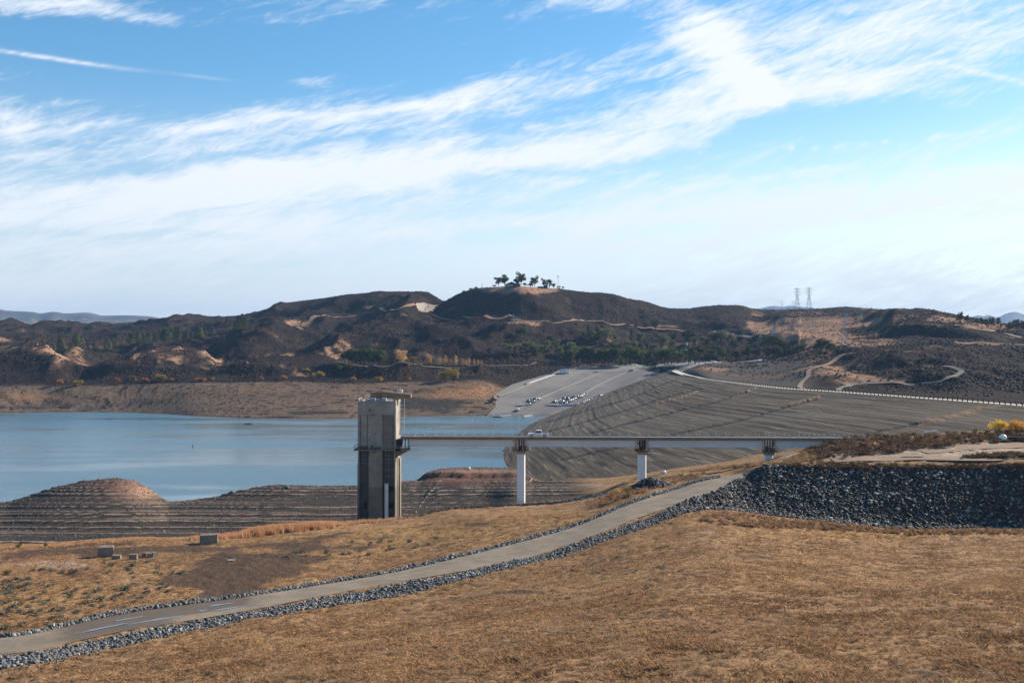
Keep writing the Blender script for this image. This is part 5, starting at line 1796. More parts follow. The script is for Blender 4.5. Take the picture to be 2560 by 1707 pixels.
M['roof_dark'] = simple_mat('dark_shingle', (.045, .05, .065), .8)
M['wall_pale'] = simple_mat('pale_wall', (.46, .42, .38), .8, var=.1)
M['wall_dark'] = simple_mat('dark_wall', (.06, .07, .085), .8)
M['wall_green'] = simple_mat('green_wall', (.04, .075, .07), .8)
M['wall_tan'] = simple_mat('tan_wall', (.42, .33, .25), .8, var=.1)
M['roof_red'] = simple_mat('red_roof', (.33, .15, .11), .8)
M['siding'] = simple_mat('blue_white_siding', (.80, .82, .85), .6, var=.06)
M['blue_tarp'] = simple_mat('blue_tarpaulin', (.05, .22, .36), .6)
house('summit_house', 1277, 716.5, 17, 12, 3.6, 3.6, M['wall_pale'], M['roof_dark'], 'dark roofed house with a pale gable on the hill summit', R(12))
house('summit_annex', 1292, 716.5, 9, 7, 4.2, 1.5, M['wall_dark'], M['roof_dark'], 'low dark annex beside the summit house', R(12), 'shed', False)
house('flat_shed', 1351, 715.8, 9, 5, 2.6, 0, M['wall_dark'], M['steel_grey'], 'low flat dark shed on the summit beside the green hut', 0, 'shed', False)
house('green_hut', 1364, 715.5, 6.5, 5, 5.2, 0, M['wall_green'], M['steel_dark'], 'square dark green hut on the summit', 0, 'hut', False)
hut = house('pump_house', 1286, 800.5, 9, 5, 2.2, 0, M['wall_pale'], M['wall_pale'], 'small pale pump house with a mast beside the hillside road', 0, 'hut', False)
MB().tube((-1.0, 0, 2.2), (-1.0, 0, 8.5), .16, .1).box((-1.0, 0, 7.2), (.9, .4, .9)).build('mast', M['white_steel'], hut)
house('storage_tank_house', 1932, 833, 7, 7, 5.2, 0, M['wall_pale'], M['wall_pale'], 'pale square tank building on the right hillside', 0, 'tank building', False)
house('storage_shed', 1947, 836, 7, 4, 2.6, 0, M['wall_tan'], M['wall_tan'], 'low tan shed beside the square tank building', 0, 'shed', False)
house('park_restroom', 1467, 920, 12, 6, 3.2, 1.6, M['wall_tan'], M['roof_red'], 'small tan park building with a red roof behind the ramp', 0, 'building', True)
x, y, z = H.hit(1508, 918, 1000)
shl = empty('picnic_shelter', (x, y, z - .2), label='long red roofed picnic shelter behind the boat ramp', cat='shelter')
MB().prism([(-13, 2.6), (13, 2.6), (11.5, 4.0), (-11.5, 4.0)], 'y', -3.2, 3.2).build('roof', M['roof_red'], shl)
for q in range(-3, 4):
    for y_ in (-2.7, 2.7):
        MB().span(q * 4 - .15, q * 4 + .15, y_ - .15, y_ + .15, 0, 2.597).build('post', M['wall_tan'], shl)
house('grey_barrier', 1402, 915, 24, 2, 6, 0, M['wall_dark'], M['wall_dark'], 'dark green screen wall at the end of the brush slope', 0, 'wall', False)
X, Y, Z = on_ramp(1411, 933.5)
rvh = empty('office_trailer', (X, Y, Z - .1), R(-4), label='blue-white two storey office trailer at the top left of the ramp', cat='office trailer')
w0 = MB().span(-5.2, 5.2, -1.9, 1.9, .4, 3.9).build('wall', M['siding'], rvh, bevel=.05)
MB().span(-5.4, 5.4, -2.1, 2.1, 3.903, 4.1).build('roof', M['white_paint'], rvh)
for q in (-4, -1.4, 1.3, 3.9):
    MB().span(q - .6, q + .6, -1.94, -1.89, 2.4, 3.3).build('window', M['glass'], w0)
MB().span(-.4, .5, -1.94, -1.89, .5, 2.2).build('door', M['steel_grey'], w0)
MB().span(-4.8, 4.8, -1.6, 1.6, -.3, .4).build('chassis', M['steel_dark'], rvh)
for (u, v, l, lab) in ((1382, 936.5, 5.5, 'blue covered boat on the verge beside the office trailer, left'), (1396, 936, 4.5, 'blue covered boat between the verge boat and the office trailer')):
    b_ = make_boat('covered_boat', l * 1.5, 2.6, M['blue_tarp'], False)
    tag(b_, lab, 'boat', 'blue covered boats by the office trailer')
    X, Y, Z = on_ramp(u, v); b_.location = (X, Y, Z)
    MB().box((0, 0, 1.1), (l * 1.1, 2.0, .8), 0, .6).build('cover', M['blue_tarp'], b_)
a = on_ramp(1322, 959); b_2 = on_ramp(1347, 950.5)
dk_ = empty('stored_dock', a, math.atan2(b_2[1] - a[1], b_2[0] - a[0]), label='pale dock walkway stranded on the left verge of the ramp', cat='dock')
dk_.rotation_euler = (0, -math.atan2(b_2[2] - a[2], math.hypot(b_2[0] - a[0], b_2[1] - a[1])), dk_.rotation_euler[2])
MB().span(0, 60, -1.2, 1.2, .3, .7).build('walkway', M['white_steel'], dk_)
MB().span(-7, -.1, -1.6, 1.6, .1, 1.0).build('pontoon', M['steel_grey'], dk_)


# ---- pylons, poles
def pylon(u, v, h, w, lab, D=None, group='transmission towers on the ridge', th=.16):
    x, y, z = H.hit(u, v, 1000) if D is None else P(u, v, D)
    z -= 2
    r = empty('transmission_tower', (x, y, z), label=lab, cat='transmission tower', group=group)
    m = MB()
    lv = [(0, 1.0), (.16, .84), (.34, .62), (.52, .42), (.66, .27)]
    for sx in (-1, 1):
        for sy in (-1, 1):
            for (a0, w0_), (a1, w1_2) in zip(lv[:-1], lv[1:]):
                m.tube((sx * w0_ * w / 2, sy * w0_ * w / 2, a0 * h), (sx * w1_2 * w / 2, sy * w1_2 * w / 2, a1 * h), th, n=4, caps=False)
            m.tube((sx * .27 * w / 2, sy * .27 * w / 2, .66 * h), (sx * .25 * w / 2, sy * .25 * w / 2, h), th, n=4, caps=False)
    for (a0, w0_), (a1, w1_2) in zip(lv[:-1], lv[1:]):
        for sy in (-1, 1):
            m.tube((-w0_ * w / 2, sy * w0_ * w / 2, a0 * h), (w1_2 * w / 2, sy * w1_2 * w / 2, a1 * h), th * .7, n=4, caps=False)
            m.tube((w0_ * w / 2, sy * w0_ * w / 2, a0 * h), (-w1_2 * w / 2, sy * w1_2 * w / 2, a1 * h), th * .7, n=4, caps=False)
            m.tube((-w1_2 * w / 2, sy * w1_2 * w / 2, a1 * h), (w1_2 * w / 2, sy * w1_2 * w / 2, a1 * h), th * .7, n=4, caps=False)
    m.build('lattice', M['steel_pylon'], r)
    for q in (.72, .84, .955):
        a = MB().tube((-w * .62, 0, q * h), (w * .62, 0, q * h), th * 1.0, n=4).tube((-w * .62, 0, q * h), (-.12 * w, 0, q * h + .03 * h), th * .7, n=4).tube((w * .62, 0, q * h), (.12 * w, 0, q * h + .03 * h), th * .7, n=4)
        a.build('cross_arm', M['steel_pylon'], r)
    return r


M['steel_pylon'] = simple_mat('galvanised_steel', (.26, .29, .30), .5)
pylon(1993, 776, 41, 9.5, 'left of the two tall lattice transmission towers on the ridge', th=.22)
pylon(2022.5, 776, 41, 9.5, 'right of the two tall lattice transmission towers on the ridge', th=.22)
# small H-frame line structures
def hframe(u, v, h, lab, Dmin=1000):
    x, y, z = H.hit(u, v, Dmin)
    r = empty('power_pole', (x, y, z - 1), label=lab, cat='power pole', group='small twin pole power structures')
    for s in (-1, 1):
        MB().tube((s * 1.3, 0, 0), (s * 1.3, 0, h), .22, .16).build('pole', M['steel_pylon'], r)
    for q in (.55, .88):
        MB().tube((-3.6, 0, q * h), (3.6, 0, q * h), .16).build('cross_arm', M['steel_pylon'], r)


hframe(1954.5, 775, 17, 'small twin pole power structure left of the tall transmission towers')
hframe(1983.5, 775, 17, 'small twin pole power structure close beside the left tall tower')
for (u, v, h, lab) in ((2116, 812, 26, 'lattice tower upper on the tan hillside'), (2111, 862, 36, 'lattice tower lower on the tan hillside'), (2154, 800, 14, 'short lattice tower right on the tan hillside')):
    pylon(u, v, h, 6.5, lab, group='grey lattice towers on the tan hillside', th=.15)


def pole(u, v, h, lab, fld=H, Dmin=1000, arm=True, r0=.22, m=None, cat='utility pole', head=None):
    x, y, z = fld.hit(u, v, Dmin)
    r = empty('utility_pole', (x, y, z - .5), label=lab, cat=cat)
    MB().tube((0, 0, 0), (0, 0, h), r0, r0 * .7, n=8).build('pole', m or M['wood_pole'], r)
    if arm:
        MB().tube((-1.6, 0, h * .93), (1.6, 0, h * .93), r0 * .6).tube((-1.1, 0, h * .86), (1.1, 0, h * .86), r0 * .6).build('cross_arm', m or M['wood_pole'], r)
    if head:
        MB().box((0, 0, h + .3), (head, .6, head)).build('antenna_head', m or M['wood_pole'], r)
    return r


M['wood_pole'] = simple_mat('pole_wood', (.16, .13, .11), .9)
pole(1395, 716, 19.5, 'tall communications pole with an antenna head right of the summit trees', arm=True, r0=.24, m=M['steel_grey'], cat='antenna pole', head=1.6)
pole(1071, 782, 14, 'utility pole standing on the pale saddle road')
pole(2059, 834, 17, 'utility pole on the tan hillside below the small towers')
pole(1982, 829, 12, 'short utility pole beside the tan shed')
sg = pole(1718, 905, 22, 'white lamp mast with two floodlight heads at the dam road bend', arm=False, r0=.3, m=M['white_steel'], cat='light mast')
MB().box((-.3, 0, 21.5), (2.2, .8, 2.4)).build('floodlight', M['white_steel'], sg)
MB().box((-1.3, 0, 15), (2.0, .8, 2.0)).build('floodlight', M['white_steel'], sg)

# ---- things lying about near the bridge
def sphere(u, v, r, D, lab):
    x, y, z = N.hit(u, v, D - 40, D + 90)
    s = empty('float_ball', (x, y, z - r * .12), label=lab, cat='float ball', group='white steel float balls')
    pf = [(r * math.sin(math.pi * i / 12) + .001, r - r * math.cos(math.pi * i / 12)) for i in range(13)]
    MB().lathe(pf, n=24).build('ball', M['white_paint'], s, smooth=True)
    MB().tube((-r * .75, -r * .6, r * .75), (-r * .98, -r * .72, r * .72), r * .16, n=8).build('lifting_eye', M['black'], s)
    MB().lathe([(r * 1.004, r - .03), (r * 1.004, r + .03)], n=24).build('weld_seam', M['steel_grey'], s)


sphere(2507, 1103, .98, 283, 'big white float ball on the brushy plateau beside the black pipe')
sphere(1660, 1185, .68, 345, 'white float ball on the dry grass right of the middle pier')
sphere(1172.5, 1174, .60, 422, 'white float ball on the crest of the red earth point')
x, y, z = N.hit(2522, 1103, 250, 320)
pb = empty('pipe_stack', (x, y, z - .1), R(-4), label='stack of long black pipes at the right edge beside the white ball', cat='pipe stack')
for i, (dy_, dz_) in enumerate(((0, .33), (.68, .33), (.34, .92))):
    MB().tube((0, dy_, dz_), (14, dy_, dz_), .33, n=12).build('pipe', M['black'], pb)
x, y, z = N.hit(2311, 1087, 250, 330)
wp = tag(MB().tube((0, 0, .5), (3.6, .3, .9), .18, n=8).build('pale_pipe', M['white_steel']), 'pale bent pipe lying across the brush on the plateau', 'pipe')
wp.location = (x, y, z + .4)


def conc_block(u, v, w, d, h, rz, lab, m, D0, D1, seed):
    x, y, z = N.hit(u, v, D0, D1)
    rr_ = np.random.default_rng(seed)
    import bmesh
    me = bpy.data.meshes.new('concrete_block')
    bm = bmesh.new()
    bmesh.ops.create_cube(bm, size=1)
    bmesh.ops.subdivide_edges(bm, edges=bm.edges, cuts=5, use_grid_fill=True)
    for q in bm.verts:
        k = vnoise(np.array([q.co.x * 4 + seed]), np.array([q.co.y * 4 + q.co.z * 3.1]), seed)[0] - .5
        q.co += q.co.normalized() * k * .10
        q.co.x *= w * (1 - .05 * (q.co.z + .5)); q.co.y *= d; q.co.z *= h
    bm.to_mesh(me); bm.free()
    me.materials.append(m)
    o = bpy.data.objects.new('concrete_block', me); link(o)
    o.location = (x, y + d / 2, z + h * .44); o.rotation_euler = (R(rr_.uniform(-3, 3)), R(rr_.uniform(-3, 3)), rz)
    tag(o, lab, 'concrete block', 'old concrete blocks on the dry grass')
    return o


M['block'] = concrete_mat('weathered_block', (.17, .14, .105), (.27, .225, .175), (.07, .055, .043), .8)
M['block_dark'] = concrete_mat('dark_block', (.16, .13, .105), (.27, .225, .18), (.07, .055, .045), .7)
conc_block(518, 1360, 3.5, 2.6, 1.9, R(14), 'large pale concrete block standing upright in front of the grass fringe', M['block'], 190, 260, 3)
conc_block(259, 1392, 2.8, 2.0, 1.9, R(20), 'large dark weathered concrete block at the left', M['block_dark'], 170, 250, 4)
conc_block(289, 1397, 1.5, 1.0, .7, R(5), 'small pale concrete slab right of the dark block', M['block'], 170, 250, 5)
conc_block(331, 1398, 1.4, 1.0, .95, R(8), 'small squarish concrete block before the rubble heap', M['block'], 170, 250, 6)
for i, (u, v) in enumerate(((360, 1392), (372, 1394), (384, 1391))):
    conc_block(u, v, .9, .8, .8, R(25 * i), 'broken concrete lump in the small rubble heap', M['block_dark'], 170, 250, 7 + i)
# ------------------------------------------------------------------ stones
def leaf_mat(name, c0, c1, trans=.15, obj_var=.35, c2=None):
    m, nt, b = new_mat(name)
    r = nt.attr('rnd').outputs['Fac']
    oi = nt.node('ShaderNodeObjectInfo')
    c = nt.mix(r, c0, c1)
    if c2: c = nt.mix(nt.ramp(r, .90, 1.0), c, c2)
    hs = nt.node('ShaderNodeHueSaturation')
    nt.put(hs.inputs['Color'], c)
    nt.put(hs.inputs['Value'], nt.ramp(oi.outputs['Random'], 0, 1, 1 - obj_var, 1 + obj_var, False))
    nt.put(hs.inputs['Hue'], nt.ramp(oi.outputs['Random'], 0, 1, .485, .515, False))
    nt.put(b.inputs['Base Color'], hs.outputs[0])
    b.inputs['Roughness'].default_value = .8
    b.inputs['Specular IOR Level'].default_value = .08
    if trans:
        tr = nt.node('ShaderNodeBsdfTranslucent')
        nt.put(tr.inputs[0], hs.outputs[0])
        mx = nt.node('ShaderNodeMixShader')
        mx.inputs[0].default_value = trans
        out = [n for n in nt.n if n.type == 'OUTPUT_MATERIAL'][0]
        nt.l.new(b.outputs[0], mx.inputs[1]); nt.l.new(tr.outputs[0], mx.inputs[2]); nt.l.new(mx.outputs[0], out.inputs[0])
    return m


def stone_mat(name, c0, c1, c2):
    m, nt, b = new_mat(name)
    r = nt.attr('rnd').outputs['Fac']
    P_ = nt.node('ShaderNodeTexCoord').outputs['Object']
    c = nt.mix(nt.ramp(r, 0, .75, smooth=False), c0, c1)
    c = nt.mix(nt.ramp(r, .82, .95), c, c2)
    c = nt.mix(nt.mul(nt.noise(P_, 6, 5, .7), .5), c, c0)
    nt.put(b.inputs['Base Color'], c)
    b.inputs['Roughness'].default_value = .75
    b.inputs['Specular IOR Level'].default_value = .25
    return m


def ico(sub=1):
    import bmesh
    bm = bmesh.new()
    bmesh.ops.create_icosphere(bm, subdivisions=sub, radius=1)
    v = np.array([p.co[:] for p in bm.verts]); f = np.array([[q.index for q in p.verts] for p in bm.faces])
    bm.free()
    return v, f


def stones(n, seed, sub=1):
    rr_ = np.random.default_rng(seed)
    out = []
    v0, f0 = ico(sub)
    for _ in range(n):
        v = v0.copy()
        for _k in range(9):                      # cut flat faces: broken rock
            d = rr_.normal(size=3); d /= np.linalg.norm(d)
            lim = rr_.uniform(.5, .85)
            h = v @ d
            v -= np.clip(h - lim, 0, None)[:, None] * d[None]
        v *= rr_.uniform(.75, 1.2, 3)[None]
        out.append((v, f0))
    return out


ROCK = stones(10, 3, 1)
ROCKB = stones(10, 9, 2)
M['rock_grey'] = stone_mat('blasted_rock', (.062, .062, .059), (.175, .176, .168), (.36, .355, .34))
M['rock_blue'] = stone_mat('blue_grey_rock', (.015, .0155, .0155), (.06, .061, .06), (.40, .395, .375))
M['rock_brown'] = stone_mat('brown_rock', (.07, .055, .045), (.17, .135, .11), (.34, .29, .24))


def line_px(pts, n, fld, D0, D1):
    """n random places along a line of photo pixels, with their photo column"""
    p = np.array(pts, float)
    d = np.concatenate([[0], np.cumsum(np.hypot(*np.diff(p, axis=0).T))])
    s = RNG.uniform(0, d[-1], n)
    return np.interp(s, d, p[:, 0]), np.interp(s, d, p[:, 1])


def lerp_line(j, a):
    return np.interp(a, N.A, nl[j][0]), np.interp(a, N.A, nl[j][1])


def strip_stones(name, n, uu, fa, fb, la, lb, size, lab, mat, hgt=0.0, variants=ROCK, dmin=None):
    """stones heaped between two fractions of two terrain lines (la..lb)"""
    a = (RNG.uniform(uu[0], uu[1], n) - CX) / F
    Da, Db = np.interp(a, N.A, nl[la][0]), np.interp(a, N.A, nl[lb][0])
    q = RNG.uniform(0, 1, n)
    D = Da + (Db - Da) * (fa + (fb - fa) * q)
    X = a * D
    s = RNG.uniform(size[0], size[1], n) * RNG.choice([.5, .75, 1.0, 1.2, 1.7], n, p=[.2, .25, .3, .17, .08])
    Z = N.z(X, D) + hgt * np.sin(q * math.pi) * RNG.uniform(.2, 1, n) + s * .25
    o = scatter(name, variants, np.stack([X, D, Z], 1), RNG.uniform(0, 6.28, n), np.stack([s, s * RNG.uniform(.7, 1.1, n), s * RNG.uniform(.55, .9, n)], 1), mat, RNG.uniform(-.8, .8, n))
    tag(o, lab, 'rocks', kind='stuff')
    return o


# near row below the road (between toe and road edge), widening towards the right
strip_stones('riprap_row', 15000, (-420, 1760), -.06, .74, 2, 3, (.11, .24), 'row of broken grey rock along the near side of the service road', M['rock_grey'], .06, ROCKB)
# far row: thin
a_ = None


def far_row(n, u0, u1, wid, size, hgt):
    u = RNG.uniform(u0, u1, n); a = (u - CX) / F
    D4 = np.interp(a, N.A, nl[4][0])
    w = np.interp(u, *wid)
    q = RNG.uniform(0, 1, n)
    D = D4 + .2 + w * q
    X = a * D
    s = RNG.uniform(size[0], size[1], n) * RNG.choice([.5, .8, 1, 1.3, 1.8], n, p=[.2, .25, .3, .17, .08])
    Z = N.z(X, D) + hgt * np.sin(q * math.pi) * RNG.uniform(.2, 1, n) + s * .25
    return np.stack([X, D, Z], 1), s


p1, s1 = far_row(9500, -420, 1800, ([-420, 0, 500, 1000, 1100, 1400, 1650, 1800], [.9, .9, 1.1, 1.3, 2.2, 3.6, 3.4, 2.5]), (.12, .24), .25)
o = scatter('riprap_row', ROCKB, p1, RNG.uniform(0, 6.28, len(p1)), np.stack([s1, s1 * .9, s1 * .75], 1), M['rock_grey'], RNG.uniform(-.8, .8, len(p1)))
tag(o, 'thin row of broken grey rock along the far side of the service road', 'rocks', kind='stuff')
# big slope on the right
n = 42000
u = RNG.uniform(1640, 2900, n); a = (u - CX) / F
D2, D4 = np.interp(a, N.A, nl[2][0]), np.interp(a, N.A, nl[4][0])
q = RNG.uniform(-.06, 1.0, n)
D3 = np.interp(a, N.A, nl[3][0])
lowlim = np.where(u < 1860, np.where(q > .5, 0, 1), 1)
D = D2 + (D4 - D2) * q
keep = (u > 1860) | (D < D3 + .3) | (D > D4 - .3) & False
keep &= RNG.random(n) < sstep(u, 1640, 1760)
u, D, a = u[keep], D[keep], a[keep]
X = a * D
s = RNG.uniform(.17, .33, len(u)) * RNG.choice([.5, .8, 1.0, 1.35, 2.0], len(u), p=[.2, .3, .3, .14, .06])
o = scatter('riprap_slope', ROCK, np.stack([X, D, N.z(X, D) + s * .2], 1), RNG.uniform(0, 6.28, len(u)), np.stack([s * 1.15, s * .9, s * .7], 1), M['rock_blue'], RNG.uniform(-.9, .9, len(u)))
tag(o, 'high slope of dark blue-grey riprap at the right', 'rocks', kind='stuff')
# stones that rolled off the rows, lying about in the grass and on the road edge
n = 900
u = RNG.uniform(-300, 2700, n); a = (u - CX) / F
far_ = (RNG.random(n) < .35) & (u < 1650)
D = np.where(far_, np.interp(a, N.A, nl[4][0]) + RNG.normal(1.2, 1.6, n), np.interp(a, N.A, nl[2][0]) - np.abs(RNG.normal(0, 1.6, n)))
X = a * D
s = RNG.uniform(.06, .2, n)
o = scatter('loose_stones', ROCKB, np.stack([X, D, N.z(X, D) + s * .2], 1), RNG.uniform(0, 6.28, n), np.stack([s, s, s * .75], 1), M['rock_grey'], RNG.uniform(-.6, .6, n))
tag(o, 'loose grey stones rolled into the grass beside the rock rows', 'stones', kind='stuff')
# broken rock along the waterline of the dam
n = 700
j_ = RNG.integers(60, len(cc) - 1, n)
k_ = RNG.normal(.972, .012, n)
q_ = cc[j_] * (1 - k_[:, None]) + tt[j_] * k_[:, None]
q_[:, :2] += RNG.normal(0, .8, (n, 2))
kp = (q_[:, 1] > 600) & (q_[:, 2] < 2)
q_ = q_[kp]; s = RNG.uniform(.2, .55, len(q_))
q_[:, 2] = np.maximum(q_[:, 2], -.1) + .1
o = scatter('waterline_rocks', ROCK, q_, RNG.uniform(0, 6.28, len(q_)), np.stack([s, s, s * .8], 1), M['rock_brown'], RNG.uniform(-.6, .6, len(q_)))
tag(o, 'broken brown rock along the waterline of the dam', 'rocks', kind='stuff')
# heap of rock in front of the middle pier
hx, hy, hz_ = N.hit(1628, 1221, 235, 300)
n = 2600
r_ = np.sqrt(RNG.random(n)); t_ = RNG.uniform(0, 6.28, n)
X = hx + r_ * np.cos(t_) * 5.4; Y = hy + 3.5 + r_ * np.sin(t_) * 4.0
Z = N.z(X, Y) + 2.1 * (1 - r_ ** 1.6) * RNG.uniform(.3, 1, n)
s = RNG.uniform(.2, .42, n)
o = scatter('rock_heap', ROCK, np.stack([X, Y, Z], 1), RNG.uniform(0, 6.28, n), np.stack([s * 1.1, s * .9, s * .8], 1), M['rock_blue'], RNG.uniform(-.9, .9, n))
tag(o, 'dark heap of broken rock at the foot of the middle bridge pier', 'rocks', kind='stuff')
# pebbles and small rocks on the drawn-down bank and its crest
n = 16000
a = (RNG.uniform(-500, 1420, n) - CX) / F
D5, D7 = np.interp(a, N.A, nD[5]), np.interp(a, N.A, nD[7])
q = np.where(RNG.random(n) < .3, 1 - np.abs(RNG.normal(0, .05, n)), RNG.uniform(.25, 1.02, n))
D = D5 + 14 + (D7 - D5 - 13) * q
X = a * D
s = RNG.uniform(.10, .26, n) * RNG.choice([.7, 1, 1, 1.6], n)
o = scatter('bank_stones', ROCK, np.stack([X, D, N.z(X, D) + s * .1], 1), RNG.uniform(0, 6.28, n), np.stack([s, s, s * .7], 1), M['rock_brown'], RNG.uniform(-.6, .6, n))
tag(o, 'brown stones strewn over the terraced lake bank', 'stones', kind='stuff')
# loose rocks on the rim above the channel
n = 1500
u = np.concatenate([RNG.uniform(900, 1520, 1100), RNG.uniform(1380, 1520, 400)]); a = (u - CX) / F
D = np.interp(a, N.A, nD[5]) + RNG.normal(-2, 2.2, n)
X = a * D
s = RNG.uniform(.10, .30, n) * RNG.choice([.6, .8, 1, 1.6], n)
o = scatter('rim_stones', ROCK, np.stack([X, D, N.z(X, D) + s * .1], 1), RNG.uniform(0, 6.28, n), np.stack([s, s, s * .7], 1), M['rock_grey'], RNG.uniform(-.6, .6, n))
tag(o, 'loose grey stones along the edge of the dry grass above the channel', 'stones', kind='stuff')
# rubble on the far bench
n = 5000
u = RNG.uniform(-300, 1290, n); a = (u - CX) / F
D1, D2 = np.interp(a, H.A, hD[1]), np.interp(a, H.A, hD[2])
D = D1 + (D2 - D1) * RNG.uniform(.0, 1.0, n) ** .8
X = a * D
kp = (fbm(X / 40, D / 18, 3, 411) > .5)
X, D = X[kp], D[kp]
s = RNG.uniform(.3, .9, len(X))
o = scatter('bench_rubble', ROCK, np.stack([X, D, H.z(X, D)], 1), RNG.uniform(0, 6.28, len(X)), np.stack([s, s, s * .8], 1), M['rock_brown'], RNG.uniform(-.6, .6, len(X)))
tag(o, 'dark rubble scattered over the far dry shore', 'stones', kind='stuff')


def boulder(u, v, s, lab, fld, D0, D1, m='rock_brown', seed=0):
    x, y, z = fld.hit(u, v, D0, D1)
    v_, f_ = stones(1, 50 + seed, 3)[0]
    o = mesh_np('boulder', v_ * np.array([s, s * .9, s * .75]), f_, M[m], None, False, {'rnd': np.full(len(v_), .6)})
    o.location = (x, y, z + s * .3)
    tag(o, lab, 'boulder')


boulder(716, 1221, 1.15, 'single pale boulder on the lake bank left of the tower', N, 340, 410, 'rock_grey', 1)
boulder(246, 1200, .8, 'dark boulder on the left crest of the round bank mound', N, 340, 410, 'rock_brown', 2)
boulder(578, 1234, 1.1, 'long flat boulder on the bank between the mound and the tower', N, 340, 410, 'rock_brown', 3)
boulder(1236, 1000, 4.2, 'dark rock outcrop at the lower left edge of the boat ramp', H, 900, 1100, 'rock_brown', 4)
boulder(1228, 1007, 3.4, 'smaller dark rock left of the ramp outcrop', H, 900, 1100, 'rock_brown', 5)
boulder(1243, 995, 2.6, 'small dark rock uphill of the ramp outcrop', H, 900, 1100, 'rock_brown', 6)

# string of floats lying down the bank right of the tower
lb = None
fl = [(1040, 1281), (1047, 1272), (1050, 1266), (1056, 1257), (1060, 1250), (1066, 1244), (1072, 1235), (1079, 1227), (1085, 1221), (1093, 1210), (1100, 1203)]
fp = [N.hit(u, v, 282, 430) for u, v in fl]
boom = empty('log_boom', fp[0], label='string of white and red floats lying down the striped bank', cat='float line')
b0 = Vector(fp[0])
cab = MB()
for a, b_ in zip(fp[:-1], fp[1:]): cab.tube(Vector(a) - b0 + Vector((0, 0, .15)), Vector(b_) - b0 + Vector((0, 0, .15)), .05, n=5)
cab.build('cable', M['steel_dark'], boom)
for i, p in enumerate(fp):
    w = Vector(p) - b0
    r = .24
    m_ = MB().lathe([(.02, 0), (r * .7, r * .25), (r, r * .9), (r * .7, r * 1.6), (.02, r * 1.9)], (w.x, w.y, w.z), 10)
    m_.build('float', M['white_paint'] if i not in (1, 4, 9) else M['float_red'] if 'float_red' in M else M.setdefault('float_red', simple_mat('red_float', (.40, .07, .05), .5)), boom, smooth=True)

# puddles on the road and ponds on the plateau
pm_, nt, b = new_mat('puddle_water')
b.inputs['Base Color'].default_value = (.20, .19, .185, 1)
b.inputs['Roughness'].default_value = .12
b.inputs['Specular IOR Level'].default_value = .6
# service road sheet, with wet mud where the puddles lie
def road_mat():
    m, nt, b = new_mat('service_road')
    P_ = nt.node('ShaderNodeTexCoord').outputs['Object']
    n1_ = nt.noise(P_, .25, 6, .65); n2_ = nt.noise(P_, 2.5, 6, .7)
    c = nt.mix(nt.ramp(n1_, .3, .7), (.165, .135, .10), (.235, .195, .148))
    c = nt.mix(nt.mul(nt.ramp(nt.noise(nt.vmath('MULTIPLY', P_, (.4, .4, 1)), .35, 5), .5, .7), .5), c, (.125, .108, .088))
    wv = nt.attr('across').outputs['Fac']
    wwav = nt.add(wv, nt.mul(nt.sub(n1_, .5), .12))
    tr_ = nt.math('MULTIPLY', nt.ramp(nt.math('ABSOLUTE', nt.sub(nt.math('ABSOLUTE', nt.sub(wwav, .5)), .17)), .03, .12, 1, 0), .16)
    c = nt.mix(tr_, c, (.13, .108, .083))
    wet = nt.add(nt.attr('wet').outputs['Fac'], nt.mul(nt.sub(n1_, .5), .9))
    wm = nt.ramp(wet, .45, .75)
    c = nt.mix(nt.mul(wm, .85), c, nt.mix(n2_, (.055, .042, .032), (.13, .10, .075)))
    nt.put(b.inputs['Base Color'], c)
    nt.put(b.inputs['Normal'], nt.bump(nt.add(n2_, nt.mul(nt.noise(P_, 9, 4), .4)), .4, .08))
    nt.put(b.inputs['Roughness'], nt.ramp(wm, 0, 1, .95, .6))
    return m


M['service_road'] = road_mat()
ua = np.arange(-800, 1874, 6.0); aa = (ua - CX) / F
Dn, zn = np.interp(aa, N.A, nl[3][0]), np.interp(aa, N.A, nl[3][1])
Df, zf_ = np.interp(aa, N.A, nl[4][0]), np.interp(aa, N.A, nl[4][1])
rows, ac, wt_ = [], [], []
for q in np.linspace(-.03, 1.03, 21):
    D = Dn + (Df - Dn) * q
    z = np.maximum(zn + (zf_ - zn) * q + .05 - .08 * np.exp(-((abs(q - .5) - .17) / .08) ** 2), N.z(aa * D, D) + .07) - .12 * (abs(2 * q - 1) > 1)
    rows.append(np.stack([aa * D, D, z], 1)); ac.append(np.full(len(aa), q))
    wt_.append(np.exp(-((ua - 290) / 190) ** 2) * .75 + np.exp(-((ua - 560) / 110) ** 2) * .7 * (q > .3) + .15)
sroad = mesh_np('service_road', np.stack(rows).reshape(-1, 3), grid_faces(21, len(aa)), M['service_road'], None, True, {'across': np.concatenate(ac), 'wet': np.concatenate(wt_)})
tag(sroad, 'tan dirt service road climbing from lower left to the bridge end', 'road', kind='structure')


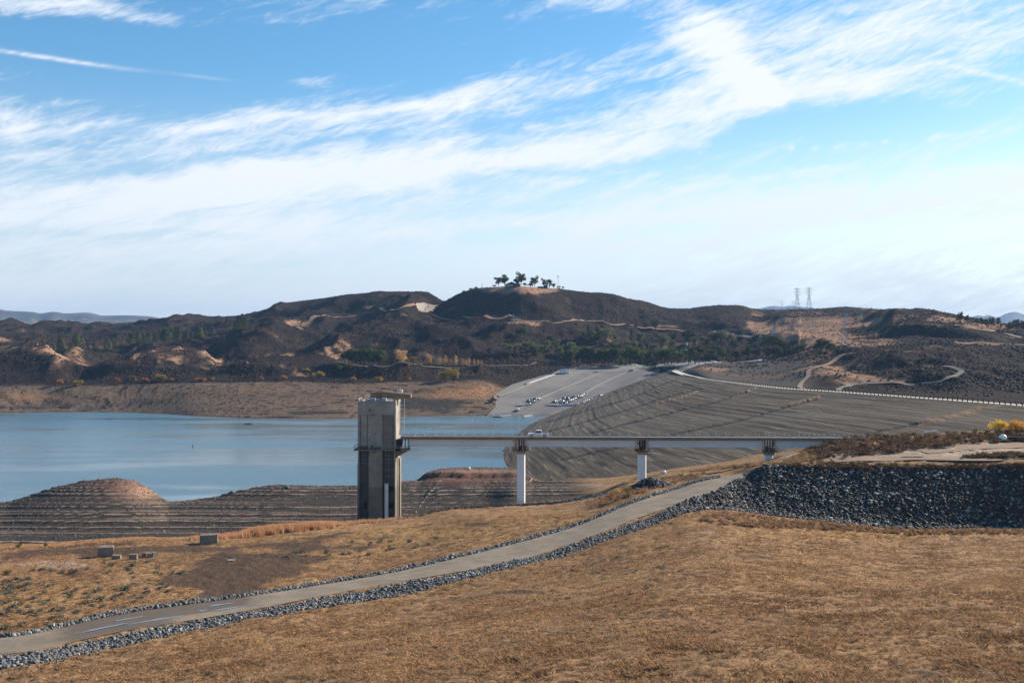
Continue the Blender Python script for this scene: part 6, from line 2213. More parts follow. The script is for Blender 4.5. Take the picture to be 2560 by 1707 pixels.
def puddle(u, q, lu, wq, seed, lab, fld='road'):
    t = np.linspace(0, 2 * math.pi, 40, endpoint=False)
    wq *= .55; lu *= 1.15
    rr_ = 1 + .5 * (vnoise(np.cos(t) * 2.2 + seed, np.sin(t) * 2.2, seed) - .5) * 2
    uu = u + np.cos(t) * lu * rr_; qq = q + np.sin(t) * wq * rr_ + .0 * t
    a = (uu - CX) / F
    D = np.interp(a, N.A, nl[3][0]) * (1 - qq) + np.interp(a, N.A, nl[4][0]) * qq
    a0 = (u - CX) / F
    zc = np.interp(a0, N.A, nl[3][1]) * .5 + np.interp(a0, N.A, nl[4][1]) * .5
    z = np.interp(a, N.A, nl[3][1]) * (1 - qq) + np.interp(a, N.A, nl[4][1]) * qq
    V = np.stack([a * D, D, z * 1.0 + .055], 1)
    c = V.mean(0)
    vs = np.concatenate([V, c[None]])
    fs = np.array([[i, (i + 1) % 40, 40] for i in range(40)])
    o = mesh_np('puddle', vs, fs, pm_)
    tag(o, lab, 'puddle', 'rain puddles on the service road')


puddle(265, .36, 52, .07, 1, 'long shallow rain puddle on the far rut of the road at left')
puddle(320, .62, 40, .06, 2, 'thin rain puddle above the long one on the road at left')
puddle(395, .28, 48, .08, 3, 'wide rain puddle beside the near rock row on the road')
puddle(508, .42, 12, .07, 4, 'tiny rain puddle between the two puddle pairs on the road')
puddle(552, .66, 24, .07, 5, 'small bright rain puddle near the far edge of the road')
puddle(585, .30, 38, .07, 6, 'narrow rain puddle near the right end of the wet stretch')
for (u, v, lu, ld_, lab) in ((2281, 1141.5, 26, 1.2, 'rain puddle on the plateau dirt track, left'), (2345, 1148, 22, 1.0, 'rain puddle on the plateau dirt track, right'), (578, 1400, 11, .5, 'rain puddle in the dark mud tracks below the road')):
    x, y, z = N.hit(u, v, 150, 300)
    t = np.linspace(0, 2 * math.pi, 32, endpoint=False)
    k = 1 + .5 * (vnoise(np.cos(t) * 2 + u, np.sin(t) * 2, 5) - .5)
    V = np.stack([x + np.cos(t) * lu / F * y * k, y + np.sin(t) * ld_ * k, np.full(32, z + .10)], 1)
    o = mesh_np('puddle', np.concatenate([V, [[x, y, z + .10]]]), np.array([[i, (i + 1) % 32, 32] for i in range(32)]), pm_)
    tag(o, lab, 'puddle')

# plateau track
for pxs, w_, lab in (([(2080, 1150), (2200, 1146), (2300, 1143), (2420, 1146), (2560, 1140), (2700, 1138)], 7, 'pale dirt track across the plateau above the riprap'), ([(2300, 1128), (2380, 1120), (2460, 1116), (2560, 1112), (2700, 1108)], 6, 'upper pale dirt track on the plateau below the white ball')):
    pts = [N.hit(u, v, 240, 320) for u, v in pxs]
    ribbon('dirt_track', M['dirt_road'], pts, w_, .12, lab, zfun=N.z, n=5)

# ------------------------------------------------------------------ grass and brush
def tuft(n, h, spread, lean, seed, w=.05):
    rr_ = np.random.default_rng(seed)
    vs, fs = [], []
    for i in range(n):
        t = rr_.uniform(0, 6.28); r = spread * rr_.random() ** .5
        bx, by_ = r * math.cos(t) * .5, r * math.sin(t) * .5
        hh = h * rr_.uniform(.55, 1.1)
        lx, ly = math.cos(t) * lean * rr_.uniform(.3, 1.2), math.sin(t) * lean * rr_.uniform(.3, 1.2)
        p = rr_.uniform(0, 3.14); wx, wy = math.cos(p) * w, math.sin(p) * w
        k = len(vs)
        vs += [(bx - wx, by_ - wy, -.05), (bx + wx, by_ + wy, -.05), (bx + lx, by_ + ly, hh)]
        fs.append((k, k + 1, k + 2))
    return np.array(vs), np.array(fs)


SHORT = [tuft(9, .30, .5, .34, 600 + i, .055) for i in range(8)]
REED = [tuft(16, 1.0, .55, .22, 620 + i, .035) for i in range(6)]


def twig(n, h, r, seed, w=.05):
    """leafy brush: small random leaf faces in a dome, on a few stems"""
    rr_ = np.random.default_rng(seed)
    vs, fs = [], []
    nb = 3
    cs = [(rr_.uniform(-.45, .45) * r, rr_.uniform(-.45, .45) * r, h * rr_.uniform(.35, .6), r * rr_.uniform(.45, .75)) for _ in range(nb)]
    for i in range(n):
        c = cs[rr_.integers(nb)]
        d = rr_.normal(size=3); d /= np.linalg.norm(d)
        q = c[3] * rr_.random() ** .4
        p = np.array([c[0] + d[0] * q, c[1] + d[1] * q, max(.02, c[2] + d[2] * q * .8)])
        e1 = rr_.normal(size=3); e1 /= np.linalg.norm(e1)
        e2 = np.cross(e1, rr_.normal(size=3)); e2 /= np.linalg.norm(e2) + 1e-9
        k = len(vs)
        ww = w * rr_.uniform(.6, 1.5)
        vs += [p - e1 * ww, p + e1 * ww, p + e2 * ww * 1.6]
        fs.append((k, k + 1, k + 2))
    return np.array(vs), np.array(fs)


M['grass'] = leaf_mat('dry_grass', (.19, .105, .047), (.47, .29, .135), .25, 0)
M['reed'] = leaf_mat('dry_reed', (.40, .22, .10), (.66, .42, .22), .35, 0)
M['brush'] = leaf_mat('dry_brush', (.075, .045, .028), (.23, .145, .085), .15, 0)
M['brush_tan'] = leaf_mat('tan_brush', (.22, .125, .07), (.44, .27, .155), .25, 0)
# clumps over the hillside
n = 175000
u = RNG.uniform(-300, 3250, n)
t = RNG.random(n)
D = 59 + (240 - 59) * t ** 1.25
a = (u - CX) / F
D2, D3, D4, D5_ = [np.interp(a, N.A, nl[j][0]) for j in (2, 3, 4, 5)]
ok = (D < D2 - .8) | ((u < 1800) & (D > D4 + np.interp(u, [0, 1000, 1100, 1500], [2, 2.2, 3.4, 5])) & (D < D5_))
X = a * D
w_ = fbm(X / 4.5, D / 4.5, 3, 77)
ok &= RNG.random(n) < (.25 + 1.2 * sstep(w_, .35, .65))
jj = np.clip(((np.log(D) - N.L[0]) / (N.L[1] - N.L[0])).astype(int), 0, len(N.L) - 1); ii = np.clip(((a - N.A[0]) / (N.A[1] - N.A[0])).astype(int), 0, len(N.A) - 1)
ok &= RNG.random(n) > mud[jj, ii] * .93
X, D, a = X[ok], D[ok], a[ok]
s = RNG.uniform(.45, 1.05, len(X)) * (.7 + .6 * fbm(X / 2.0, D / 2.0, 2, 87))
o = scatter('dry_grass', SHORT, np.stack([X, D, N.z(X, D) - .02], 1), RNG.uniform(0, 6.28, len(X)), np.stack([s * 1.2, s * 1.2, s * .75], 1), M['grass'], None, np.clip(fbm(X / 9, D / 9, 3, 97) + RNG.normal(0, .18, len(X)), 0, 1))
tag(o, 'short dry golden grass covering the near hillside', 'grass', kind='stuff')
# tall fringe along the rim
u = np.concatenate([RNG.uniform(640, 840, 2600), RNG.uniform(480, 660, 800), RNG.uniform(830, 1330, 1300), RNG.uniform(-100, 420, 700), RNG.uniform(1300, 1420, 200)])
a = (u - CX) / F
D = np.interp(a, N.A, nD[5]) + RNG.normal(-1.0, 2.0, len(u))
X = a * D
s = np.interp(u, [-100, 450, 520, 650, 800, 850, 1000, 1400], [.5, .5, .9, 1.6, 1.5, .9, .7, .5]) * RNG.uniform(.6, 1.15, len(u))
o = scatter('tall_dry_grass', REED, np.stack([X, D, N.z(X, D)], 1), RNG.uniform(0, 6.28, len(u)), np.stack([s, s, s], 1), M['reed'])
tag(o, 'tall pale orange grass along the rim of the hillside', 'grass', kind='stuff')


def brush_px(name, n, poly, D0, D1, size, mat, lab, variants, h=(.7, 1.1), tone=None):
    us = np.array([p[0] for p in poly]); vs = np.array([p[1] for p in poly])
    P3, S3 = [], []
    while len(P3) < n:
        uu, vv = RNG.uniform(us.min(), us.max()), RNG.uniform(vs.min(), vs.max())
        if not in_poly(np.array([uu]), np.array([vv]), poly)[0]: continue
        P3.append(N.hit(uu, vv, D0, D1))
    P3 = np.array(P3); s = RNG.uniform(size[0], size[1], n)
    o = scatter(name, variants, P3, RNG.uniform(0, 6.28, n), np.stack([s, s, s * RNG.uniform(h[0], h[1], n)], 1), mat)
    tag(o, lab, 'brush', kind='stuff')


TW = [twig(60, 1.0, .9, 640 + i, .11) for i in range(7)]
TWS = [twig(34, .9, .9, 660 + i, .13) for i in range(7)]
brush_px('dry_brush', 900, [(2010, 1128), (2120, 1096), (2300, 1088), (2480, 1082), (2600, 1070), (2640, 1100), (2470, 1108), (2380, 1116), (2290, 1126), (2200, 1138), (2100, 1146), (2050, 1150)], 240, 330, (.7, 1.5), M['brush'], 'dark brown dry brush over the plateau', TW)
brush_px('dry_brush', 420, [(2390, 1146), (2450, 1138), (2560, 1134), (2640, 1134), (2640, 1145), (2500, 1146)], 240, 290, (.5, 1.1), M['brush'], 'brown brush strip between the two plateau tracks', TW)
brush_px('dry_brush', 650, [(1960, 1165), (2060, 1158), (2200, 1163), (2350, 1166), (2640, 1160), (2640, 1170), (2350, 1176), (2150, 1176), (1980, 1172)], 240, 262, (.5, 1.1), M['brush'], 'dark red-brown brush along the top of the riprap slope', TW)
brush_px('tan_brush', 800, [(1690, 1184), (1800, 1166), (1890, 1160), (1950, 1158), (2010, 1130), (2080, 1140), (1990, 1160), (1900, 1165), (1820, 1172)], 240, 330, (.4, .9), M['brush_tan'], 'tan dry brush on the bank under the bridge end', TWS)
brush_px('tan_brush', 900, [(1740, 1300), (1800, 1278), (1920, 1290), (2080, 1308), (2270, 1324), (2560, 1322), (2640, 1326), (2560, 1334), (2270, 1336), (2080, 1325), (1900, 1318), (1800, 1312)], 190, 240, (.35, .8), M['brush_tan'], 'tan brush along the foot of the riprap slope', TWS)
brush_px('dry_brush', 500, [(1780, 1312), (1920, 1302), (2080, 1312), (2270, 1328), (2640, 1328), (2640, 1336), (2270, 1338), (2080, 1326), (1900, 1320)], 190, 240, (.3, .6), M['brush'], 'dark low brush in the ditch below the riprap slope', TWS)
brush_px('tan_brush', 420, [(1460, 1260), (1560, 1222), (1680, 1195), (1760, 1180), (1760, 1190), (1660, 1215), (1560, 1245), (1490, 1270)], 205, 330, (.4, 1.0), M['brush_tan'], 'tan and orange brush beside the road below the bridge', TWS)

# small grey-green shrubs on the near grass, each its own thing
M['sage'] = leaf_mat('grey_sage', (.10, .10, .072), (.21, .20, .15), .3, .3)
M['sage_green'] = leaf_mat('green_bush', (.05, .075, .02), (.13, .16, .05), .2, .25)
M['bark'] = simple_mat('bark', (.075, .058, .045), .95)
SG = []
for i in range(5):
    v_, f_ = twig(90, .55, .62, 700 + i, .085)
    SG.append((v_, f_))
sg_proto = []
SHR = []
srng = random.Random(9)
for (poly, cnt, D0, D1, lab, grp) in (
        ([(0, 1440), (90, 1420), (250, 1405), (430, 1400), (470, 1440), (420, 1480), (330, 1520), (180, 1555), (0, 1580)], 150, 130, 225, 'low grey-green shrub on the orange grass left of the mud patch', 'shrubs dotted over the grass at lower left'),
        ([(770, 1370), (870, 1345), (1100, 1340), (1110, 1360), (980, 1380), (850, 1400), (690, 1395)], 42, 165, 262, 'low grey-green shrub on the slope between the road and the tower', 'shrubs dotted below the tower'),
        ([(640, 1385), (760, 1380), (760, 1400), (640, 1400)], 8, 165, 262, 'small shrub beside the dark wheel tracks', 'shrubs by the wheel tracks')):
    us = [p[0] for p in poly]; vs = [p[1] for p in poly]
    k = 0
    while k < cnt:
        u, v = srng.uniform(min(us), max(us)), srng.uniform(min(vs), max(vs))
        if not in_poly(np.array([u]), np.array([v]), poly)[0]: continue
        x, y, z = N.hit(u, v, D0, D1)
        i = srng.randrange(5)
        if len(sg_proto) <= i or sg_proto[i] is None:
            while len(sg_proto) <= i: sg_proto.append(None)
            o = mesh_np('shrub', SG[i][0], SG[i][1], M['sage'], None, False, {'rnd': np.random.default_rng(i).random(len(SG[i][0]))})
            sg_proto[i] = o
        else:
            o = sg_proto[i].copy(); link(o)
        s = srng.uniform(.55, 1.25) * (1 if k % 7 else 1.4)
        o.location = (x, y, z - .03); o.rotation_euler = (0, 0, srng.uniform(0, 6.28)); o.scale = (s * 1.25, s, s * .8)
        tag(o, lab, 'shrub', grp)
        k += 1


def bush(u, v, w, h, mat, lab, fld, D0, D1, seed, n=700, leaf=None, group=None, stems=True, lean=0):
    """one rounded bush or low tree: crown of leaf faces in clumps, with stems"""
    x, y, z = fld.hit(u, v, D0, D1)
    rr_ = np.random.default_rng(seed)
    r = empty('bush', (x, y, z - .1), label=lab, cat='bush')
    if group: r['group'] = group
    nb = 9
    vs, fs = [], []
    cs = []
    for i in range(nb):
        t = rr_.uniform(0, 6.28); q = rr_.random() ** .6
        cs.append((math.cos(t) * w * .33 * q, math.sin(t) * w * .33 * q, h * rr_.uniform(.35, .72), w * rr_.uniform(.13, .24)))
    lf = leaf or w * .045
    for i in range(n):
        c = cs[rr_.integers(nb)]
        d = rr_.normal(size=3); d /= np.linalg.norm(d)
        q = c[3] * rr_.random() ** .33
        p = np.array([c[0] + d[0] * q, c[1] + d[1] * q, max(.1, c[2] + d[2] * q * (h / w) * 1.1)])
        e1 = rr_.normal(size=3); e1 /= np.linalg.norm(e1)
        e2 = np.cross(e1, rr_.normal(size=3)); e2 /= np.linalg.norm(e2) + 1e-9
        k = len(vs)
        vs += [p - e1 * lf, p + e1 * lf, p + e2 * lf * 1.5]
        fs.append((k, k + 1, k + 2))
    mesh_np('crown', np.array(vs), np.array(fs), mat, r, False, {'rnd': np.repeat(rr_.random(n), 3)})
    if stems:
        m = MB()
        for c in cs:
            m.tube((0, 0, -.3), (c[0] * .5, c[1] * .5, c[2] * .55), w * .018, w * .012, 5)
            m.tube((c[0] * .5, c[1] * .5, c[2] * .55), (c[0], c[1], c[2] + c[3] * .3), w * .012, w * .004, 5)
        m.build('stem', M['bark'], r)
    return r


M['yellow'] = leaf_mat('yellow_leaf', (.48, .27, .04), (.74, .47, .08), .4, .12)
M['yellow_green'] = leaf_mat('yellow_green_leaf', (.16, .13, .025), (.36, .27, .06), .3, .2)
M['orange_leaf'] = leaf_mat('orange_leaf', (.28, .13, .05), (.50, .26, .10), .35, .2)
M['red_leaf'] = leaf_mat('red_leaf', (.22, .06, .035), (.36, .11, .06), .3, .2)
bush(2496, 1083, 6.4, 4.6, M['yellow'], 'golden yellow leafed tree at the right edge of the plateau, left half', N, 280, 330, 11, 1500, .16, 'golden trees beyond the plateau brush')
bush(2542, 1082, 5.6, 4.2, M['yellow'], 'golden yellow leafed tree at the right edge of the plateau, right half', N, 280, 330, 12, 1300, .16, 'golden trees beyond the plateau brush')
bush(2585, 1080, 5.0, 3.4, M['yellow'], 'golden yellow leafed tree cut by the right edge of the picture', N, 280, 330, 13, 900, .16)
bush(1571, 1243, 1.9, 3.0, M['yellow_green'], 'upright yellow-green bush beside the road below the rock heap', N, 200, 300, 14, 350, .09)
bush(1548, 1236, 1.5, 1.7, M['yellow'], 'small golden bush left of the yellow-green bush by the road', N, 200, 300, 15, 260, .08)
bush(1528, 1250, 2.4, 2.2, M['orange_leaf'], 'orange dry bush left of the golden bush by the road', N, 200, 300, 16, 380, .08)
bush(17, 1437, 1.8, 1.1, M['sage_green'], 'bright green bush at the left edge of the dirt', N, 140, 225, 17, 350, .07)
bush(47, 1370, 1.7, 1.3, M['sage_green'], 'green bush on the rim at the far left', N, 180, 225, 18, 320, .07)
bush(114, 1367, 1.0, 1.0, M['sage_green'], 'smaller green bush on the rim right of the left one', N, 180, 230, 19, 240, .07)
bush(26, 1440 + 14, 1.2, .6, M['sage'], 'low dusty bush in front of the bright green bush', N, 140, 225, 20, 200, .07)
for (u, v, s_, lab) in ((1430, 1427, .8, 'dark tuft on the lower grass slope, leftmost of three'), (1481, 1434, .7, 'dark tuft on the lower grass slope, middle of three'), (1498, 1434, 1.0, 'dark tuft on the lower grass slope, rightmost of three'), (1592, 1426, .6, 'tiny dark tuft alone on the lower grass slope'), (2252, 1367, .6, 'single dark clod on the bright grass below the riprap')):
    bush(u, v, 1.0 * s_, .6 * s_, M['sage'], lab, N, 100, 240, int(u), 160, .05, None, False)
bush(1379, 1200, 2.4, 1.5, M['orange_leaf'], 'rusty bush on the flat grass left of the middle pier', N, 300, 440, 31, 300, .12)

# far yellow and orange bushes along the dry shore
M['dull_yellow'] = leaf_mat('dull_yellow_leaf', (.24, .14, .03), (.40, .26, .06), .3, .2)
FB = [(1113, 953, 15, 13, 'dull_yellow', 'large golden tree at the foot of the dark bank, left trunk'), (1133, 954, 14, 15, 'yellow_green', 'large golden-green tree at the foot of the dark bank, right trunk'),
      (195, 965, 13, 7, 'yellow_green', 'round yellow-green bush in the valley mouth at left'), (152, 963, 10, 7, 'orange_leaf', 'tan bush left of the round yellow-green bush'),
      (334, 954, 10, 7, 'yellow_green', 'yellow bush at the foot of the sandy hill, left one'), (362, 955, 10, 5, 'red_leaf', 'reddish bush between the two yellow bushes'),
      (404, 952, 14, 8, 'yellow_green', 'wide yellow bush at the foot of the sandy hill, right one'), (428, 953, 7, 4, 'orange_leaf', 'low orange bush right of the wide yellow bush'), (295, 960, 7, 8, 'orange_leaf', 'thin brown bush at the edge of the dark spur'),
      (500, 953, 14, 4, 'orange_leaf', 'low row of orange bushes on the dry shore'), (532, 950, 6, 4, 'dull_yellow', 'small golden bush beside the low orange row'),
      (800, 945, 12, 8, 'dull_yellow', 'golden bush on the pale mound left of the dark bank'), (708, 951, 11, 6, 'orange_leaf', 'orange bush at the foot of the pale mound'), (657, 952, 6, 5, 'orange_leaf', 'small orange bush at the left end of the pale mound'),
      (765, 930, 9, 5, 'dull_yellow', 'small golden bush on the upper edge of the pale mound'), (848, 925, 10, 6, 'yellow_green', 'yellow-green bush below the shore road, left'), (872, 921, 14, 6, 'yellow_green', 'yellow-green bush below the shore road, right'),
      (948, 955, 11, 6, 'dull_yellow', 'golden bush in the middle of the dark bank'), (886, 955, 8, 6, 'orange_leaf', 'brown bush at the left part of the dark bank'), (1086, 951, 5, 4, 'red_leaf', 'small red bush at the foot of the dark bank'),
      (1022, 953, 8, 5, 'orange_leaf', 'pinkish orange bush at the middle of the bank foot'), (1182, 940, 5, 3, 'orange_leaf', 'faint orange bush right of the golden trees')]
for i, (u, v, w, h, m, lab) in enumerate(FB):
    bush(u, v, w, h, M[m], lab, H, 950, 1250, 60 + i, 420, w * .05, 'autumn bushes along the far dry shore')

# ------------------------------------------------------------------ trees
M['oak'] = leaf_mat('oak_leaf', (.032, .042, .016), (.115, .13, .048), .3, .35)
M['olive'] = leaf_mat('grey_green_leaf', (.07, .085, .034), (.21, .225, .105), .35, .3)
M['pine'] = leaf_mat('pine_needle', (.04, .052, .02), (.13, .145, .06), .3, .3)
M['brown_tree'] = leaf_mat('bare_twig', (.07, .05, .04), (.15, .105, .08), .1, .25)
M['pale_tree'] = leaf_mat('pale_autumn_leaf', (.36, .21, .10), (.60, .38, .20), .4, .2)


def tree_proto(kind, seed, mat):
    """unit-height tree: trunk with limbs, crown of leaf faces in clumps"""
    rr_ = np.random.default_rng(seed)
    r = empty('tree', (0, 0, 0))
    cs, limbs = [], []
    if kind == 'round':
        th, lf, n = .18, .045, 560
        for i in range(9):
            t = 2.4 * i + rr_.uniform(-.4, .4); q = rr_.uniform(.1, .30)
            cs.append((math.cos(t) * q, math.sin(t) * q, rr_.uniform(.42, .82), rr_.uniform(.13, .20)))
        zs = .8
    elif kind == 'airy':
        th, lf, n = .26, .028, 1700
        for i in range(15):
            t = 2.4 * i + rr_.uniform(-.4, .4); q = rr_.uniform(.04, .31)
            cs.append((math.cos(t) * q, math.sin(t) * q, rr_.uniform(.40, .88), rr_.uniform(.11, .17)))
        zs = .8
    elif kind == 'conifer':
        th, lf, n = .12, .042, 480
        for i in range(12):
            h = .16 + .8 * i / 11; t = 2.4 * i
            w = .17 * (1 - h) + .03
            cs.append((math.cos(t) * w * .7, math.sin(t) * w * .7, h, w + .025))
        zs = .75
    elif kind == 'poplar':
        th, lf, n = .1, .030, 320
        for i in range(8):
            h = .2 + .7 * i / 7; t = 2.4 * i
            cs.append((math.cos(t) * .05, math.sin(t) * .05, h, .17 * math.sin(math.pi * (.2 + .72 * i / 7))))
        zs = 1.1
    vs, fs = [], []
    for i in range(n):
        c = cs[rr_.integers(len(cs))]
        d = rr_.normal(size=3); d /= np.linalg.norm(d)
        q = c[3] * rr_.random() ** .3
        p = np.array([c[0] + d[0] * q, c[1] + d[1] * q, min(1.0, max(.06, c[2] + d[2] * q * zs))])
        e1 = rr_.normal(size=3); e1 /= np.linalg.norm(e1)
        e2 = np.cross(e1, rr_.normal(size=3)); e2 /= np.linalg.norm(e2) + 1e-9
        k = len(vs)
        vs += [p - e1 * lf, p + e1 * lf, p + e2 * lf * 1.5]
        fs.append((k, k + 1, k + 2))
    mesh_np('crown', np.array(vs), np.array(fs), mat, r, False, {'rnd': np.repeat(rr_.random(n), 3)})
    m = MB()
    tw = .022 if kind != 'round' else .028
    if kind in ('conifer', 'poplar'):
        m.tube((0, 0, -.04), (0, 0, .9), tw * .8, .004, 6)
    else:
        m.tube((0, 0, -.04), (.01, 0, th), tw, tw * .75, 6)
        for c in cs:
            m.tube((.01, 0, th * rr_.uniform(.8, 1)), (c[0] * .75, c[1] * .75, c[2]), tw * .5, tw * .12, 5)
    m.build('trunk', M['bark'], r)
    return r


PROTO = {}


def plant(kind, mat, u, v, h, lab, group=None, name='tree', wide=1.0, D0=1050, D1=3000, variants=4, fld=H, sink=.3):
    x, y, z = fld.hit(u, v, D0, D1)
    key = (kind, mat, srng.randrange(variants))
    if key not in PROTO:
        o = tree_proto(kind, abs(hash(key[0])) % 7 + 31 * key[2] + len(mat) * 7, M[mat]); PROTO[key] = o
    else:
        o = copy_tree(PROTO[key])
    o.name = name
    o.location = (x, y, z - sink)
    if D0 in (1050, 1250) and kind != 'poplar': h = h * (1.45 if D0 == 1050 else 1.15)
    o.scale = (h * wide, h * wide, h)
    o.rotation_euler = (0, 0, srng.uniform(0, 6.28))
    tag(o, lab, 'tree', group)
    return o


# summit trees
for (u, v, h, w, k, m, lab) in (
        (1262, 716, 18, 1.05, 'airy', 'olive', 'large airy tree behind the summit house'), (1246, 716, 14, .9, 'airy', 'olive', 'leaning airy tree at the left of the summit house'),
        (1303, 716, 20, .85, 'airy', 'olive', 'tallest airy tree right of the summit house'), (1291, 716, 15, .75, 'airy', 'olive', 'slim airy tree close behind the summit house roof'),
        (1312, 716, 6.5, 1.1, 'round', 'oak', 'small round dark tree beside the tallest summit tree'), (1326, 716, 6.5, 1.3, 'round', 'oak', 'low round dark bush-like tree in the middle of the summit'),
        (1337, 716, 17, .85, 'airy', 'olive', 'pale trunked airy tree in the middle of the summit'), (1331, 716, 14, .6, 'airy', 'olive', 'thin airy tree left of the pale trunked one'), (1360, 716, 15, .62, 'airy', 'olive', 'narrow airy tree behind the green hut'),
        (1374, 716, 14, .9, 'round', 'oak', 'dense dark tree right of the green hut'), (1384, 716, 8.5, .8, 'round', 'oak', 'small dark tree leaning right of the dense one'), (1393, 717, 4.6, .7, 'conifer', 'pine', 'little dark conifer at the foot of the antenna pole'),
        (1399, 717, 5, .8, 'round', 'olive', 'small round tree just right of the antenna pole'), (1407, 719, 4.6, .9, 'round', 'olive', 'small round tree furthest right on the summit'), (1205, 720, 7, .35, 'poplar', 'pine', 'thin dark cypress alone left of the summit'),
        (1190, 724, 5, 1.3, 'round', 'oak', 'round dark bush on the skyline left of the cypress'), (1178, 727, 5, 1.2, 'round', 'oak', 'second dark bush on the skyline further down left'), (1236, 717, 4, 1.4, 'round', 'oak', 'low dark hedge bush left of the summit house'), (1160, 733, 5, 1.2, 'round', 'oak', 'lowest dark bush on the skyline by the saddle')):
    plant(k, m, u, v, h * 1.15, lab, 'trees on the summit', wide=w * 1.2, D0=1450, sink=.8)


def zz(x, y): return 1200 + x / 2.735, 810 + y / 2.735


PARK = [(300, 100, 'oak', 12), (262, 92, 'oak', 9), (250, 128, 'oak', 9), (705, 100, 'olive', 10), (770, 122, 'olive', 11), (740, 84, 'pine', 11), (860, 118, 'olive', 14), (835, 96, 'pine', 12), (800, 95, 'pine', 11), (1200, 44, 'oak', 13), (1425, 95, 'oak', 9),
        (1645, 130, 'olive', 14), (1600, 140, 'oak', 11), (1555, 165, 'oak', 10), (1520, 130, 'olive', 9), (1470, 150, 'olive', 9), (1240, 180, 'olive', 15), (1275, 150, 'oak', 9), (1180, 205, 'olive', 10), (1100, 150, 'olive', 14), (1040, 135, 'pine', 14), (920, 130, 'olive', 9),
        (1010, 180, 'olive', 10), (1055, 185, 'olive', 9), (900, 210, 'olive', 12), (870, 195, 'olive', 9), (940, 190, 'olive', 8), (1320, 172, 'olive', 9), (1110, 215, 'olive', 9), (1735, 190, 'oak', 12), (1860, 190, 'olive', 10), (1930, 175, 'olive', 10),
        (1965, 165, 'oak', 13), (2000, 175, 'oak', 14), (2035, 185, 'oak', 13), (2080, 195, 'oak', 9), (2110, 205, 'oak', 8), (2150, 208, 'oak', 8), (2195, 207, 'oak', 8), (2050, 215, 'oak', 8), (2330, 190, 'oak', 11), (2370, 185, 'oak', 9), (2300, 195, 'oak', 8)]
for i, (x, y, m, h) in enumerate(PARK):
    u, v = zz(x, y)
    plant('conifer' if m == 'pine' else 'round', m, u, v, h, {'oak': 'dark green round tree on the brushy slope above the parking area', 'olive': 'grey-green tree on the brushy slope above the parking area', 'pine': 'dark conifer on the brushy slope above the parking area'}[m],
          'trees on the slope behind the boat ramp', wide=1.0 if m == 'pine' else srng.uniform(.85, 1.2))
GROVE = [(zz(x, y), m, h) for x, y, m, h in (
    (170, 190, 'olive', 8), (205, 195, 'olive', 7), (240, 188, 'olive', 9), (275, 192, 'olive', 9), (310, 190, 'olive', 9), (345, 200, 'olive', 11), (375, 215, 'olive', 13), (400, 185, 'olive', 9), (430, 228, 'olive', 12), (455, 190, 'olive', 11), (490, 180, 'olive', 9), (530, 180, 'olive', 10),
    (570, 215, 'olive', 13), (545, 235, 'olive', 11), (615, 222, 'olive', 14), (595, 250, 'olive', 12), (680, 235, 'olive', 11), (640, 195, 'olive', 8))]
for (u, v), m, h in GROVE:
    plant('round', m, u, v, h, 'light grey-green tree in the grove left above the ramp', 'grey-green grove above the ramp', wide=srng.uniform(.85, 1.15))
ROW = [(60, 272, 'brown_tree', 12), (100, 274, 'brown_tree', 11), (140, 274, 'brown_tree', 12), (195, 272, 'brown_tree', 12), (245, 268, 'brown_tree', 11), (20, 272, 'brown_tree', 10), (480, 268, 'brown_tree', 10), (530, 272, 'brown_tree', 12), (325, 268, 'brown_tree', 9)]
for x, y, m, h in ROW:
    u, v = zz(x, y); plant('round', m, u, v, h, 'bare brown tree at the foot of the slope left of the ramp', 'bare brown trees left of the ramp', wide=srng.uniform(.9, 1.2))
BROW = [(590, 290, 13), (620, 285, 14), (665, 285, 16), (700, 282, 17), (740, 284, 17), (780, 286, 15), (820, 284, 14), (855, 285, 15), (880, 284, 13), (925, 284, 16), (960, 282, 14), (1000, 284, 13), (1030, 284, 17), (1060, 280, 15), (1125, 282, 13), (1170, 278, 13), (1210, 278, 14), (1265, 278, 15),
        (1285, 276, 15), (1310, 276, 14), (1350, 276, 12), (1440, 268, 13), (1470, 275, 17), (1500, 268, 13), (1530, 258, 13), (1570, 256, 12), (1625, 254, 14), (1660, 250, 11), (1690, 250, 11), (1750, 250, 10), (1840, 248, 13), (1890, 244, 11), (1975, 248, 13), (2035, 238, 11), (1590, 235, 12), (1400, 262, 11)]
for x, y, h in BROW:
    u, v = zz(x, y)
    m = srng.choice(['oak', 'oak', 'oak', 'brown_tree' if x > 1220 else 'oak'])
    plant('round', m, u, v, h, {'oak': 'large dark round tree along the edge of the parking area', 'brown_tree': 'dark bare-twigged tree along the edge of the parking area'}[m], 'row of trees along the parking edge', wide=srng.uniform(.95, 1.25), D1=1320)
for (x, y, h, m, lab) in ((967, 286, 9, 'yellow_green', 'yellow-green tree in front of the dark row by the parking area'), (755, 288, 6, 'red_leaf', 'small red tree beside the park building, left'), (803, 288, 6, 'red_leaf', 'small red tree beside the park building, right'), (1760, 244, 9, 'red_leaf', 'reddish bare tree near the right end of the parking row'), (1424, 282, 7, 'olive', 'small green tree at the foot of the light mast')):
    u, v = zz(x, y); plant('round', m, u, v, h, lab, D1=1320)
# grove and autumn row on the shore road
def c2(x, y): return 640 + x / 3.672, 700 + y / 3.672


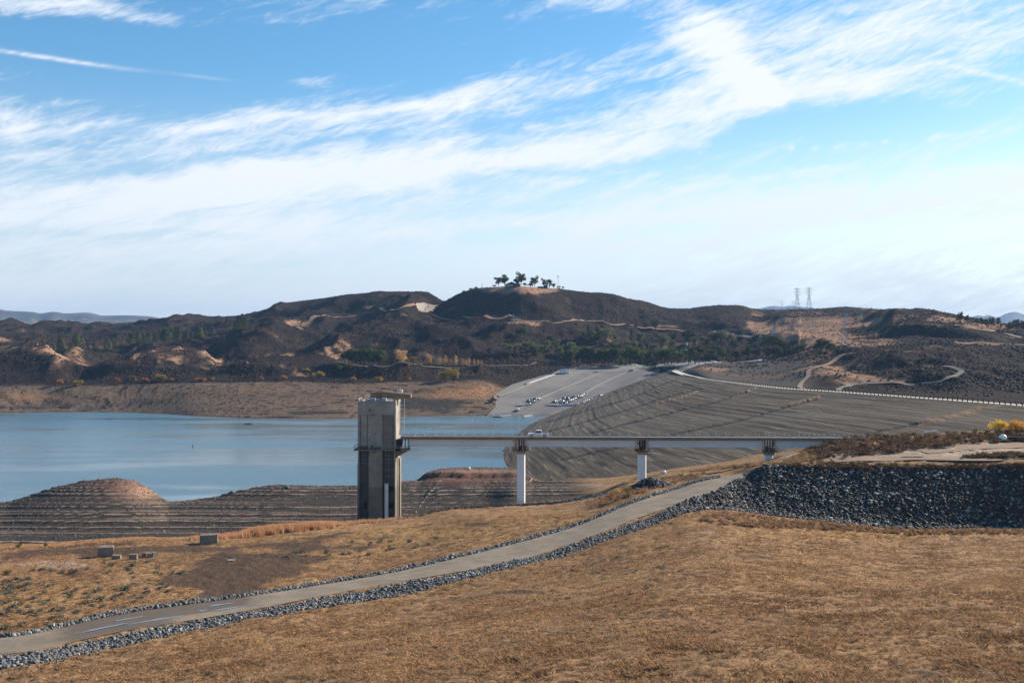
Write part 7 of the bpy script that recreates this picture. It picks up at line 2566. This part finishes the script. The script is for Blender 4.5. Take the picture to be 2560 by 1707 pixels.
for (x, y, h) in ((815, 772, 11), (850, 775, 13), (890, 772, 14), (930, 775, 15), (970, 778, 15), (1010, 780, 16), (1050, 782, 15), (1085, 784, 10), (1125, 785, 14), (1150, 786, 12), (1035, 785, 13)):
    u, v = c2(x, y); plant('round', 'oak', u, v, h * .9, 'dark green tree in the dense clump on the shore road', 'dense clump of dark trees on the shore road', wide=1.15)
for (x, y, h, w, m, lab) in ((1250, 795, 9, 1.2, 'brown_tree', 'round brown tree left of the big autumn tree'), (1335, 795, 13, 1.0, 'pale_tree', 'big pale autumn tree at the left of the orange row'), (1405, 792, 7, .7, 'pale_tree', 'small pale tree right of the big autumn tree'), (1443, 794, 8, 1.0, 'yellow_green', 'round golden-green tree in the orange row'), (1518, 792, 4, .8, 'pale_tree', 'tiny autumn tree in the gap of the orange row')):
    u, v = c2(x, y); plant('round' if w > .8 else 'poplar', m, u, v, h, lab, 'autumn trees along the shore road', wide=w)
for (x, h) in ((1562, 9), (1580, 11), (1605, 9), (1648, 8), (1672, 9), (1690, 10), (1728, 9), (1742, 12), (1785, 8), (1800, 7), (1836, 12), (1890, 9), (1905, 8), (1930, 7), (1955, 9), (2003, 8), (2040, 7), (2070, 7)):
    u, v = c2(x, 786); plant('poplar', 'pale_tree', u, v, h, 'slim pale orange tree in the roadside row on the far shore', 'autumn trees along the shore road', wide=1.1)
# pines on the left hills
def c1(x, y): return x / 3.672, 700 + y / 3.672


for (x, y, h) in ((550, 620, 15), (575, 610, 11), (690, 615, 17), (712, 615, 16), (755, 600, 12), (870, 600, 10), (985, 640, 15), (1010, 640, 12), (1030, 600, 12), (1070, 610, 10), (1190, 590, 17), (1210, 590, 15), (1270, 585, 17), (1325, 578, 13), (1375, 560, 12), (1425, 565, 12), (1470, 545, 13), (1490, 540, 14), (1515, 545, 16),
                  (1540, 545, 15), (1585, 535, 16), (1605, 545, 14), (1645, 548, 14), (1690, 555, 12), (1710, 555, 14), (1755, 548, 11), (1820, 520, 13), (1845, 520, 12), (1880, 515, 14), (1960, 500, 10), (330, 655, 12), (440, 630, 10), (660, 640, 9), (810, 640, 9), (870, 655, 10), (500, 655, 9)):
    u, v = c1(x, y); plant('conifer', 'pine' if srng.random() < .6 else 'olive', u, v, h * .9, 'green pine among brush on the left hillside', 'pines on the left hills', wide=1.3, D0=1250, D1=2300)
for (x, y, h) in ((2085, 425, 15), (2190, 455, 20), (2225, 450, 21), (2250, 450, 16), (2120, 430, 13)):
    u, v = c1(x, y); plant('conifer', 'pine', u, v, h, 'dark pine in the small cluster high on the left hillside', 'small pine cluster on the left hillside', wide=1.2, D0=1400, D1=2400)
for i in range(9):
    u, v = c2(1215 + i * 17 + srng.uniform(-6, 6), 172 + srng.uniform(-6, 5)); plant('round', 'oak', u, v, 7, 'low dark tree in the patch near the top of the left hill', 'patch of trees high on the left hill', wide=1.1, D0=1500)
# trees on the right skyline
def c6(x, y): return 2300 + x / 9.046, 760 + y / 9.046


for (x, y, h, w, k, m, lab) in ((925, 478, 17, .62, 'round', 'pine', 'tallest dark pine on the right skyline'), (1070, 475, 13, .62, 'round', 'pine', 'second tall dark pine right of the tallest'), (1290, 470, 9, .8, 'round', 'olive', 'grey-green tree right of the two tall pines'), (1385, 465, 10, .62, 'round', 'pine', 'dark slim pine in the middle of the right skyline trees'),
                               (1510, 560, 13, .6, 'round', 'oak', 'dark dense tree in front of the airy one on the right skyline'), (1615, 525, 14, .8, 'airy', 'brown_tree', 'airy bare tree on the right skyline'), (1775, 520, 13, .6, 'airy', 'brown_tree', 'thin bare tree right of the airy one'), (1830, 540, 6, .9, 'round', 'oak', 'small dark tree under the thin bare one'),
                               (2045, 655, 15, .85, 'airy', 'brown_tree', 'wide bare tree on the right slope, left of a pair'), (2190, 625, 17, .85, 'airy', 'brown_tree', 'wide bare tree on the right slope, right of a pair'), (2330, 630, 15, .8, 'airy', 'brown_tree', 'bare tree cut by the right edge of the picture'), (1990, 600, 9, .9, 'round', 'brown_tree', 'small brown tree beside the wide bare pair')):
    u, v = c6(x, y); plant(k, m, u, v, h, lab, 'trees on the right skyline', wide=w, D0=900)
for i, (u, v, h) in enumerate(((2084, 884, 8), (2094, 886, 7), (2050, 892, 7), (2060, 890, 6), (1962, 868, 9), (2075, 878, 9), (2240, 885, 4))):
    plant('round', 'oak', u, v, h, 'dark scrub oak beside the tan winding track', 'scrub oaks by the tan track', wide=1.5, D0=800)
# sparse trees and brush lumps on the skyline
# ------------------------------------------------------------------ chaparral: one mass of brush over the far hills
def lump(seed):
    rr_ = np.random.default_rng(seed)
    v, f = ico(1)
    v = v * (1 + .45 * (rr_.random(len(v)) - .5))[:, None]
    keep = v[f].mean(1)[:, 2] > -.35
    v[:, 2] = v[:, 2] * .75 + .25
    return v, f[keep]


LUMP = [lump(800 + i) for i in range(8)]
n = 190000
a = (RNG.uniform(-330, 2900, n) - CX) / F
Lq = RNG.random(n)
D = 700 * (2350 / 700) ** Lq
X = a * D
gi_ = np.clip(((a - H.A[0]) / (H.A[1] - H.A[0])).astype(int), 0, len(H.A) - 1)
gj_ = np.clip(((np.log(D) - H.L[0]) / (H.L[1] - H.L[0])).astype(int), 0, len(H.L) - 1)
cover_ = hill[gj_, gi_] * (1 - .72 * tanm[gj_, gi_]) * (1 - greym[gj_, gi_] * .75) * (1 - asph[gj_, gi_]) * (1 - np.clip(lawn[gj_, gi_] * 2, 0, 1)) * (~rm[gj_, gi_]) * (~dm[gj_, gi_])
cl = fbm(X / 38, D / 38, 4, 501)
ok = RNG.random(n) < cover_ * (.18 + 1.1 * sstep(cl, .38, .62))
ok &= D < np.interp(a, H.A, hD[7]) + 30
# keep the roads clear
for nm, pxs, w_, dmin, lab in RD:
    pr_ = [p[:2] for p in drape_px(pxs, dmin)]
    ok &= seg_dist(X, D, pr_) > w_ * .5 + 1.5
pr_ = [p[:2] for p in drape_px([(1083, 764.5), (1072, 769), (1062, 776), (1058, 782)], 1050)]
ok &= seg_dist(X, D, pr_) > 17
ok &= seg_dist(X, D, [p[:2] for p in bp]) > 12
X, D = X[ok], D[ok]
s = RNG.uniform(.5, 1.35, len(X)) * (.75 + .5 * fbm(X / 60, D / 60, 2, 511))
M['chaparral'] = leaf_mat('chaparral', (.022, .016, .013), (.080, .057, .043), .1, 0, (.15, .085, .03))
tone = np.clip(fbm(X / 90, D / 90, 4, 521) * 1.1 - .1 + RNG.normal(0, .22, len(X)), 0, 1)
o = scatter('chaparral', LUMP, np.stack([X, D, H.z(X, D) - .15], 1), RNG.uniform(0, 6.28, len(X)), np.stack([s * 1.1, s, s * RNG.uniform(.7, 1.2, len(X))], 1), M['chaparral'], None, tone, smooth=True)
tag(o, 'dark brown chaparral brush covering the far hillsides', 'brush', kind='stuff')
print('chaparral', len(X), 'objects', len(bpy.data.objects))
